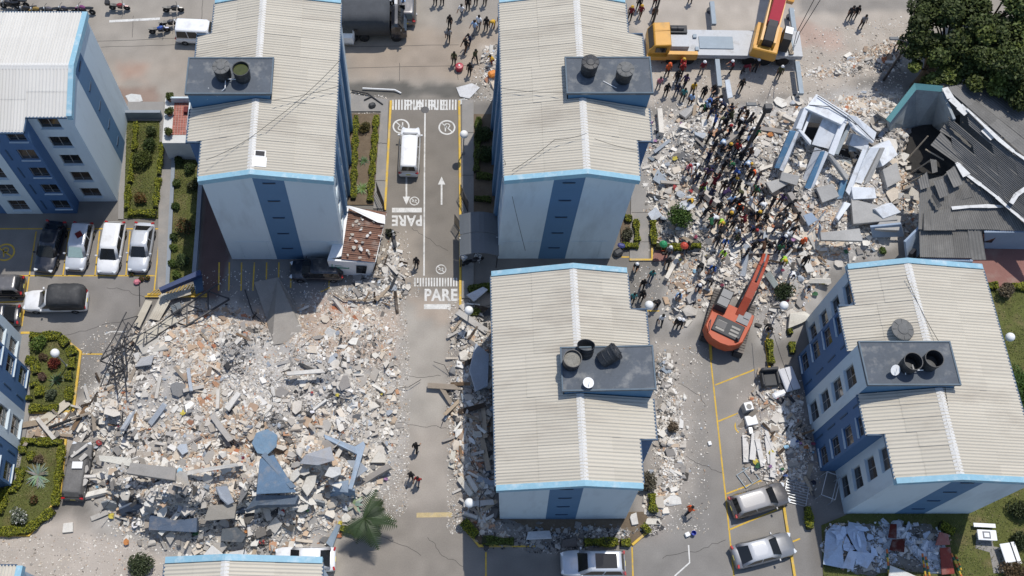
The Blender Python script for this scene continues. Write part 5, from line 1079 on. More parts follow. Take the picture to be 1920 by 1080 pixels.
    b = MB(); b.box((-L*.502,0,.62),(.03,.36,.14)); b.build('number_plate', m_plate, e)
    b = MB(); b.box((0,0,.24),(L*.9,Wd*.86,.14)); b.build('underbody', m_under, e)
    return e
D_ = math.radians
m_cw = carpaint('white_car_paint', (.74,.74,.74,1)); m_cs = carpaint('silver_car_paint', (.24,.245,.255,1), .32, .3); m_cb = carpaint('black_car_paint', (.012,.014,.022,1)); m_cg = carpaint('bright_silver_paint', (.55,.57,.6,1), .3, .2)
m_cgy = carpaint('warm_grey_paint', (.135,.13,.13,1), .32, .3)
car('parked_car','black car in the shade, leftmost of four parked under the white-roofed block',93,461,D_(-97),4.4,1.8,1.45,'sedan',m_cb)
e = car('parked_car','silver car with a red square on its roof and a sunshade',148,461,D_(-94),4.1,1.72,1.5,'hatch',m_cg, glass=None)
b = MB(); b.box((0,0,.012),(.5,.5,.03)); o = b.build('red_cloth', mat('dark_red_cloth', (.12,.012,.012,1), .9), None, P(148,440,1.5)+Vector((0,0,.03))); o.rotation_euler = (0,0,.6); tag(o, 'dark red square cloth lying on a silver car roof', 'cloth')
sun_ = [c for c in e.children if c.name.startswith('windshield')][0]; sun_.data.materials.clear(); sun_.data.materials.append(mat('silver_green_sunshade', (.34,.46,.44,1), .4, .15, 6))
car('parked_car','white car, third from left under the white-roofed block',208,463,D_(-93),4.45,1.78,1.48,'hatch',m_cw)
car('parked_car','grey silver car with dark windshield parked next to the kerb',264,462,D_(-93),4.2,1.72,1.47,'sedan',m_cg)
car('parked_car','black and grey car cut by the left edge',-6,536,D_(180),4.2,1.75,1.5,'hatch',m_cb,roofcol=m_cgy)
car('parked_car','dark car mostly hidden behind the left edge block',-14,592,D_(182),4.2,1.75,1.48,'sedan',m_cb)
car('suv','silver SUV with glass roof panel parked before the leaning block',1112,1056,D_(180),4.55,1.85,1.66,'suv',m_cg)
pr = [o for o in S.objects if o.get('label','').startswith('silver SUV')][0]
b = MB(); b.add([(-1.55,-.5,1.672),(-.05,-.52,1.672),(-.05,.52,1.672),(-1.55,.5,1.672)], [(0,1,2,3)]); b.build('roof_glass', m_glass, pr)
car('parked_car','dusty grey hatchback parked nose to the slanted block, upper of two',1424,937,D_(16),4.35,1.76,1.5,'hatch',m_cgy,roofcol=carpaint('pale_grey_roof', (.30,.29,.285,1)))
car('parked_car','silver sedan parked nose to the lawn, lower of two',1432,1031,D_(14),4.5,1.78,1.46,'sedan',m_cs,roofcol=carpaint('pale_silver_roof', (.45,.46,.48,1)))
car('van','white van driving on the shaded left lane of the driveway',768,283,D_(88),4.4,1.74,1.8,'van',m_cw,'van',group='vans')
car('van','white van parked on the street by the motorcycles',376,62,D_(-3),4.2,1.75,1.85,'van',m_cw,'van',group='vans')
car('wrecked_car','black car under the guard hut side of the shaded block',594,505,D_(180),4.2,1.75,1.45,'hatch',m_cb,group='damaged cars')
car('wrecked_car','white car half hidden above the bottom roof edge',572,1048,D_(180),4.3,1.75,1.45,'sedan',m_cw,group='damaged cars')
car('crushed_car','dust covered grey car against the left side of the big pile',145,882,D_(88),4.3,1.7,1.36,'hatch',mat('dusty_grey_paint', (.15,.145,.14,1), .85, .3, 2, .25, 9, bump=.6, bscale=6),group='damaged cars',glass=mat('dusty_glass', (.13,.125,.12,1), .8, .3, 3))
b = MB(); b.box((0,0,0),(.75,.5,.03)); tag(b.build('white_sheet', m_white, None, P(145,872,1.48)+Vector((0,0,.02))), 'white square sheet lying on the dust covered car roof', 'sheet')
# pickup with a tarpaulin
def tarp(L, Wd, z0, z1, m, parent, name='tarpaulin', seed=1, x0=0):
    q = random.Random(seed); secs = []
    for i in range(9):
        t = i/8; x = x0-L/2+L*t; h = z1-(.25 if i in (0,8) else 0)-.06*(i % 2); w = Wd/2*(.96 if i in (0,8) else 1)
        secs.append([(x, -w, z0), (x, -w*1.02, (z0+h)/2), (x, -w*.93, h-.12), (x, -w*.5+q.uniform(-.05,.05), h+q.uniform(-.03,.06)), (x, q.uniform(-.1,.1), h+.1+q.uniform(-.05,.05)), (x, w*.5, h+q.uniform(-.03,.06)), (x, w*.93, h-.12), (x, w*1.02, (z0+h)/2), (x, w, z0)])
    b = MB(); b.loft(secs); me = b.mesh(name, m, True); return link(name, me, parent)
m_tarp = mat('black_tarpaulin', (.045,.046,.048,1), .7, .3, 1.5, .2, 8, bump=.8, bscale=5, dirt=(.12,.118,.115,1), dirt_amt=.6, dirt_scale=1.3)
e = car('pickup_truck','white pickup with load under a black tarpaulin in the left lot',104,563,D_(181),4.9,1.74,1.62,'pickup',m_cw,'pickup',group='trucks')
tarp(2.7,1.78,.75,2.2,m_tarp,e,x0=-1.05)
# canvas truck and long white bus-like truck on the street
def truck(name, label, u, v, yaw, L, Wd, cabL, cabm, boxm, boxh, canvas=True, group='trucks'):
    p = P(u, v, 1.2); e = empty(name, (p.x, p.y, 0), yaw, label, 'truck', group)
    b = MB(); b.box((0,0,.75),(L,.9,.25)); b.build('chassis', m_under, e)
    b = MB(); secs = []
    for x, zt, k in ((L/2-cabL,2.15,.97),(L/2-cabL+.3,2.4,1),(L/2-.75,2.38,1),(L/2-.3,1.5,.98),(L/2,1.25,.9),(L/2+.02,.6,.88)):
        w = Wd/2*k; secs.append([(x,-w,.55),(x,-w,zt-.25),(x,-w*.86,zt),(x,w*.86,zt),(x,w,zt-.25),(x,w,.55)])
    b.loft(secs); b.build('cab', cabm, e, smooth=False, fix=True)
    b = MB(); b.slab([(L/2-.30,-Wd*.42,1.56),(L/2-.30,Wd*.42,1.56),(L/2-.74,Wd*.40,2.34),(L/2-.74,-Wd*.40,2.34)][::-1], .02); b.v = [(x+.03,y,z+.02) for x,y,z in b.v]; b.build('windshield', m_glass, e, fix=True)
    for sg in (1,-1):
        b = MB(); b.box((L/2-cabL+.75, sg*(Wd/2+.004), 1.75), (.8,.02,.55)); b.build('side_window', m_glass, e)
        b = MB(); b.box((L/2-.45, sg*(Wd/2+.15), 1.75), (.1,.25,.35)); b.build('mirror', m_black, e)
        for x in (L/2-.9, -L/2+1.1, -L/2+2.1): wheel(e, x, sg*(Wd/2-.15), .45, .28)
    bl = L-cabL-.15
    if canvas: tarp(bl, Wd*1.02, 1.0, boxh, boxm, e, 'canvas_cover', 3, -L/2+bl/2)
    else: b = MB(); b.box((-L/2+bl/2,0,(1.0+boxh)/2),(bl,Wd,boxh-1.0)); me = b.mesh('cargo_box', boxm); bevel_mesh(me, .06); link('cargo_box', me, e)
    return e
m_canvas = mat('charcoal_canvas', (.022,.023,.026,1), .85, .25, 1.2, .2, 9, bump=.4)
m_canvas_g = mat('grey_canvas', (.060,.064,.070,1), .85, .25, 1.2, .2, 9, bump=.4)
truck('canvas_truck','dark canvas covered truck parked across the top street',700,42,D_(0),5.8,2.4,1.3,m_cb,m_canvas_g,3.3)
truck('box_truck','long white truck beside the canvas truck and the block wall',648,22,D_(-92),5.6,1.9,1.5,m_cw,m_white,2.3,False)
truck('parked_truck','white truck cut by the top edge above the canvas truck',690,-6,D_(0),5.2,2.2,1.4,m_cw,m_cw,2.5,False)
car('parked_car','dark vehicle behind the canvas truck at the top edge',762,6,D_(90),4.2,1.75,1.5,'hatch',m_cgy)
# motorcycles
def motorcycle(name, label, u, v, yaw, col, first=None):
    p = P(u, v, .3); e = empty(name, (p.x, p.y, 0), yaw, label, 'motorcycle', 'motorcycles parked along the street')
    e.rotation_euler = (.12, 0, yaw)
    for x in (.66, -.62):
        b = MB(); M = Matrix.Rotation(math.pi/2, 3, 'X'); b.lathe([(.20,-.05),(.29,-.055),(.31,0),(.29,.055),(.20,.05)], n=16, M=M); w = b.build('wheel', m_rubber, e, (x,0,.31)); b = MB(); b.lathe([(.05,-.06),(.19,-.02),(.19,.02),(.05,.06)], n=10, M=M); b.build('rim', m_rim, w)
    b = MB(); b.tube([(.66,0,.31),(.48,0,.95)], .035, 5); b.tube([(.66,.08,.31),(.48,.08,.9)], .03, 5); b.build('fork', m_steel, e)
    b = MB(); b.loft([[(-.1,-.08,.35),(-.1,.08,.35),(-.1,.08,.62),(-.1,-.08,.62)],[(.28,-.13,.3),(.28,.13,.3),(.3,.1,.65),(.3,-.1,.65)]]); b.tube([(-.62,0,.31),(-.05,.1,.4)], .04, 5); b.build('engine', m_dsteel, e)
    b = MB(); b.loft([[(-.12,-.1,.7),(-.12,.1,.7),(-.12,.07,.84),(-.12,-.07,.84)],[(.15,-.17,.66),(.15,.17,.66),(.15,.13,.95),(.15,-.13,.95)],[(.42,-.13,.72),(.42,.13,.72),(.4,.09,.94),(.4,-.09,.94)]]); me = b.mesh('fuel_tank', mat('motorcycle_paint', src='obj', rough=.3, var=.05, coat=.6)); bevel_mesh(me, .03); o = link('fuel_tank', me, e); o.color = col
    b = MB(); b.loft([[(-.85,-.08,.82),(-.85,.08,.82),(-.85,.06,.9),(-.85,-.06,.9)],[(-.45,-.15,.74),(-.45,.15,.74),(-.45,.13,.84),(-.45,-.13,.84)],[(-.1,-.11,.72),(-.1,.11,.72),(-.1,.1,.8),(-.1,-.1,.8)]]); b.build('seat', m_black, e)
    b = MB(); b.tube([(.36,-.4,1.02),(.45,-.15,1.05),(.45,.15,1.05),(.36,.4,1.02)], .022, 5); b.build('handlebar', m_dsteel, e)
    b = MB(); b.lathe([(.09,-.04),(.1,.03),(.05,.06)], (.56,0,.86), 10, Matrix.Rotation(math.pi/2, 3, 'Y')); b.build('headlight', m_head, e)
    b = MB(); b.box((.66,0,.66),(.42,.1,.03), ry=.2); o = b.build('mudguard', MATS['motorcycle_paint'], e); o.color = col
    return e
for u, v, a, c, lab in ((20,12,175,(.02,.02,.025,1),'black motorcycle at the top left corner'), (36,8,170,(.03,.03,.03,1),'dark motorcycle second from the top left corner'), (54,22,185,(.02,.02,.02,1),'black motorcycle just above the white roof, left one'), (74,24,184,(.25,.16,.03,1),'motorcycle with yellowish tank above the white roof'), (98,24,180,(.10,.09,.10,1),'grey motorcycle above the middle of the white roof'), (126,23,176,(.03,.03,.05,1),'dark motorcycle above the white roof near its blue edge'), (160,22,172,(.16,.03,.12,1),'purple motorcycle at the corner of the white roof'),
        (224,14,-2,(.25,.015,.02,1),'red motorcycle with a top box parked at the kerb'), (325,18,3,(.02,.02,.025,1),'black motorcycle parked at the kerb above the white van'), (318,45,8,(.05,.05,.055,1),'dark motorcycle standing between the blue one and the van'), (299,57,10,(.01,.06,.30,1),'blue motorcycle standing on the street left of the van')):
    motorcycle('motorcycle', lab, u, v, D_(a), c)
b = MB(); b.box((0,0,.02),(.4,.42,.36)); me = b.mesh('top_box', m_black); bevel_mesh(me, .04); par = [o for o in S.objects if o.get('label','').startswith('red motorcycle')][0]; link('top_box', me, par, (-.85,0,1.08))
# excavator ----------------------------------------------------------
m_exc = mat('orange_red_paint', (.44,.078,.026,1), .6, .16, 1.2, .1, 8, coat=.1, dirt=(.25,.12,.07,1), dirt_amt=.4, dirt_scale=1.2)
m_excd = mat('dirty_track_steel', (.11,.10,.09,1), .8, .3, 2, .2, 10, dirt=(.28,.24,.20,1), dirt_amt=.8, dirt_scale=1.5)
m_deckdk = mat('dark_grip_panel', (.035,.037,.04,1), .6, .2)
pe = P(1368,600,1.3); ex = empty('excavator', (pe.x, pe.y, 0), D_(62), 'orange red tracked excavator reaching its arm into the right rubble', 'excavator')
for sg in (1,-1):
    tr = empty('track', (0,0,0)); tr.parent = ex; tr.rotation_euler = (0,0,D_(8)); tr.location = (.1, sg*1.2, 0)
    prof = [(x, z) for x, z in ((-2.1,.45),(-2.0,.12),(-1.7,.0),(1.7,.0),(2.0,.12),(2.1,.45),(1.95,.78),(1.7,.88),(-1.7,.88),(-1.95,.78))]
    b = MB(); b.loft([[(x,-.3,z) for x,z in prof],[(x,.3,z) for x,z in prof]]); b.build('track_body', m_under, tr, fix=True)
    b = MB(); b.box((0,0,0),(.16,.66,.05)); tm_ = b.mesh('track_plate', m_excd)
    for i in range(19): link('track_plate', tm_, tr, (-1.8+i*.2, 0, .90), (0, rh.uniform(-.05,.05), 0))
b = MB(); b.box((0,0,.75),(2.4,1.9,.35)); b.lathe([(.75,.9),(.75,1.05)]); b.build('undercarriage', m_excd, ex)
b = MB()
hb = [(-1.95,-1.0),(-2.2,-.6),(-2.28,0),(-2.2,.6),(-1.95,1.0),(-1.5,1.35),(.2,1.42),(.75,1.35),(.75,-1.35),(.2,-1.42),(-1.5,-1.35)]
b.loft([[(x,y,1.05) for x,y in hb],[(x*1.0,y,1.95) for x,y in hb],[(x*.97,y*.96,2.1) for x,y in hb]]); b.build('house_body', m_exc, ex, fix=True)
b = MB(); b.box((-1.0,-.08,2.16),(1.25,2.0,.16)); me = b.mesh('engine_hood', m_deckdk); bevel_mesh(me, .05); hd = link('engine_hood', me, ex)
for i in range(6): b = MB(); b.box((-1.35+.28*(i%3),-.55+.95*(i//3),2.255),(.16,.6,.03)); b.build('vent_slat', m_black, hd)
b = MB(); b.box((-1.0,.45,2.25),(.5,.7,.06)); b.build('hood_panel', m_dsteel, hd)
b = MB(); b.loft([[(-.1,.52,1.3),(1.75,.52,1.3),(1.75,1.4,1.3),(-.1,1.4,1.3)],[(-.1,.52,2.2),(1.75,.52,2.2),(1.75,1.4,2.2),(-.1,1.4,2.2)],[(.0,.6,2.85),(1.35,.6,2.85),(1.35,1.32,2.85),(.0,1.32,2.85)]]); b.build('cab', m_deckdk, ex, fix=True)
b = MB(); b.box((.38,.96,2.88),(.6,.72,.06)); b.box((1.02,.96,2.88),(.58,.72,.06)); b.build('cab_roof', mat('grey_cab_roof', (.16,.16,.16,1), .5, .15), ex)
b = MB(); b.slab([(1.78,.58,2.15),(1.78,1.34,2.15),(1.40,1.28,2.82),(1.40,.64,2.82)], .02); b.build('windshield', m_glass, ex, fix=True)
m_excb = mat('worn_red_boom_paint', (.33,.055,.025,1), .6, .25, 1.5, .15, 8, dirt=(.16,.09,.06,1), dirt_amt=.6, dirt_scale=1.5)
def boom(pts, w, m, name, par=ex, y=0):
    b = MB(); b.loft([[(x,y-w/2,z-h/2),(x,y+w/2,z-h/2),(x,y+w/2,z+h/2),(x,y-w/2,z+h/2)] for x,z,h in pts]); me = b.mesh(name, m); bevel_mesh(me, .03); return link(name, me, par)
boom([(.2,1.8,.6),(1.4,2.6,.75),(2.5,2.9,.8),(3.7,2.6,.65),(4.7,2.1,.5)], .55, m_excb, 'boom', y=-.4)
boom([(4.3,2.45,.4),(4.8,2.2,.6),(5.6,1.6,.45),(6.2,1.0,.35)], .5, m_excb, 'arm', y=-.4)
for yy in (-.50,.30):
    b = MB(); b.tube([(.8,yy-.3,1.7),(2.3,yy-.3,2.85)], .07, 8); b.build('hydraulic_cylinder', m_dsteel, ex)
b = MB(); b.tube([(2.6,-.4,3.4),(4.5,-.4,2.7)], .07, 8); b.build('hydraulic_cylinder', m_dsteel, ex)
b = MB(); b.tube([(4.7,-.4,2.6),(6.0,-.4,1.5)], .06, 8); b.build('hydraulic_cylinder', m_steel, ex)
b = MB(); b.loft([[(5.9,-.9,1.0),(5.9,.1,1.0),(6.05,.1,1.2),(6.05,-.9,1.2)],[(6.3,-.95,.5),(6.3,.15,.5),(6.7,.15,.9),(6.7,-.95,.9)],[(6.6,-.95,.3),(6.6,.15,.3),(6.9,.15,.5),(6.9,-.95,.5)]]); b.build('bucket', m_excd, ex, fix=True)
b = MB(); b.box((.2,-.75,2.14),(.9,.8,.1)); b.box((.45,-.9,2.2),(.5,.4,.12)); b.build('side_deck', mat('grey_deck_plate', (.22,.22,.22,1), .6, .2), ex)
b = MB(); b.tube([(-1.9,1.0,2.1),(-1.9,1.0,2.5),(-1.1,1.2,2.5),(-1.1,1.2,2.1)], .03, 5); b.build('handrail', m_dsteel, ex)
b = MB(); b.lathe([(.1,0),(.1,.45),(.07,.5)], (-1.5,-.9,2.1), 10); b.build('exhaust', m_dsteel, ex)
ex.scale = (1.1, 1.12, 1.0)
# mobile crane --------------------------------------------------------
m_cy = mat('crane_yellow', (.58,.29,.04,1), .45, .12, 1.5, .08, 9, coat=.2, dirt=(.25,.16,.06,1), dirt_amt=.4, dirt_scale=1.3)
m_cr = mat('crane_red', (.40,.02,.04,1), .45, .12)
m_cdeck = mat('pale_deck_plate', (.44,.45,.46,1), .55, .14, 1.2, .1, 9, dirt=(.26,.25,.23,1), dirt_amt=.75, dirt_scale=1.2)
m_cgrey = mat('outrigger_grey', (.24,.29,.33,1), .55, .15)
c0 = P(1362,80,1.4); cr = empty('mobile_crane', (c0.x, c0.y, 0), D_(-1), 'long yellow and grey mobile crane on outriggers at the top right', 'crane')
b = MB(); b.box((.6,0,1.15),(11.6,2.6,.5)); b.build('carrier_deck', m_cdeck, cr)
b = MB(); b.box((.6,0,.7),(11.2,1.3,.5)); b.build('chassis', m_under, cr)
for x in (-4.6,-3.2,2.0,3.4,4.9):
    for sg in (1,-1): wheel(cr, x, sg*1.15, .55, .4)
b = MB(); b.loft([[(-6.75,-1.25,.6),(-6.75,1.25,.6),(-6.75,1.2,1.7),(-6.75,-1.2,1.7)],[(-6.55,-1.28,.6),(-6.55,1.28,.6),(-6.35,1.2,2.5),(-6.35,-1.2,2.5)],[(-5.0,-1.28,.6),(-5.0,1.28,.6),(-5.0,1.2,2.6),(-5.0,-1.2,2.6)]]); me = b.mesh('carrier_cab', m_cy); bevel_mesh(me, .06); link('carrier_cab', me, cr)
b = MB(); b.slab([(-6.68,-1.05,1.72),(-6.40,-1.05,2.4),(-6.40,1.05,2.4),(-6.68,1.05,1.72)], .02); b.v = [(x-.06,y,z) for x,y,z in b.v]; b.build('windshield', m_glass, cr, fix=True)
b = MB(); b.box((-5.68,.3,2.63),(1.3,.02,.03)); b.build('roof_rib', mat('rib', (.40,.20,.03,1), .5), cr)
for sg in (1,-1): b = MB(); b.box((-5.8,sg*1.29,1.95),(.9,.03,.6)); b.build('side_window', m_glass, cr)
b = MB(); b.box((-4.2,.85,1.75),(1.5,.75,.7)); b.build('engine_bay', m_deckdk, cr)
for x in (-4.55,-4.05): b = MB(); b.lathe([(.2,-.3),(.2,.3)], (x,.85,2.15), 12, Matrix.Rotation(math.pi/2, 3, 'Y')); b.build('air_filter', m_dsteel, cr)
b = MB(); b.box((-4.1,-.25,1.7),(1.5,1.2,.5)); b.build('engine_cover', m_cdeck, cr)
b = MB(); b.box((-3.9,-1.28,1.25),(2.6,.35,.8)); b.box((-6.0,-1.3,1.0),(1.7,.3,.5)); b.build('mudguard', m_cy, cr)
b = MB(); b.box((-.9,-.05,1.45),(2.9,1.25,.08)); b.box((4.9,-.1,1.45),(1.6,1.2,.08)); b.build('deck_plate', m_cgrey, cr)
for x in (-2.7,-2.6): b = MB(); b.box((x,(.55 if x < -2.65 else -.75),1.48),(.3,.35,.2)); b.build('deck_box', m_cgrey, cr)
b = MB(); b.box((5.35,-.25,1.52),(.35,1.9,.12), rz=.08); b.build('timber_mat', m_wood, cr)
# superstructure, turned towards the street
ss = empty('superstructure', (3.2,-.1,1.45)); ss.parent = cr; ss.rotation_euler = (0,0,D_(74))
b = MB(); b.lathe([(1.05,0),(1.1,.35)], n=20); b.loft([[(-1.7,-1.15,.3),(1.3,-1.15,.3),(1.3,1.1,.3),(-1.7,1.1,.3)],[(-1.5,-1.1,1.0),(1.3,-1.1,1.0),(1.3,1.0,1.0),(-1.5,1.0,1.0)]]); me = b.mesh('turntable', m_cy); link('turntable', me, ss)
b = MB(); b.loft([[(-.6,-1.95,.3),(1.2,-1.95,.3),(1.2,-1.15,.3),(-.6,-1.15,.3)],[(-.5,-1.9,1.9),(.9,-1.9,1.9),(.9,-1.2,1.9),(-.5,-1.2,1.9)]]); b.build('operator_cab', m_deckdk, ss, fix=True)
b = MB(); b.box((.45,-1.55,1.93),(.7,.65,.05)); b.build('cab_roof', m_white, ss)
b = MB()
for yy in (-.55,.55): b.loft([[(-1.6,yy-.1,.8),(-1.6,yy+.1,.8),(-1.4,yy+.1,2.2),(-1.4,yy-.1,2.2)],[(3.2,yy-.1,2.2),(3.2,yy+.1,2.2),(3.2,yy+.1,2.9),(3.2,yy-.1,2.9)]])
b.build('boom_cradle', m_cy, ss)
boom([(-1.4,1.9,.8),(-.2,2.3,.95),(.3,2.5,.9)], .8, m_dsteel, 'boom_base', ss)
boom([(.1,2.35,1.0),(6.5,5.2,1.0),(13,8.4,.9)], .95, m_cr, 'boom', ss)
b = MB(); b.tube([(-.6,.1,1.2),(3.8,.1,3.2)], .2, 10); b.build('lift_cylinder', m_steel, ss)
for yy in (.95,-.95): b = MB(); b.box((3.0,yy,3.0),(1.0,.55,.8), ry=-.4); b.build('winch_box', m_cy, ss)
b = MB(); b.box((-1.65,0,.9),(.5,2.1,1.2)); me = b.mesh('counterweight', m_cy); bevel_mesh(me, .08); link('counterweight', me, ss)
for u, va, vb, lab in ((1334,8,50,0),(1484,18,72,1),(1346,116,166,2),(1497,118,178,3)):
    a = P(u, va, .7)-Vector(cr.location); c = P(u+(1 if va > 100 else 0), vb, .7)-Vector(cr.location); b = MB(); b.box(((a.x+c.x)/2,(a.y+c.y)/2,.95),(.38,abs(a.y-c.y),.32)); o = b.build('outrigger', m_cgrey, cr)
    f = a if va < 100 else c; yy = f.y+(-.2 if va < 100 else .2); b = MB(); b.tube([(f.x,yy,1.0),(f.x,yy,.1)], .09, 8); b.build('jack', m_steel, o); b = MB(); b.lathe([(.38,.02),(.38,.1),(.15,.16)], (f.x,yy,0), 12); b.build('foot_pad', m_dsteel, o)
b = MB(); b.tube([(5.9,-.1,1.5),P(1500,60,5)-Vector(cr.location),P(1540,-5,9)-Vector(cr.location)], .03, 5); b.build('hoist_rope', m_dsteel, cr)
b = MB(); b.tube([(5.7,-.3,1.5),P(1494,60,5)-Vector(cr.location),P(1528,-5,9)-Vector(cr.location)], .03, 5); b.build('hoist_rope', m_dsteel, cr)
# ---------------------------------------------------------------- plants
npr = np.random.RandomState(8)
def leaf_quads(c, size, cols, up=.5, aspect=.6):
    n = len(c); d = npr.randn(n,3); d /= np.linalg.norm(d,axis=1)[:,None]; nrm = npr.randn(n,3)+np.array([0,0,up*3]); nrm /= np.linalg.norm(nrm,axis=1)[:,None]
    u = np.cross(nrm, d); u /= np.linalg.norm(u,axis=1)[:,None]+1e-9; w = np.cross(nrm, u); s = size*(.6+.8*npr.rand(n))[:,None]
    v = np.stack([c-u*s, c+w*s*aspect, c+u*s, c-w*s*aspect], 1)
    f = np.arange(4*n).reshape(n,4); return v.reshape(-1,3), f, np.repeat(cols, 4, 0)
def leaf_cols(n, base, var=.3, alt=None, altp=.2):
    c = np.array(base)[None]*(1-var+2*var*npr.rand(n,1))
    if alt is not None: k = npr.rand(n) < altp; c[k] = np.array(alt)*(1-var+2*var*npr.rand(k.sum(),1))
    return c
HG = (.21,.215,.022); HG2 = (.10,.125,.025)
def hedge(px, label, w=.55, h=.6, base=HG, group='clipped hedges of the gardens'):
    pts = [Pg(u, v) for u, v in px]; L = [(pts[i+1]-pts[i]).length for i in range(len(pts)-1)]; C = []; n = int(sum(L)*w*1100)
    for i, l in enumerate(L):
        k = int(n*l/sum(L)); t = npr.rand(k); d = (pts[i+1]-pts[i]); nr = np.array([-d.y, d.x])/l
        a = np.array(pts[i])[None]+t[:,None]*np.array(d)[None]; s = npr.uniform(-1,1,k); z = h*(.15+.85*npr.rand(k)**.4); ww = w*.5*(1-.25*(z/h)**3)*(.9+.25*np.sin(a[:,0]*3+a[:,1]*4))
        a[:,:2] += nr[None]*(s*ww)[:,None]; a[:,2] += z*(.94+.1*np.sin(a[:,0]*5)); C.append(a)
    C = np.concatenate(C); v, f, c = leaf_quads(C, .055, leaf_cols(len(C), base, .35, (.06,.085,.014), .3), .35, .7)
    p = pts[0]; o = empty('hedge', p, 0, label, 'hedge', group)
    fo = link('foliage', np_mesh('foliage', v-np.array(p)[None], [f], m_leafattr, c), o)
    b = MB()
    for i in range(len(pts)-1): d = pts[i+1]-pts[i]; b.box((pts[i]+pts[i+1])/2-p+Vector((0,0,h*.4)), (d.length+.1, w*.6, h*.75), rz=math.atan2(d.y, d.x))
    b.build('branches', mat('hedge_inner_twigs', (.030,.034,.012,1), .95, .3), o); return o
def bush(u, v, r, label, base=(.05,.075,.018), alt=None, h=.85, leaf=.07, name='bush', cat='bush', n=None, group='garden bushes', dz=0, z=None):
    p = Pg(u, v, r*h*.6); p.z = gz(p.x, p.y) if z is None else z; n = n or int(1500*r*r+300)
    lob = [np.array([npr.uniform(-.4,.4)*r, npr.uniform(-.4,.4)*r, npr.uniform(.55,1.0)*r*h, npr.uniform(.42,.65)*r]) for _ in range(7)]+[np.array([0,0,.75*r*h,.72*r])]
    C = []
    for l in lob:
        k = n//8; d = npr.randn(k,3); d /= np.linalg.norm(d,axis=1)[:,None]; q = l[:3]+d*(l[3]*npr.rand(k)**.25)[:,None]*np.array([1,1,h]); C.append(q)
    C = np.concatenate(C); C[:,2] = np.abs(C[:,2])+.03; vv, f, c = leaf_quads(C, leaf, leaf_cols(len(C), base, .4, alt, .25), .3)
    o = empty(name, p, 0, label, cat, group); link('foliage', np_mesh('foliage', vv, [f], m_leafattr, c), o)
    b = MB(); b.tube([(0,0,-.05),(.03,.02,r*h*.8)], [.06*r+.02,.03]); b.build('stem', mat('bark', (.10,.075,.05,1), .95, .3, 3, .3, 12, bump=.5), o); return o
def rosette(u, v, r, label, base, n=26, w=.09, h=.5, name='agave', cat='plant', up=.6, group='spiky garden plants'):
    p = Pg(u, v, .3); p.z = gz(p.x, p.y); o = empty(name, p, 0, label, cat, group); q = random.Random(int(u*7+v))
    for k in range(n):
        a = 2*math.pi*k/n*2.4+q.uniform(-.2,.2); e = up*(1-k/n)+.25; L = r*(.75+.4*q.random()); b = MB(); vs = []
        for i in range(5):
            t = i/4; x = L*t*math.cos(e*.9); z = .12+h*L*math.sin(e)*t*1.4-.55*L*t*t*h; ww = w*(1-t)**.6*(.6+1.2*t*(1-t)*1.6)+.004
            for s in (-1,1): vs.append((math.cos(a)*x-math.sin(a)*s*ww, math.sin(a)*x+math.cos(a)*s*ww, z+abs(s)*ww*.3))
        b.add(vs, [(2*i,2*i+1,2*i+3,2*i+2) for i in range(4)]); m = b.build('leaf', mat('leaf_green_obj', src='obj', rough=.5, var=.15, scale=3), o); m.color = tuple(x*q.uniform(.75,1.25) for x in base)+(1,)
    return o
GA = 'of the garden between the white-roofed block and the terrace'
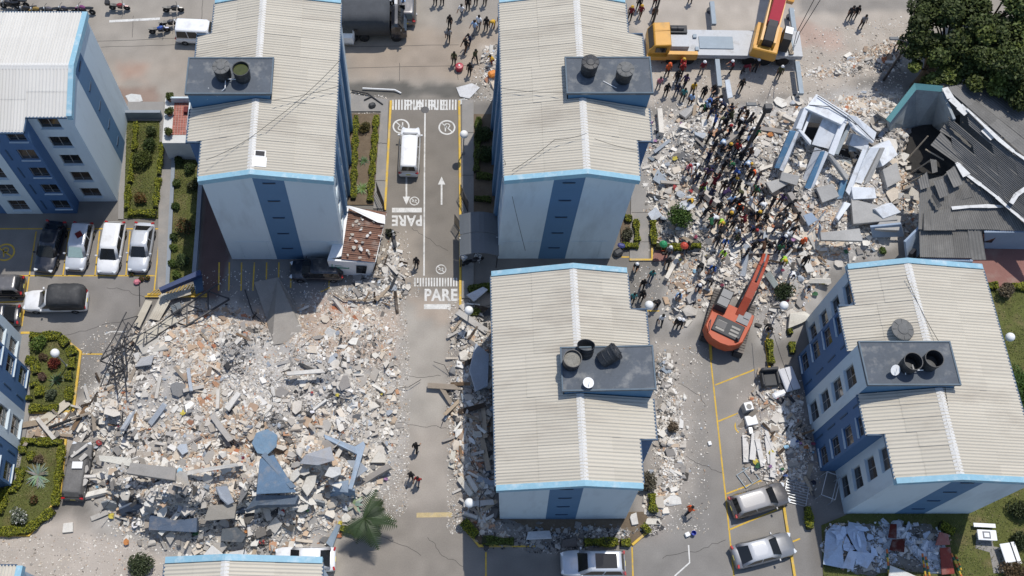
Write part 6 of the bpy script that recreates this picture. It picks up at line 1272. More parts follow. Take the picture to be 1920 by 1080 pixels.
for px, lab, w in (([(257,234),(254,285)],'yellow green hedge, upper left edge '+GA,.5), ([(252,292),(246,345)],'yellow green hedge, middle left edge '+GA,.5), ([(243,352),(240,395)],'yellow green hedge, lower left edge '+GA,.6), ([(243,402),(294,404)],'yellow green hedge along the bottom '+GA,.65), ([(306,272),(300,330)],'yellow green hedge, upper right edge '+GA,.5), ([(299,338),(293,392)],'yellow green hedge, lower right edge '+GA,.6),
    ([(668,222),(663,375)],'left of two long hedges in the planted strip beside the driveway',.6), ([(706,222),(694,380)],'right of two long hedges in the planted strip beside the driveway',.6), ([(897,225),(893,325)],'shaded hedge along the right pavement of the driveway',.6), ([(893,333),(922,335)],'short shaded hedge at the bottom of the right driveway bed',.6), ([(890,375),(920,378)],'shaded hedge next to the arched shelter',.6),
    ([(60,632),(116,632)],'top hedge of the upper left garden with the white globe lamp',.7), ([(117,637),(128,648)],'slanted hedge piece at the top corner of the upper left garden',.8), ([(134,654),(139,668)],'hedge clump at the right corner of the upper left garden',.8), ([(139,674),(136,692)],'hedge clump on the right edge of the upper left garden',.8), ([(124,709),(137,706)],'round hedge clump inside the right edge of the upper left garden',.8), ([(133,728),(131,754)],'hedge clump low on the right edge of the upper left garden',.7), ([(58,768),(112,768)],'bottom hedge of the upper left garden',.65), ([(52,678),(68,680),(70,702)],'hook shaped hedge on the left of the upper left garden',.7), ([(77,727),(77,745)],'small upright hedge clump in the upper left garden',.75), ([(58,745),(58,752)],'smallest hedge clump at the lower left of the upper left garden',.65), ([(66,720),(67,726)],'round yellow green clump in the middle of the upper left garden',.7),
    ([(44,829),(120,831)],'top hedge of the lower left garden with the agave',.65), ([(119,838),(106,950)],'long right hedge of the lower left garden',.7), ([(102,958),(52,997),(-8,998)],'bottom hedge of the lower left garden',.75), ([(45,838),(45,852)],'short hedge stub at the top left of the lower left garden',.6), ([(60,850),(62,866)],'small hedge inside the lower left garden',.6), ([(42,880),(40,902),(30,915),(14,922),(8,940),(3,965)],'winding left hedge of the lower left garden',.75),
    ([(1171,413),(1183,413)],'short top hedge of the little bed beside the tall block',.6), ([(1191,416),(1194,456)],'right hedge of the little bed beside the tall block',.55), ([(1166,464),(1195,464)],'bottom hedge of the little bed beside the tall block',.65), ([(1223,418),(1225,462)],'upright hedge right of the workers path',.6), ([(1230,466),(1278,467)],'bottom hedge right of the workers path',.6), ([(1284,466),(1312,464)],'hedge end under the red umbrella',.6),
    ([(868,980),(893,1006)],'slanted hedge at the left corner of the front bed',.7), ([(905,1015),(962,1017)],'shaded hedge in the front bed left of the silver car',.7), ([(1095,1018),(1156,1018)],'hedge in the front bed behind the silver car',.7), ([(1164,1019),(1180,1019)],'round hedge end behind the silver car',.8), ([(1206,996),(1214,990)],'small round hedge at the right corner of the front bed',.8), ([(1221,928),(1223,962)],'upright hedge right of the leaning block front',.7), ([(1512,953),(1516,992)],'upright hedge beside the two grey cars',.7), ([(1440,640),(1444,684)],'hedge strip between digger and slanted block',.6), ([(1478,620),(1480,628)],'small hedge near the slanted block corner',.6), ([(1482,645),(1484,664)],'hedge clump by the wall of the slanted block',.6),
    ([(1832,538),(1866,539)],'left of two clipped hedges at the top of the lawn',.7), ([(1888,540),(1930,540)],'right of two clipped hedges at the top of the lawn',.7), ([(1760,985),(1786,1000)],'hedge clump under the right gable corner of the slanted block',.8), ([(640,992),(668,998)],'yellow green hedge below the palm tree',.7), ([(880,550),(905,540),(930,545)],'curved dark hedge at the driveway edge',.9)):
    hedge(px, lab, w, base=HG2 if ('shaded' in lab or 'dark' in lab) else HG)  # shade painted into the leaves of shaded hedges; the dark hedge shares that tone
DG = (.036,.055,.014)
for u, v, r, lab, base, alt in ((268,300,.95,'large round olive bush in the hedged lawn',(.06,.075,.016),None), (279,275,.75,'dark round bush above the olive one in the hedged lawn',DG,None), (284,248,.55,'loose small bush at the top of the hedged lawn',(.05,.065,.02),None), (265,372,.6,'dry reddish plant in the soil ring of the hedged lawn',(.10,.07,.02),(.14,.05,.02)),
    (336,303,.5,'small bush at the top of the narrow garden',DG,None), (332,345,.4,'second small round shrub down the narrow garden kerb',(.06,.085,.02),None), (329,388,.42,'third small round shrub down the narrow garden kerb',(.05,.08,.02),None), (327,445,.42,'dark shrub low on the narrow garden kerb',DG,None), (326,466,.38,'bright shrub under the dark one on the narrow garden kerb',(.08,.11,.02),None), (325,496,.42,'last but one shrub on the narrow garden kerb',(.06,.09,.02),None), (332,516,.45,'lowest shrub of the narrow garden by the barred gate',(.07,.10,.02),None), (357,318,.6,'dark bush at the top right of the narrow garden',DG,None), (363,348,.6,'dark bush beside the block wall in the narrow garden',(.045,.05,.018),None), (347,425,.85,'reddish loose bush in the middle of the narrow garden',(.07,.065,.02),(.16,.07,.03)), (343,490,.7,'dark green bush near the bottom of the narrow garden',(.04,.06,.02),None),
    (684,240,.65,'olive bush at the top of the planted strip beside the driveway',(.065,.06,.02),(.10,.07,.02)), (905,250,.9,'dark bush in the shaded bed by the driveway',DG,None), (910,290,1.0,'second dark bush in the shaded bed by the driveway',DG,None),
    (73,645,.75,'bright big leaved bush in the upper left garden',(.075,.12,.022),(.12,.15,.03)), (102,684,.62,'dark red bush in the upper left garden',(.10,.02,.014),(.16,.04,.02)), (82,672,.4,'brownish shrub left of the dark red bush',(.08,.055,.03),None), (80,708,.45,'pinkish brown shrub below the red bush',(.11,.07,.05),None), (98,740,.5,'grey green plant low in the upper left garden',(.07,.085,.05),None),
    (72,862,.45,'dry brown shrub above the agave',(.11,.08,.05),None), (63,939,.4,'reddish seedling in the soil ring of the lower left garden',(.09,.05,.02),(.05,.07,.02)), (37,968,.75,'pale flowering bush in the lower left garden',(.10,.12,.075),(.5,.5,.46)),
    (1177,440,.6,'dusty shrub inside the little bed beside the tall block',(.06,.06,.035),None), (1277,408,1.25,'big round green bush with white sheets on it in the right rubble',(.045,.085,.016),(.07,.11,.02)), (1470,548,.95,'dark round bush in the rubble beside the globe lamp',(.022,.034,.012),None),
    (1908,735,2.3,'big round green bush at the right edge of the lawn',(.045,.085,.018),(.07,.12,.02)), (1912,958,1.0,'dark bush at the right edge near the white tables',(.035,.045,.015),None), (1915,1010,.8,'small dark bush under the right edge bush',(.035,.045,.015),None), (1900,1075,1.0,'brownish bush in the bottom right corner',(.09,.06,.03),None), (1885,545,.8,'bare brown bush at the top of the lawn',(.10,.08,.05),None), (265,1062,1.1,'dusty green bush above the left end of the bottom roof',(.05,.065,.03),None), (1215,905,.9,'twiggy grey bush against the right corner of the leaning block',(.085,.075,.05),None), (1260,800,.6,'brown twigs in the rubble right of the leaning block',(.12,.09,.06),None), (1655,470,.35,'small grass tuft by the ruined slab',(.06,.09,.02),None), (890,585,.5,'yellow green shrub in the rubble by the driveway lamp',(.09,.11,.02),None)):
    bush(u, v, r, lab, base, alt, z=.1 if ('garden' in lab or 'lawn' in lab) else None)
for u, v, lab in ((320,188,'topmost of three potted bushes on the terrace ledge'), (319,215,'middle of three potted bushes on the terrace ledge'), (317,252,'lowest of three potted bushes on the terrace ledge')):
    p = P(u, v, 2.7); o = bush(u, v, .42, lab, (.07,.085,.02), None, name='potted_bush', z=2.85); o.location = (p.x, p.y, 2.95); b = MB(); b.lathe([(.2,-.25),(.27,.05)], n=12); b.build('pot', MATS['terracotta_sheet'], o)
rosette(70, 890, 1.15, 'large grey green agave in the lower left garden', (.16,.21,.155), 34, .075)
rosette(75, 905, .6, 'small pale agave beside the large one', (.2,.24,.18), 20, .05)
rosette(104, 712, .8, 'spiky green plant below the red bush', (.06,.095,.03), 24, .05)
rosette(678, 352, .8, 'bright fern like rosette in the planted strip', (.10,.15,.035), 26, .05)
rosette(682, 300, .6, 'young palm like plant in the middle of the planted strip', (.05,.10,.03), 20, .045, up=.8)
# palm
pp = Pg(690, 985); palm = empty('palm_tree', pp, 0, 'palm tree leaning over the south east corner of the left pile', 'palm tree')
b = MB(); b.tube([(-1.4,-.3,-.1),(-.7,-.1,1.1),(-.1,0,2.4)], [.2,.17,.14], 8); b.build('trunk', mat('palm_bark', (.16,.13,.09,1), .9, .3), palm)
q = random.Random(3)
for k in range(13):
    a = -2.4+3.6*k/12+q.uniform(-.25,.25); L = q.uniform(1.5,2.5); dr = q.uniform(.5,1.2); b = MB(); mid = []
    for i in range(9): t = i/8; x = L*t; z = 2.5+.5*math.sin(t*1.6)-dr*t*t*1.3; mid.append(Vector((-.1+math.cos(a)*x, math.sin(a)*x, z)))
    s = Vector((-math.sin(a), math.cos(a), 0)); b.tube(mid, [.025-.002*i for i in range(9)], 4)
    for i in range(1,9):
        for h_ in (0,.5):
            c = mid[i-1].lerp(mid[i], h_); t = (i-1+h_)/8; ll = .75*math.sin(math.pi*min(1,t*.9+.12))+.1; d = (mid[i]-mid[i-1]).normalized()
            for sg in (-1,1): e_ = c+s*sg*ll*.8+d*ll*.5+Vector((0,0,-.25*ll)); b.add([c-d*.07, c+d*.08, e_], [(0,1,2)])
    o = b.build('frond', MATS['leaf_green_obj'], palm); f_ = q.uniform(.5,1.3); o.color = (.030*f_, .048*f_, .016*f_, 1)
o = rosette(664, 945, .9, 'pale fan of torn palm leaves at the palm foot', (.24,.27,.19), 9, .14, name='palm_leaf_fan', cat='palm leaves', group=None); 
# trees at the top right
m_bark = MATS['bark']
def tree(u, v, zc, R, label, seed, base=(.058,.076,.020), alt=(.105,.13,.028), n=24000, hr=.75):
    c = P(u, v, zc); o = empty('tree', (c.x, c.y, 0), 0, label, 'tree', 'trees at the top right corner'); g = np.random.RandomState(seed); rng = random.Random(seed)
    b = MB(); b.tube([(0,0,-.1),(.1,.05,zc*.35),(.05,.1,zc*.7)], [.32,.26,.2], 9)
    lob = []
    for i in range(38):
        d = g.randn(3); d[2] = abs(d[2])*.9-.25; d /= np.linalg.norm(d); rr_ = R*(.35+.55*g.rand()**.6); lob.append((d*np.array([1,1,hr])*rr_+np.array([0,0,zc]), R*g.uniform(.16,.33)))
    for l, r in lob[:14]: b.tube([(.05,.1,zc*.6), tuple(.5*l+np.array([0,0,zc*.32])), tuple(l)], [.11,.07,.03], 5)
    b.build('trunk', m_bark, o); C = []; K = []
    for i, (l, r) in enumerate(lob):
        k = n//len(lob); d = g.randn(k,3); d /= np.linalg.norm(d,axis=1)[:,None]; C.append(l+d*(r*g.rand(k)**.33)[:,None]*np.array([1,1,.7])); tone = g.uniform(.6,1.5); bb = np.array(base)*tone if g.rand() < .65 else np.array(alt)*tone*.9
        K.append(leaf_cols(k, bb, .4))
    C = np.concatenate(C); K = np.concatenate(K); vv, f, cc = leaf_quads(C, .15, K, .4); link('crown', np_mesh('crown', vv, [f], m_leafattr, cc), o); return o
tree(1790, 70, 5.0, 4.3, 'leftmost dark tree at the top right corner, overhanging the street', 1)
tree(1885, 120, 5.5, 4.0, 'dark tree at the right edge overhanging the broken roof', 2)
tree(1880, 10, 6.0, 4.6, 'dark tree in the very top right corner', 3)
tree(1985, 70, 6.0, 4.4, 'tree behind the right edge of the picture', 5)
tree(1748, 112, 4.0, 2.3, 'low dark tree just above the gable wall', 4, n=11000)
# grass blades on the lawns
gp = []
for key, n in (('east', 26000), ('b2', 5000), ('b1', 4000), ('a', 6000), ('c', 5000)):
    pl = wpoly(GARDENS[key]); gp.append(sample_poly(pl, n, lambda x, y: np.clip(.2+1.8*(fnoise(x, y, .6, 120)-.3), 0, 1)))
g_ = np.concatenate(gp); C = np.concatenate([g_, np.full((len(g_),1), .14)], 1); v, f, c = leaf_quads(C, .05, leaf_cols(len(C), (.12,.135,.045), .4, (.20,.17,.08), .2), .1, .5)
tag(link('grass', np_mesh('grass', v, [f], m_leafattr, c)), 'short worn grass of the lawns', 'grass', None, 'stuff')
# lamps and poles
def globe_lamp(u, v, label, h=3.1):
    c = P(u, v, h); o = empty('globe_lamp', (c.x, c.y, 0), 0, label, 'lamp', 'white globe lamps'); b = MB(); b.tube([(0,0,0),(0,0,h-.3)], .05, 8); b.lathe([(.12,0),(.12,.3),(.06,.4)], n=10); b.build('pole', m_steel, o)
    b = MB(); b.lathe([(.34*math.sin(a), -.34*math.cos(a)) for a in np.linspace(.25, math.pi-.01, 10)], n=20); b.build('globe', mat('white_globe', (.80,.80,.78,1), .35, .03, 2, 0), o, (0,0,h), smooth=True); return o
for u, v, lab in ((103,662,'white globe lamp in the upper left garden'), (870,252,'globe lamp on the right pavement of the driveway'), (879,582,'globe lamp by the white plank at the driveway edge'), (880,943,'white globe lamp at the front left corner of the leaning block'), (1217,572,'white globe lamp beside the back right corner of the leaning block'), (1470,573,'dusty globe lamp beside the dark bush in the rubble'), (1894,632,'white globe lamp on the lawn at the right edge')): globe_lamp(u, v, lab)
def pole(ub, vb, h, label, head=True, r=(.12,.07), big=False):
    c = P(ub, vb); o = empty('street_lamp' if head else 'utility_pole', c, 0, label, 'street lamp' if head else 'pole'); b = MB(); b.tube([(0,0,0),(0,0,h)], list(r), 8); b.build('pole', m_dsteel, o)
    if head: b = MB(); b.tube([(0,0,h-.05),(-.9,.2,h+.15)], .04, 6); b.build('arm', m_dsteel, o); b = MB(); b.box((-1.2,.25,h+.16),(.75,.3,.14)); me = b.mesh('lamp_head', mat('lamp_grey', (.10,.105,.11,1), .5)); bevel_mesh(me, .04); link('lamp_head', me, o)
    if big: b = MB(); b.box((.1,.1,h-.2),(.6,.5,.7)); me = b.mesh('lamp_box', m_dsteel); bevel_mesh(me, .06); link('lamp_box', me, o)
    return o
pole(1380, 318, 9.3, 'tall dark street lamp standing in the crowd on the right rubble', r=(.16,.12), big=True)
pole(1657, 150, 5.4, 'dark street lamp left of the top right trees')
pole(1722, 50, 4.5, 'thin pole in front of the top right trees', False)
pole(1222, 50, 5.5, 'thin grey pole at the front of the crane', False)
m_wire = mat('black_cable', (.02,.02,.02,1), .6, .1)
def wire(pts, label, sag=.4):
    q = [P(*p) for p in pts]; r = []
    for a, c in zip(q, q[1:]):
        for i in range(9): t = i/8; p = a.lerp(c, t); p.z -= sag*4*t*(1-t); r.append(p)
    b = MB(); b.tube(r, .018, 4); tag(b.build('overhead_cable', m_wire), label, 'cable')
wire([(386,300,14.2),(500,235,14.6),(640,110,14.0)], 'thin cable sagging diagonally over the left cream roof')
wire([(510,188,14.6),(640,160,13.6)], 'thin cable crossing the right slope of the left cream roof',.2)
wire([(938,165,13.6),(1060,173,14.4)], 'short cable to the deck of the roof beside the crane',.2)
wire([(960,320,13.6),(1040,262,14.4),(1100,250,14.6)], 'thin cable rising to the ridge of the roof beside the crane',.2)
wire([(946,300,13.5),(985,470,6)], 'cable hanging down the front wall of the tall block',.3)
wire([(1115,260,14.4),(1195,282,13.2)], 'short cable on the right slope of the roof beside the crane',.15)
wire([(1700,520,11.4),(1760,640,11.5),(1800,880,11.2)], 'long cable lying over the roof of the slanted block',.2)
wire([(1440,590,3),(1490,740,6)], 'cable strung to the wall of the slanted block',.2)
# ---------------------------------------------------------------- people
m_skin = [mat('skin_tan', (.33,.19,.12,1), .6, .08), mat('skin_brown', (.20,.105,.06,1), .6, .08)]
m_shoe = mat('dark_shoes', (.02,.018,.016,1), .7)
def person_mesh(pose, seed=0):
    "one continuous body grown over a skeleton; returns mesh and head position / heading"
    q = random.Random(seed); sw = dict(stand=(.05,-.04), walk=(.26,-.26), bend=(.10,-.10), reach=(.14,-.16), crouch=(.18,-.02), akimbo=(.02,.02))[pose]
    lean = dict(stand=.02, walk=.08, bend=.95, reach=.35, crouch=.55, akimbo=0)[pose]; ph = .94 if pose not in ('crouch',) else .48
    if pose == 'bend': ph = .88
    hip = Vector((0,0,ph)); dirv = Vector((math.sin(lean),0,math.cos(lean))); V = [hip]; Rr = [(.155,.115)]; E = []; reg = {}
    def add(p, r, par): V.append(Vector(p)); Rr.append(r if hasattr(r,'__len__') else (r,r)); E.append((par, len(V)-1)); return len(V)-1
    waist = add(hip+dirv*.20, (.135,.10), 0); chest = add(hip+dirv*.42, (.165,.115), waist); neckb = add(hip+dirv*.56, (.085,.075), chest)
    nd = Vector((math.sin(lean*.55),0,math.cos(lean*.55))); neck = add(V[neckb]+nd*.07, .055, neckb); jaw = add(V[neck]+nd*.06+Vector((.02,0,0)), .075, neck); skull = add(V[jaw]+nd*.10, .10, jaw); crown = add(V[skull]+nd*.055, .075, skull)
    nose = add(V[jaw]+nd*.05+Vector((.125*math.cos(lean*.4),0,-.125*math.sin(lean*.4))), .016, jaw)
    side = Vector((0,1,0)); regions = []
    for k, s in enumerate((1,-1)):
        sh = add(V[neckb]-dirv*.05+side*s*.17, .07, neckb)
        if pose == 'stand': el = V[sh]+Vector((.0,s*.07,-.29)); ha = el+Vector((.10,s*.0,-.25))
        elif pose == 'walk': el = V[sh]+Vector((-.12*s,s*.06,-.27)); ha = el+Vector((.10-.1*s,0,-.23))
        elif pose == 'bend': el = V[sh]+Vector((.08,s*.05,-.28)); ha = el+Vector((.12,-s*.04,-.24))
        elif pose == 'reach': el = V[sh]+Vector((.20,s*.04,-.18)); ha = el+Vector((.26,-s*.06,.02))
        elif pose == 'crouch': el = V[sh]+Vector((.18,s*.06,-.22)); ha = el+Vector((.16,-s*.08,-.14))
        else: el = V[sh]+Vector((-.06,s*.20,-.22)); ha = el+Vector((.12,-s*.17,-.14))
        e1 = add(el, .045, sh); w = add(el+(ha-el)*.92, .033, e1); d = (ha-el).normalized(); pm = add(V[w]+d*.07, (.04,.022), w)
        for j in range(4): add(V[pm]+d*(.075-.012*abs(j-1.5))+side*(.024*(j-1.5)), .0095, pm)
        add(V[w]+d*.05+side*(-s*.055)+Vector((.02,0,0)), .011, w)
        hj = add(hip+side*s*.095+Vector((0,0,-.05)), .095, 0); f = sw[k]
        if pose == 'crouch': kn = Vector((.34,s*.15,.47)); an = Vector((.10+f*.3,s*.14,.09))
        else: kn = Vector((f*.55+.03,s*.11,.49)); an = Vector((f,s*.12,.085))
        kv = add(kn, .062, hj); av = add(an, .045, kv); toe = add(an+Vector((.15,s*.02,-.045)), (.045,.035), av)
    HEADI = (jaw, skull, crown, nose)
    me = bpy.data.meshes.new('body'); me.from_pydata([tuple(v) for v in V], E, []); ob = link('tmp_body', me)
    sk = ob.modifiers.new('s','SKIN'); sk.branch_smoothing = .3; sk.use_smooth_shade = True
    for i, d in enumerate(me.skin_vertices[0].data): d.radius = Rr[i] if Rr[i][0] < .03 or i in HEADI else (Rr[i][0]*1.2, Rr[i][1]*1.25); d.use_root = (i == 0)
    sb = ob.modifiers.new('u','SUBSURF'); sb.levels = 1; sb.render_levels = 1
    bpy.context.view_layer.update(); ev = ob.evaluated_get(bpy.context.evaluated_depsgraph_get()); out = bpy.data.meshes.new_from_object(ev); bpy.data.objects.remove(ob)
    # slots by nearest bone: 0 skin 1 shirt 2 trousers 3 shoes
    segs = []
    for a, c in E:
        if c in (jaw, skull, crown, nose, neck): s_ = 0
        elif c in (waist, chest, neckb): s_ = 1
        else: s_ = None
        segs.append([a, c, s_])
    for sg in segs:
        if sg[2] is None:
            a, c = V[sg[0]], V[sg[1]]; r = Rr[sg[1]][0]
            sg[2] = 1 if r in (.07,.045) and c.z > .25 and sg[1] and Rr[sg[0]][0] in (.085,.07) else 0 if r in (.033,.04,.0095,.011) else 3 if (Rr[sg[1]] == (.045,.035)) else 2
    mi = []
    for p in out.polygons:
        c = p.center; best = (9, 0)
        for a, b_, s_ in segs:
            d = V[b_]-V[a]; t = max(0, min(1, (c-V[a]).dot(d)/max(1e-9, d.dot(d)))); dist = (c-V[a]-d*t).length-Rr[b_][0]*.4
            if dist < best[0]: best = (dist, s_)
        mi.append(best[1])
    out.materials.clear()
    for _ in range(4): out.materials.append(m_shoe)
    out.polygons.foreach_set('material_index', mi); out.polygons.foreach_set('use_smooth', [True]*len(out.polygons)); out.name = 'body'; out.update()
    return out, V[skull].copy(), lean*.55
POSES = {k: person_mesh(k, i) for i, k in enumerate(('stand','walk','bend','reach','crouch','akimbo'))}
b = MB(); b.lathe([(.15,-.005),(.138,.008),(.118,.01),(.112,.05),(.08,.10),(.03,.12)], n=14); hat_me = b.mesh('hard_hat', mat('hat_plastic', src='obj', rough=.4, var=.03, var2=0), True)
b = MB(); b.lathe([(.106,-.07),(.112,-.02),(.108,.04),(.075,.09),(.025,.105)], n=14); hair_me = b.mesh('hair', mat('hair', src='obj', rough=.8, var=.15), True)
CM = {}
CLO = dict(black=(20,20,24), navy=(28,36,62), dark=(42,42,46), grey=(120,122,126), white=(222,222,222), lightblue=(150,178,212), blue=(50,84,150), maroon=(112,30,40), red=(150,40,38), orange=(210,92,45), yellow=(196,154,48), lime=(150,190,60), green=(40,92,60), teal=(60,120,120), purple=(66,48,84), pink=(190,120,130), brown=(92,66,48), olive=(70,72,46), jeans=(58,74,104), khaki=(140,122,92))
def cloth(n):
    if n not in CM: CM[n] = mat('cloth_'+n, C8(*CLO[n]), .9, .12, 5, .1, 20)
    return CM[n]
def person(u, v, yaw, pose, shirt, trous, hat, label, group='rescue workers and helpers', hair=None, up=0):
    p = Pg(u, v); me, hp, tl = POSES[pose]; q = random.Random(int(u*131+v*17))
    e = empty('person', (p.x, p.y, gz(p.x, p.y)+(.10 if gz(p.x, p.y) > .2 else .01)+up), yaw, label, 'person', group); s = q.uniform(.95,1.05); e.scale = (s, s, s)
    bd = link('body', me, e)
    for i, m in enumerate((m_skin[q.randrange(2)], cloth(shirt), cloth(trous), m_shoe)):
        bd.material_slots[i].link = 'OBJECT'; bd.material_slots[i].material = m
    if hat: h = link('hard_hat', hat_me, e, hp+Vector((.0,0,.03)), (0, tl, 0)); h.color = tuple(lin(k/255) for k in CLO[hat])+(1,)
    else: h = link('hair', hair_me, e, hp+Vector((-.012,0,.012)), (0, tl, 0)); h.color = hair or (.012,.01,.008,1)
    return e
R_ = random.Random(77)
A = lambda a: D_(a)
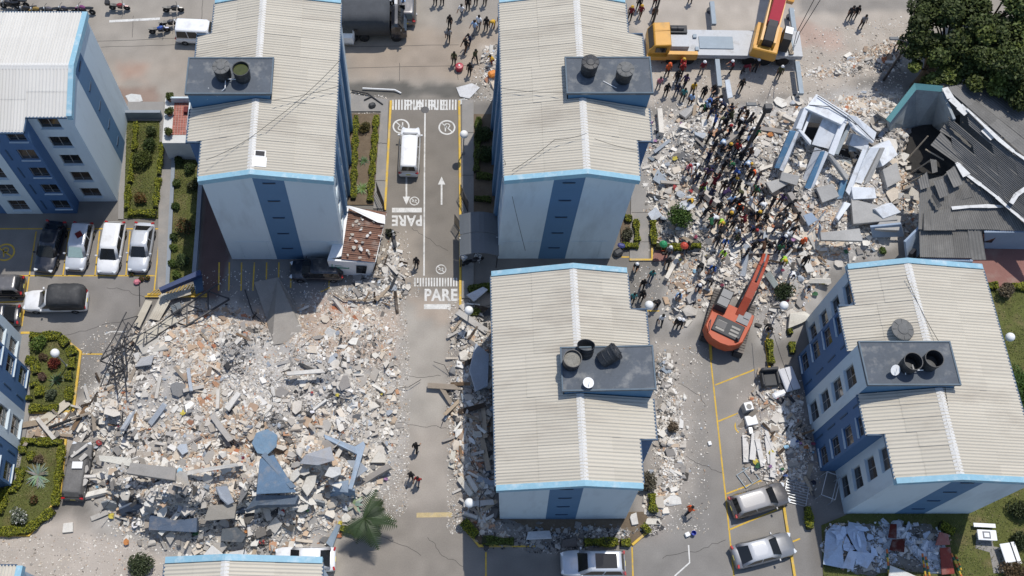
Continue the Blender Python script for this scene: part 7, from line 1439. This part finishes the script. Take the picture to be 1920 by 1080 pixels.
for u, v, a, pose, sh_, tr_, hat, lab in (
 (781,500,260,'stand','black','dark',None,'person in black walking past the lower zebra stripes'), (780,845,70,'walk','black','black',None,'person in black alone in the middle of the dusty driveway'), (784,905,250,'walk','red','grey',None,'person with a red top on the dusty driveway'), (771,898,80,'stand','dark','dark',None,'slim person in dark clothes beside the one in red'), (1288,961,30,'walk','orange','black',None,'person in orange shirt walking alone in the right car park'),
 (757,22,270,'stand','lightblue','navy',None,'person in light blue shirt beside the canvas truck'), (843,52,250,'stand','black','dark',None,'person in black in the street, top of a close pair'), (841,76,260,'walk','grey','dark',None,'person in grey top in the street, bottom of a close pair'), (865,32,240,'walk','white','grey',None,'person in white top in the street'), (877,18,270,'stand','black','black',None,'person in black near the top edge of the street'), (892,8,260,'stand','white','dark',None,'person in white at the top edge of the street'), (909,8,250,'stand','lightblue','dark',None,'person in light blue at the top edge of the street'), (829,8,270,'stand','black','dark',None,'dark clad person at the top edge right of the trucks'), (816,8,260,'stand','grey','dark',None,'grey clad person at the top edge right of the trucks'),
 (889,62,230,'walk','lightblue','grey',None,'person in light blue shirt in the street group'), (897,54,240,'stand','white','grey',None,'person in white behind the light blue shirt in the street group'), (911,56,260,'stand','black','dark',None,'person in black second from the right in the street group'), (925,50,250,'bend','yellow','maroon','yellow','person in yellow with yellow helmet in the street group'), (937,50,250,'stand','black','black',None,'person in black by the wall in the street group'), (873,96,230,'walk','black','brown',None,'person in black and brown in the street'), (881,84,220,'reach','navy','navy',None,'person in navy holding on to another in the street'), (851,120,260,'stand','olive','dark',None,'person in olive left of the red cooler'), (880,140,250,'stand','black','dark',None,'person in black right of the red cooler'), (890,116,300,'walk','olive','dark',None,'person in olive striding towards the small heap'), (925,118,200,'crouch','yellow','maroon',None,'person in yellow on the small rubble heap'),
 (1180,36,250,'stand','maroon','black','yellow','person in maroon with yellow helmet nearest the roof corner'), (1196,16,250,'stand','dark','black','yellow','person in dark top with yellow helmet at the top edge'), (1199,32,240,'walk','maroon','brown','yellow','person in maroon with yellow helmet beside the roof corner'), (1226,12,280,'stand','maroon','dark','white','person in maroon with white helmet at the top edge'), (1293,4,270,'stand','dark','dark',None,'dark clad person at the top edge above the crane'), (1224,36,270,'stand','brown','dark',None,'person in brown in front of the crane cab'),
 (1249,142,280,'stand','orange','dark','orange','person in orange with orange helmet below the crane cab'), (1275,128,270,'reach','red','black','yellow','person in red with yellow helmet below the crane'), (1275,142,270,'stand','red','dark','red','person in red under another one below the crane'), (1313,138,280,'stand','maroon','grey','white','person in maroon with white helmet standing below the crane deck'), (1370,134,200,'reach','maroon','dark','white','person in maroon with white helmet right of the outrigger'), (1391,136,340,'bend','maroon','dark',None,'person in maroon bending below the crane'), (1413,134,270,'stand','black','dark','white','person in black with white helmet below the crane turntable'), (1457,146,250,'stand','olive','dark','white','person with white helmet near the last crane wheel'), (1386,170,240,'walk','black','dark',None,'person in black alone below the crane outrigger'),
 (1233,166,270,'stand','pink','grey',None,'person in pink by the corner of the roof deck'), (1247,178,260,'stand','black','dark',None,'person in black first in the bucket line'), (1267,154,240,'walk','black','black',None,'person in black behind the bucket line'), (1282,162,230,'walk','purple','dark',None,'person in purple behind the bucket line'), (1267,178,250,'stand','navy','jeans',None,'person in navy in the bucket line'), (1278,188,250,'stand','teal','dark',None,'person in teal in the bucket line'), (1296,176,270,'stand','yellow','dark',None,'person in yellow shirt in the bucket line'), (1292,198,240,'stand','lightblue','black',None,'person in light blue in the bucket line'), (1316,184,230,'stand','black','black',None,'person in black with arms low in the bucket line'), (1336,178,230,'reach','black','dark',None,'person in black by the standing pale blue board'), (1329,196,240,'bend','blue','dark',None,'person in blue bending in the bucket line'), (1319,210,220,'bend','green','dark',None,'person in dark green bending at the end of the bucket line'), (1339,206,240,'bend','dark','brown',None,'person in dark clothes bending at the end of the bucket line'),
 (1352,274,250,'bend','lightblue','dark','white','person in light blue with white helmet high in the crowd'), (1365,288,220,'reach','black','dark','yellow','person in black with yellow helmet high in the crowd'), (1377,290,240,'stand','red','dark',None,'person in red at the right side of the crowd'), (1285,326,270,'reach','pink','jeans','red','person in pink with red helmet left of the crowd'), (1314,358,250,'bend','lime','dark',None,'person in lime left of the crowd'), (1372,354,260,'stand','grey','dark','yellow','person in grey with yellow helmet in the crowd'), (1294,384,230,'bend','yellow','dark',None,'person in yellow bending above the big green bush'), (1382,394,260,'bend','orange','dark',None,'person in orange bending in the crowd'), (1364,414,240,'reach','black','dark','yellow','person in black with yellow helmet low in the crowd'), (1348,422,260,'bend','lime','navy','yellow','person in lime with yellow helmet low in the crowd'), (1415,412,250,'reach','black','black','yellow','person in black with yellow helmet at the lower right of the crowd'), (1430,392,220,'bend','white','dark','white','person in white with white helmet right of the crowd'), (1409,330,240,'bend','orange','brown',None,'person in orange right of the tall lamp'), (1399,314,240,'bend','lightblue','grey','white','person in light blue right of the tall lamp'), (1375,446,230,'stand','white','jeans',None,'person in white low in the crowd'), (1340,460,240,'walk','dark','dark',None,'person in dark clothes low left in the crowd'), (1352,486,230,'reach','lime','green',None,'person in lime green near the digger arm'),
 (1462,460,250,'stand','navy','dark','white','person in navy with white helmet at the tip of the digger arm'), (1497,466,260,'stand','orange','black','orange','person in orange right of the digger arm'), (1465,492,250,'bend','lime','dark','yellow','person in lime beside the digger arm'), (1250,480,260,'stand','grey','dark','white','person in grey with white helmet under the green umbrella'), (1283,472,260,'stand','dark','dark',None,'person standing under the red umbrella'), (1312,504,240,'bend','black','black',None,'person in black bending on the rubble edge'), (1249,500,250,'walk','dark','dark',None,'person in dark clothes at the red brick paving'), (1190,506,250,'reach','black','black','white','person in black with white helmet by the yellow kerb'), (1219,524,240,'walk','teal','jeans',None,'person in teal walking near the roof corner'), (1203,540,250,'walk','black','dark',None,'person in black walking behind the teal one'), (1201,562,240,'stand','black','black',None,'person in black above the white globe lamp'), (1233,572,220,'bend','black','dark',None,'person in black bending right of the globe lamp'), (1236,606,270,'walk','white','dark',None,'person in white shirt below the globe lamp'), (1266,613,260,'stand','black','dark','white','left of two white helmeted persons at the car park'), (1273,614,260,'stand','dark','dark','white','right of two white helmeted persons at the car park'), (1305,546,250,'reach','navy','dark','white','person in navy with white cap on the rubble'), (1271,556,250,'crouch','lightblue','jeans',None,'person in light blue crouching on the rubble'), (1184,566,260,'stand','teal','dark',None,'person in teal half hidden by the roof edge'), (1331,532,230,'bend','dark','brown',None,'person in dark clothes left of the digger cab'), (1335,506,240,'crouch','blue','jeans',None,'person in blue crouching above the digger'), (1481,520,250,'bend','white','blue',None,'person in white bending right of the digger arm'), (1502,499,260,'stand','black','black',None,'person in black right of the digger arm'), (1510,542,250,'crouch','grey','jeans',None,'person in grey blue crouching near the slanted block'), (1437,616,260,'bend','black','black',None,'person in black beside the hedge and the digger'),
 (1589,36,260,'stand','dark','dark',None,'left one of three dark clad persons on the sandy street'), (1600,34,250,'stand','black','black',None,'middle one of three dark clad persons on the sandy street'), (1612,52,270,'stand','grey','dark',None,'lowest of three dark clad persons on the sandy street'), (1679,92,250,'walk','black','black',None,'person in black below the street lamp near the trees'), (1310,136,270,'stand','maroon','dark',None,'person in maroon behind the white helmeted one') ):
    if lab.endswith('behind the white helmeted one'): continue
    person(u, v, A(a), pose, sh_, tr_, hat, lab)
crowd = wpoly([(1308,215),(1345,198),(1390,225),(1402,280),(1396,330),(1420,380),(1465,410),(1485,460),(1462,492),(1400,500),(1340,480),(1310,450),(1296,400),(1296,340),(1312,290),(1318,250)])
cpos = []; n = 0
SH = ['black']*7+['navy']*4+['dark']*5+['grey','grey','white','lightblue','blue','olive','green','brown','purple','maroon']
for x, y in sample_poly(crowd, 900):
    if n >= 105: break
    if not clear(x, y, cpos, .68): continue
    z = gz(x, y); sh_ = R_.choice(SH); tr_ = R_.choice(['black','dark','dark','navy','jeans','brown']); hat = R_.choice([None]*34+['white','white','yellow','red']); pose = R_.choice(['bend','reach','stand','bend','walk','crouch','akimbo'])
    # pixel is only used through the ground position
    d = Vector((x, y, z))-Vector(cam.location); r3 = Vector((d.x, d.y*math.cos(CAM_T)+d.z*math.sin(CAM_T), d.y*math.sin(CAM_T)-d.z*math.cos(CAM_T)))
    act = dict(bend='bending', reach='reaching out', stand='standing', walk='stepping', crouch='crouching', akimbo='hands on hips')[pose]
    person(CAM_U+CAM_F*r3.x/r3.z, CAM_V-CAM_F*r3.y/r3.z, R_.uniform(0,6.28), pose, sh_, tr_, hat, f'{act} person in {sh_} top'+(f' and {hat} helmet' if hat else '')+f' {nearest(x, y)}', 'dense crowd on the right rubble'); n += 1
# ---------------------------------------------------------------- small things
def thing_box(name, u, v, d, rz, m, label, cat, z=0, bev=.03, rx=0, ry=0):
    p = Pg(u, v); b = MB(); b.box((0,0,d[2]/2), d); me = b.mesh(name, m); bevel_mesh(me, bev); o = link(name, me, None, (p.x, p.y, gz(p.x, p.y)+z), (rx, ry, rz)); return tag(o, label, cat)
m_matt = mat('mattress_fabric', (.58,.58,.60,1), .9, .1, 2, .1)
thing_box('mattress', 1474, 716, (1.3,1.8,.22), .35, m_matt, 'pale mattress leaning on furniture beside the slanted block', 'mattress', .55, .07, .15, .25)
so_ = empty('armchair', Pg(1440,712), D_(5), 'black armchair in front of the pale mattress', 'armchair')
for nm, c, d in (('seat',(0,0,.3),(1.3,1.3,.4)),('backrest',(0,.55,.65),(1.3,.25,.75)),('armrest',(-.58,0,.55),(.2,1.2,.35)),('armrest',(.58,0,.55),(.2,1.2,.35))): b = MB(); b.box(c, d); me = b.mesh(nm, m_deckdk); bevel_mesh(me, .06); link(nm, me, so_)
wm = empty('washing_machine', Pg(1398,768), D_(12), 'white washing machine tipped beside the scattered furniture', 'washing machine')
b = MB(); b.box((0,0,.45),(.65,.65,.9)); me = b.mesh('cabinet', mat('grey_enamel', (.30,.31,.32,1), .4, .1)); bevel_mesh(me, .03); link('cabinet', me, wm)
b = MB(); b.box((0,0,.92),(.6,.6,.04)); b.build('lid', m_white, wm); b = MB(); b.lathe([(.18,0),(.2,.03)], (0,-.05,.94), 14); b.build('drum_opening', m_black, wm)
thing_box('white_box', 1407, 790, (.85,.75,.35), .2, m_white, 'white square carton below the washing machine', 'carton')
thing_box('small_appliance', 1406, 809, (.3,.5,.3), .1, m_steel, 'small grey appliance below the white carton', 'appliance')
for u, v, d, rz, c, lab in ((1460,740,(1.1,.5,.3),.4,(.75,.75,.76,1),'white bag heap under the mattress'), (1462,752,(.5,.5,.3),.9,(.03,.03,.035,1),'black bag under the mattress')):
    o = thing_box('plastic_bag', u, v, d, rz, MATS['plain_paint'], lab, 'bag', 0, .12); o.color = c
for k, (u, v, a) in enumerate(((1398,842,1.5),(1412,838,1.4),(1424,850,1.7),(1440,845,1.6),(1448,870,1.5),(1446,835,1.9))):
    p = Pg(u, v); o = link('loose_board', FR['board'][k], None, (p.x, p.y, p.z+.15), (.05*k, -.04*k, a), (2.0, 2.4, 1.5)); o.color = (.62,.60,.57,1); tag(o, ['far left pale plank of the fan beside the slanted block','second pale plank of the fan beside the slanted block','third pale plank of the fan beside the slanted block','fourth pale plank of the fan beside the slanted block','lowest pale plank of the fan beside the slanted block','topmost pale plank of the fan beside the slanted block'][k], 'plank')
fr = empty('window_frame', Pg(1402,895)+Vector((0,0,.08)), .55, 'grey empty window frame lying flat above the dusty hatchback', 'window frame')
for c, d in (((0,.55,0),(1.3,.06,.05)),((0,-.55,0),(1.3,.06,.05)),((.62,0,0),(.06,1.04,.05)),((-.62,0,0),(.06,1.04,.05)),((0,0,0),(.05,1.04,.04))): b = MB(); b.box(c, d); b.build('frame_bar', m_cgrey, fr)
fe = empty('metal_grille', Pg(1492,925)+Vector((0,0,.1)), 1.3, 'grey fallen bar grille by the corner of the slanted block', 'grille')
for i in range(9): b = MB(); b.box((-.8+.2*i,0,.02*i),(.04,1.7,.04), ry=.05); b.build('bar', m_steel, fe)
for y in (-.8,.8): b = MB(); b.box((0,y,.06),(1.75,.05,.05)); b.build('rail', m_steel, fe)
sc = empty('scaffold_frame', Pg(1545,920)+Vector((0,0,.0)), 1.2, 'grey pipe frame standing against the slanted block corner', 'pipe frame')
for pts in ([(-.9,-.5,0),(-.9,-.5,1.6),(.9,-.5,1.6),(.9,-.5,0)],[(-.9,.5,0),(-.9,.5,1.6),(.9,.5,1.6),(.9,.5,0)],[(-.9,-.5,1.6),(-.9,.5,1.6)],[(.9,-.5,1.6),(.9,.5,1.6)],[(-.9,-.5,.8),(.9,-.5,.8)]): b = MB(); b.tube(pts, .03, 5); b.build('pipe', m_steel, sc)
# picnic tables
def table(u, v, rz, label, top=(1.35,.75), bench=True):
    e = empty('garden_table', P(u, v, 0), rz, label, 'table', 'white tables on the lawn'); b = MB(); b.box((0,0,.74),(top[0],top[1],.08)); me = b.mesh('tabletop', m_white); bevel_mesh(me, .03); link('tabletop', me, e)
    for x in (-top[0]*.32, top[0]*.32): b = MB(); b.box((x,0,.35),(.14,.5,.7)); b.build('leg', m_conc, e)
    b = MB(); b.box((.05,top[1]*.5+.38,.44),(top[0]*1.15,.28,.08)); b.build('bench', m_white, e)
    b = MB(); b.box((.05,top[1]*.5+.38,.2),(top[0]*.9,.18,.4)); b.build('bench_base', m_conc, e); return e
t1 = table(1842,1007,D_(-3),'white table with dark board panel on the lawn, nearer the slanted block'); b = MB(); b.box((-.05,.0,.79),(.55,.5,.02)); b.build('game_board', mat('grey_board', (.16,.16,.17,1), .6), t1); b = MB(); b.box((-.05,0,.805),(.36,.3,.01)); b.build('board_inlay', m_white, t1)
table(1880,1040,D_(-82),'plain white table on the lawn nearer the right edge')
# striped playground posts
m_sg, m_sy, m_so = (mat('post_'+n, c, .5, .1) for n, c in (('green',(.02,.09,.05,1)),('yellow',(.55,.36,.04,1)),('orange',(.5,.13,.03,1))))
for (u0, v0, u1, v1, lab) in ((1658,1032,1664,1085,'leftmost green and yellow striped post at the bottom edge'), (1724,1040,1732,1085,'second striped post with green bands near the bottom'), (1730,1046,1740,1085,'third striped post leaning beside the red board'), (1778,1040,1800,1085,'long striped post right of the red board'), (1786,1042,1798,1070,'short orange and green striped post at far right')):
    a = Pg(u0, v0)+Vector((0,0,.5)); c = Pg(u1, v1)+Vector((0,0,.35)); e = empty('striped_post', a, 0, lab, 'post', 'striped playground posts'); n = 7
    for i in range(n): b = MB(); b.tube([(c-a)*(i/n), (c-a)*((i+1)/n)], .075, 8); b.build('stripe', (m_sg, m_sy, m_so)[(i+int(u0)) % 3], e)
# umbrellas, cooler, buckets, chairs, bins
def umbrella(u, v, col, label):
    p = Pg(u, v, 1.9); e = empty('umbrella', p, 0, label, 'umbrella'); n = 8; b = MB(); top = (0,0,2.25); rim = [(.33*math.cos(2*math.pi*k/n), .33*math.sin(2*math.pi*k/n), 1.95) for k in range(n)]; mid = [(.2*math.cos(2*math.pi*k/n), .2*math.sin(2*math.pi*k/n), 2.15) for k in range(n)]
    b.add([top]+mid+rim, [(0,1+k,1+(k+1)%n) for k in range(n)]+[(1+k,1+n+k,1+n+(k+1)%n,1+(k+1)%n) for k in range(n)]); c = b.build('canopy', MATS['plain_paint'], e); c.color = col; b = MB(); b.tube([(0,0,.9),(0,0,2.3)], .012, 5); b.build('shaft', m_steel, e)
umbrella(1283,461,(.50,.07,.04,1),'bright red umbrella held at the hedge'); umbrella(1244,458,(.03,.25,.10,1),'green umbrella held left of the red one')
ck = empty('cooler', Pg(861,130), .1, 'red round cooler on the street between two persons', 'cooler'); b = MB(); b.lathe([(.3,0),(.34,.1),(.34,.45),(.36,.5),(.3,.58),(.1,.6)], n=16); b.build('bucket', mat('red_plastic', (.35,.03,.05,1), .4), ck); b = MB(); b.lathe([(.08,.6),(.08,.64)], n=10); b.build('cap', m_white, ck)
for u, v, col, lab in ((1299,1001,(.02,.05,.35,1),'blue bucket on the right car park'), (1242,470,(.55,.10,.03,1),'orange bucket in the hedge corner')):
    p = Pg(u, v); b = MB(); b.lathe([(.13,0),(.18,.33),(.165,.33),(.12,.05)], n=14); o = b.build('bucket', MATS['plain_paint'], None, p+Vector((0,0,.05))); o.color = col; tag(o, lab, 'bucket')
thing_box('small_box', 1288, 1003, (.35,.3,.28), .4, m_white, 'small white box beside the blue bucket', 'box')
thing_box('small_box', 1330, 832, (.25,.3,.2), .2, m_white, 'small white box alone on the car park', 'box')
thing_box('black_bag', 1158, 476, (.8,.6,.5), .5, m_deckdk, 'black bag heap at the corner of the tall block', 'bag', 0, .15)
o = thing_box('blue_bag', 1163, 466, (.6,.4,.3), -.3, MATS['plain_paint'], 'navy and white bag on the black bag heap', 'bag', .4, .12); o.color = (.05,.06,.2,1)
o = thing_box('orange_bundle', 923, 143, (.75,.6,.5), .4, MATS['plain_paint'], 'orange bundle at the wall below the small heap', 'bundle', .1, .15); o.color = (.6,.2,.03,1)
thing_box('black_sack', 698, 200, (.6,.5,.4), .4, m_deckdk, 'black sack at the top of the planted strip', 'sack', 0, .14)
thing_box('dark_box', 779, 326, (.45,.4,.35), .1, m_dsteel, 'dark box on the road behind the white van', 'box', 0, .05)
def chair(u, v, rz, label):
    e = empty('plastic_chair', Pg(u, v), rz, label, 'chair'); b = MB(); b.box((0,0,.43),(.46,.46,.05)); b.build('seat', m_white, e); b = MB(); b.box((-.22,0,.68),(.05,.44,.45), ry=-.15); b.build('backrest', m_white, e)
    for x in (-.2,.2):
        for y in (-.2,.2): b = MB(); b.tube([(x,y,0),(x,y,.42)], .02, 5); b.build('leg', m_white, e)
    for y in (-.24,.24): b = MB(); b.box((0,y,.62),(.42,.05,.04)); b.build('armrest', m_white, e)
chair(869,487,.8,'white plastic chair left of the arched shelter'); chair(896,488,-.4,'white plastic chair under the front of the arched shelter')
for u, v, a, lab in ((708,455,80,'black scooter left of two beside the rust red hut'), (737,452,100,'black scooter right of two beside the rust red hut'), (886,490,20,'dark motorcycle in shade under the arched shelter')): motorcycle('motorcycle', lab, u, v, D_(a), (.02,.02,.025,1))
# gate leaves of the driveway
for u, v0, v1, lab in ((713,360,396,'dark folded gate leaf left of the driveway'), (869,365,398,'dark folded gate leaf right of the driveway'), (858,420,440,'broken gate leaf leaning by the arched shelter')):
    a, c = P(u-6, v0), P(u+8, v1); e = empty('gate_leaf', a, 0, lab, 'gate', 'driveway gate leaves'); d = c-a; n = 11
    for i in range(n): p = d*(i/(n-1)); b = MB(); b.tube([p+Vector((0,0,.1)), p+Vector((0,0,1.7))], .025, 4); b.build('bar', m_dsteel, e)
    for z in (.15,1.65): b = MB(); b.tube([Vector((0,0,z)), d+Vector((0,0,z))], .04, 5); b.build('rail', m_dsteel, e)
# white sheets lying on the big bush
plate('white_sheet', [(1262,402),(1272,390),(1286,388),(1298,400),(1284,408)], (232,234,236), .03, 'white crumpled sheet lying on the big green bush', 'sheet', 1.2)
plate('white_sheet', [(1212,405),(1228,392),(1240,408),(1222,420)], (210,216,224), .1, 'pale ribbed sheet left of the big green bush', 'sheet', .4)
# pole with a small flag at the left lot corner, pink bundle
rods([(262,575,0),(268,540,1.2)], .035, m_dsteel, 'thin dark pole at the corner of the left car park', 'pole', 'sign_pole')
o = thing_box('pink_bundle', 258, 530, (.55,.45,.35), .3, MATS['plain_paint'], 'pink bundle on the ground below the fourth parked car', 'bundle', 0, .14); o.color = (.55,.18,.22,1)
for i, (u, v) in enumerate(((248,512),(276,522),(264,524))): bush(u, v, .28, ['small potted plant below the fourth parked car, left one','small potted plant below the fourth parked car, right one','small potted plant next to the pink bundle'][i], (.05,.06,.02), (.15,.05,.03), leaf=.05, group='potted plants by the kerb')
# loose shade roof scrap and boards near guard hut
for i in range(34):
    u, v = R_.uniform(650,720), R_.uniform(395,485); 
    if i < 34:
        p = P(u, v, 2.85); o = link('roof_litter', FR['slab'][i % 16], None, (p.x, p.y, 2.86), (R_.gauss(0,.1), R_.gauss(0,.1), R_.uniform(0,6)), (.2+.3*R_.random(),.2+.3*R_.random(),.4)); o.color = R_.choice([(.6,.58,.55,1),(.42,.38,.33,1),(.3,.27,.24,1)]); tag(o, 'plaster scrap lying on the rust red hut roof', 'plaster scrap', 'plaster scraps on the hut roof')
for u, v, r in ((708,440,.6),(733,438,.5)): bush(u, v, r, 'dark climbing plant at the driveway gate, '+('left' if u < 720 else 'right')+' clump', (.03,.035,.02), None)

# labels that would read alike: tell the things apart by their rank from the landmark they name
by = {}
for o in S.objects:
    if o.parent is None and o.get('label') and o.get('category'): by.setdefault(o['label'], []).append(o)
ORD = ['closest','second closest','third closest','fourth closest','fifth closest','sixth closest','seventh closest','eighth closest','ninth closest','tenth closest']
OLR = ['first','second','third','fourth','fifth','sixth','seventh','eighth','ninth','tenth']
for lab, os_ in by.items():
    if len(os_) < 2: continue
    if ' of the ' in lab and 'torn' not in lab or ' above the ' in lab or ' below the ' in lab:
        os_.sort(key=lambda o: ldist(o.location.x, o.location.y))
        for o, k in zip(os_, ORD): o['label'] = lab+', '+k
    else:
        os_.sort(key=lambda o: o.location.x); n = len(os_)
        for i, o in enumerate(os_):
            j = min(i, n-1-i)
            if j < 10: o['label'] = lab+f', {OLR[j]} from '+('left' if i <= n-1-i else 'right')
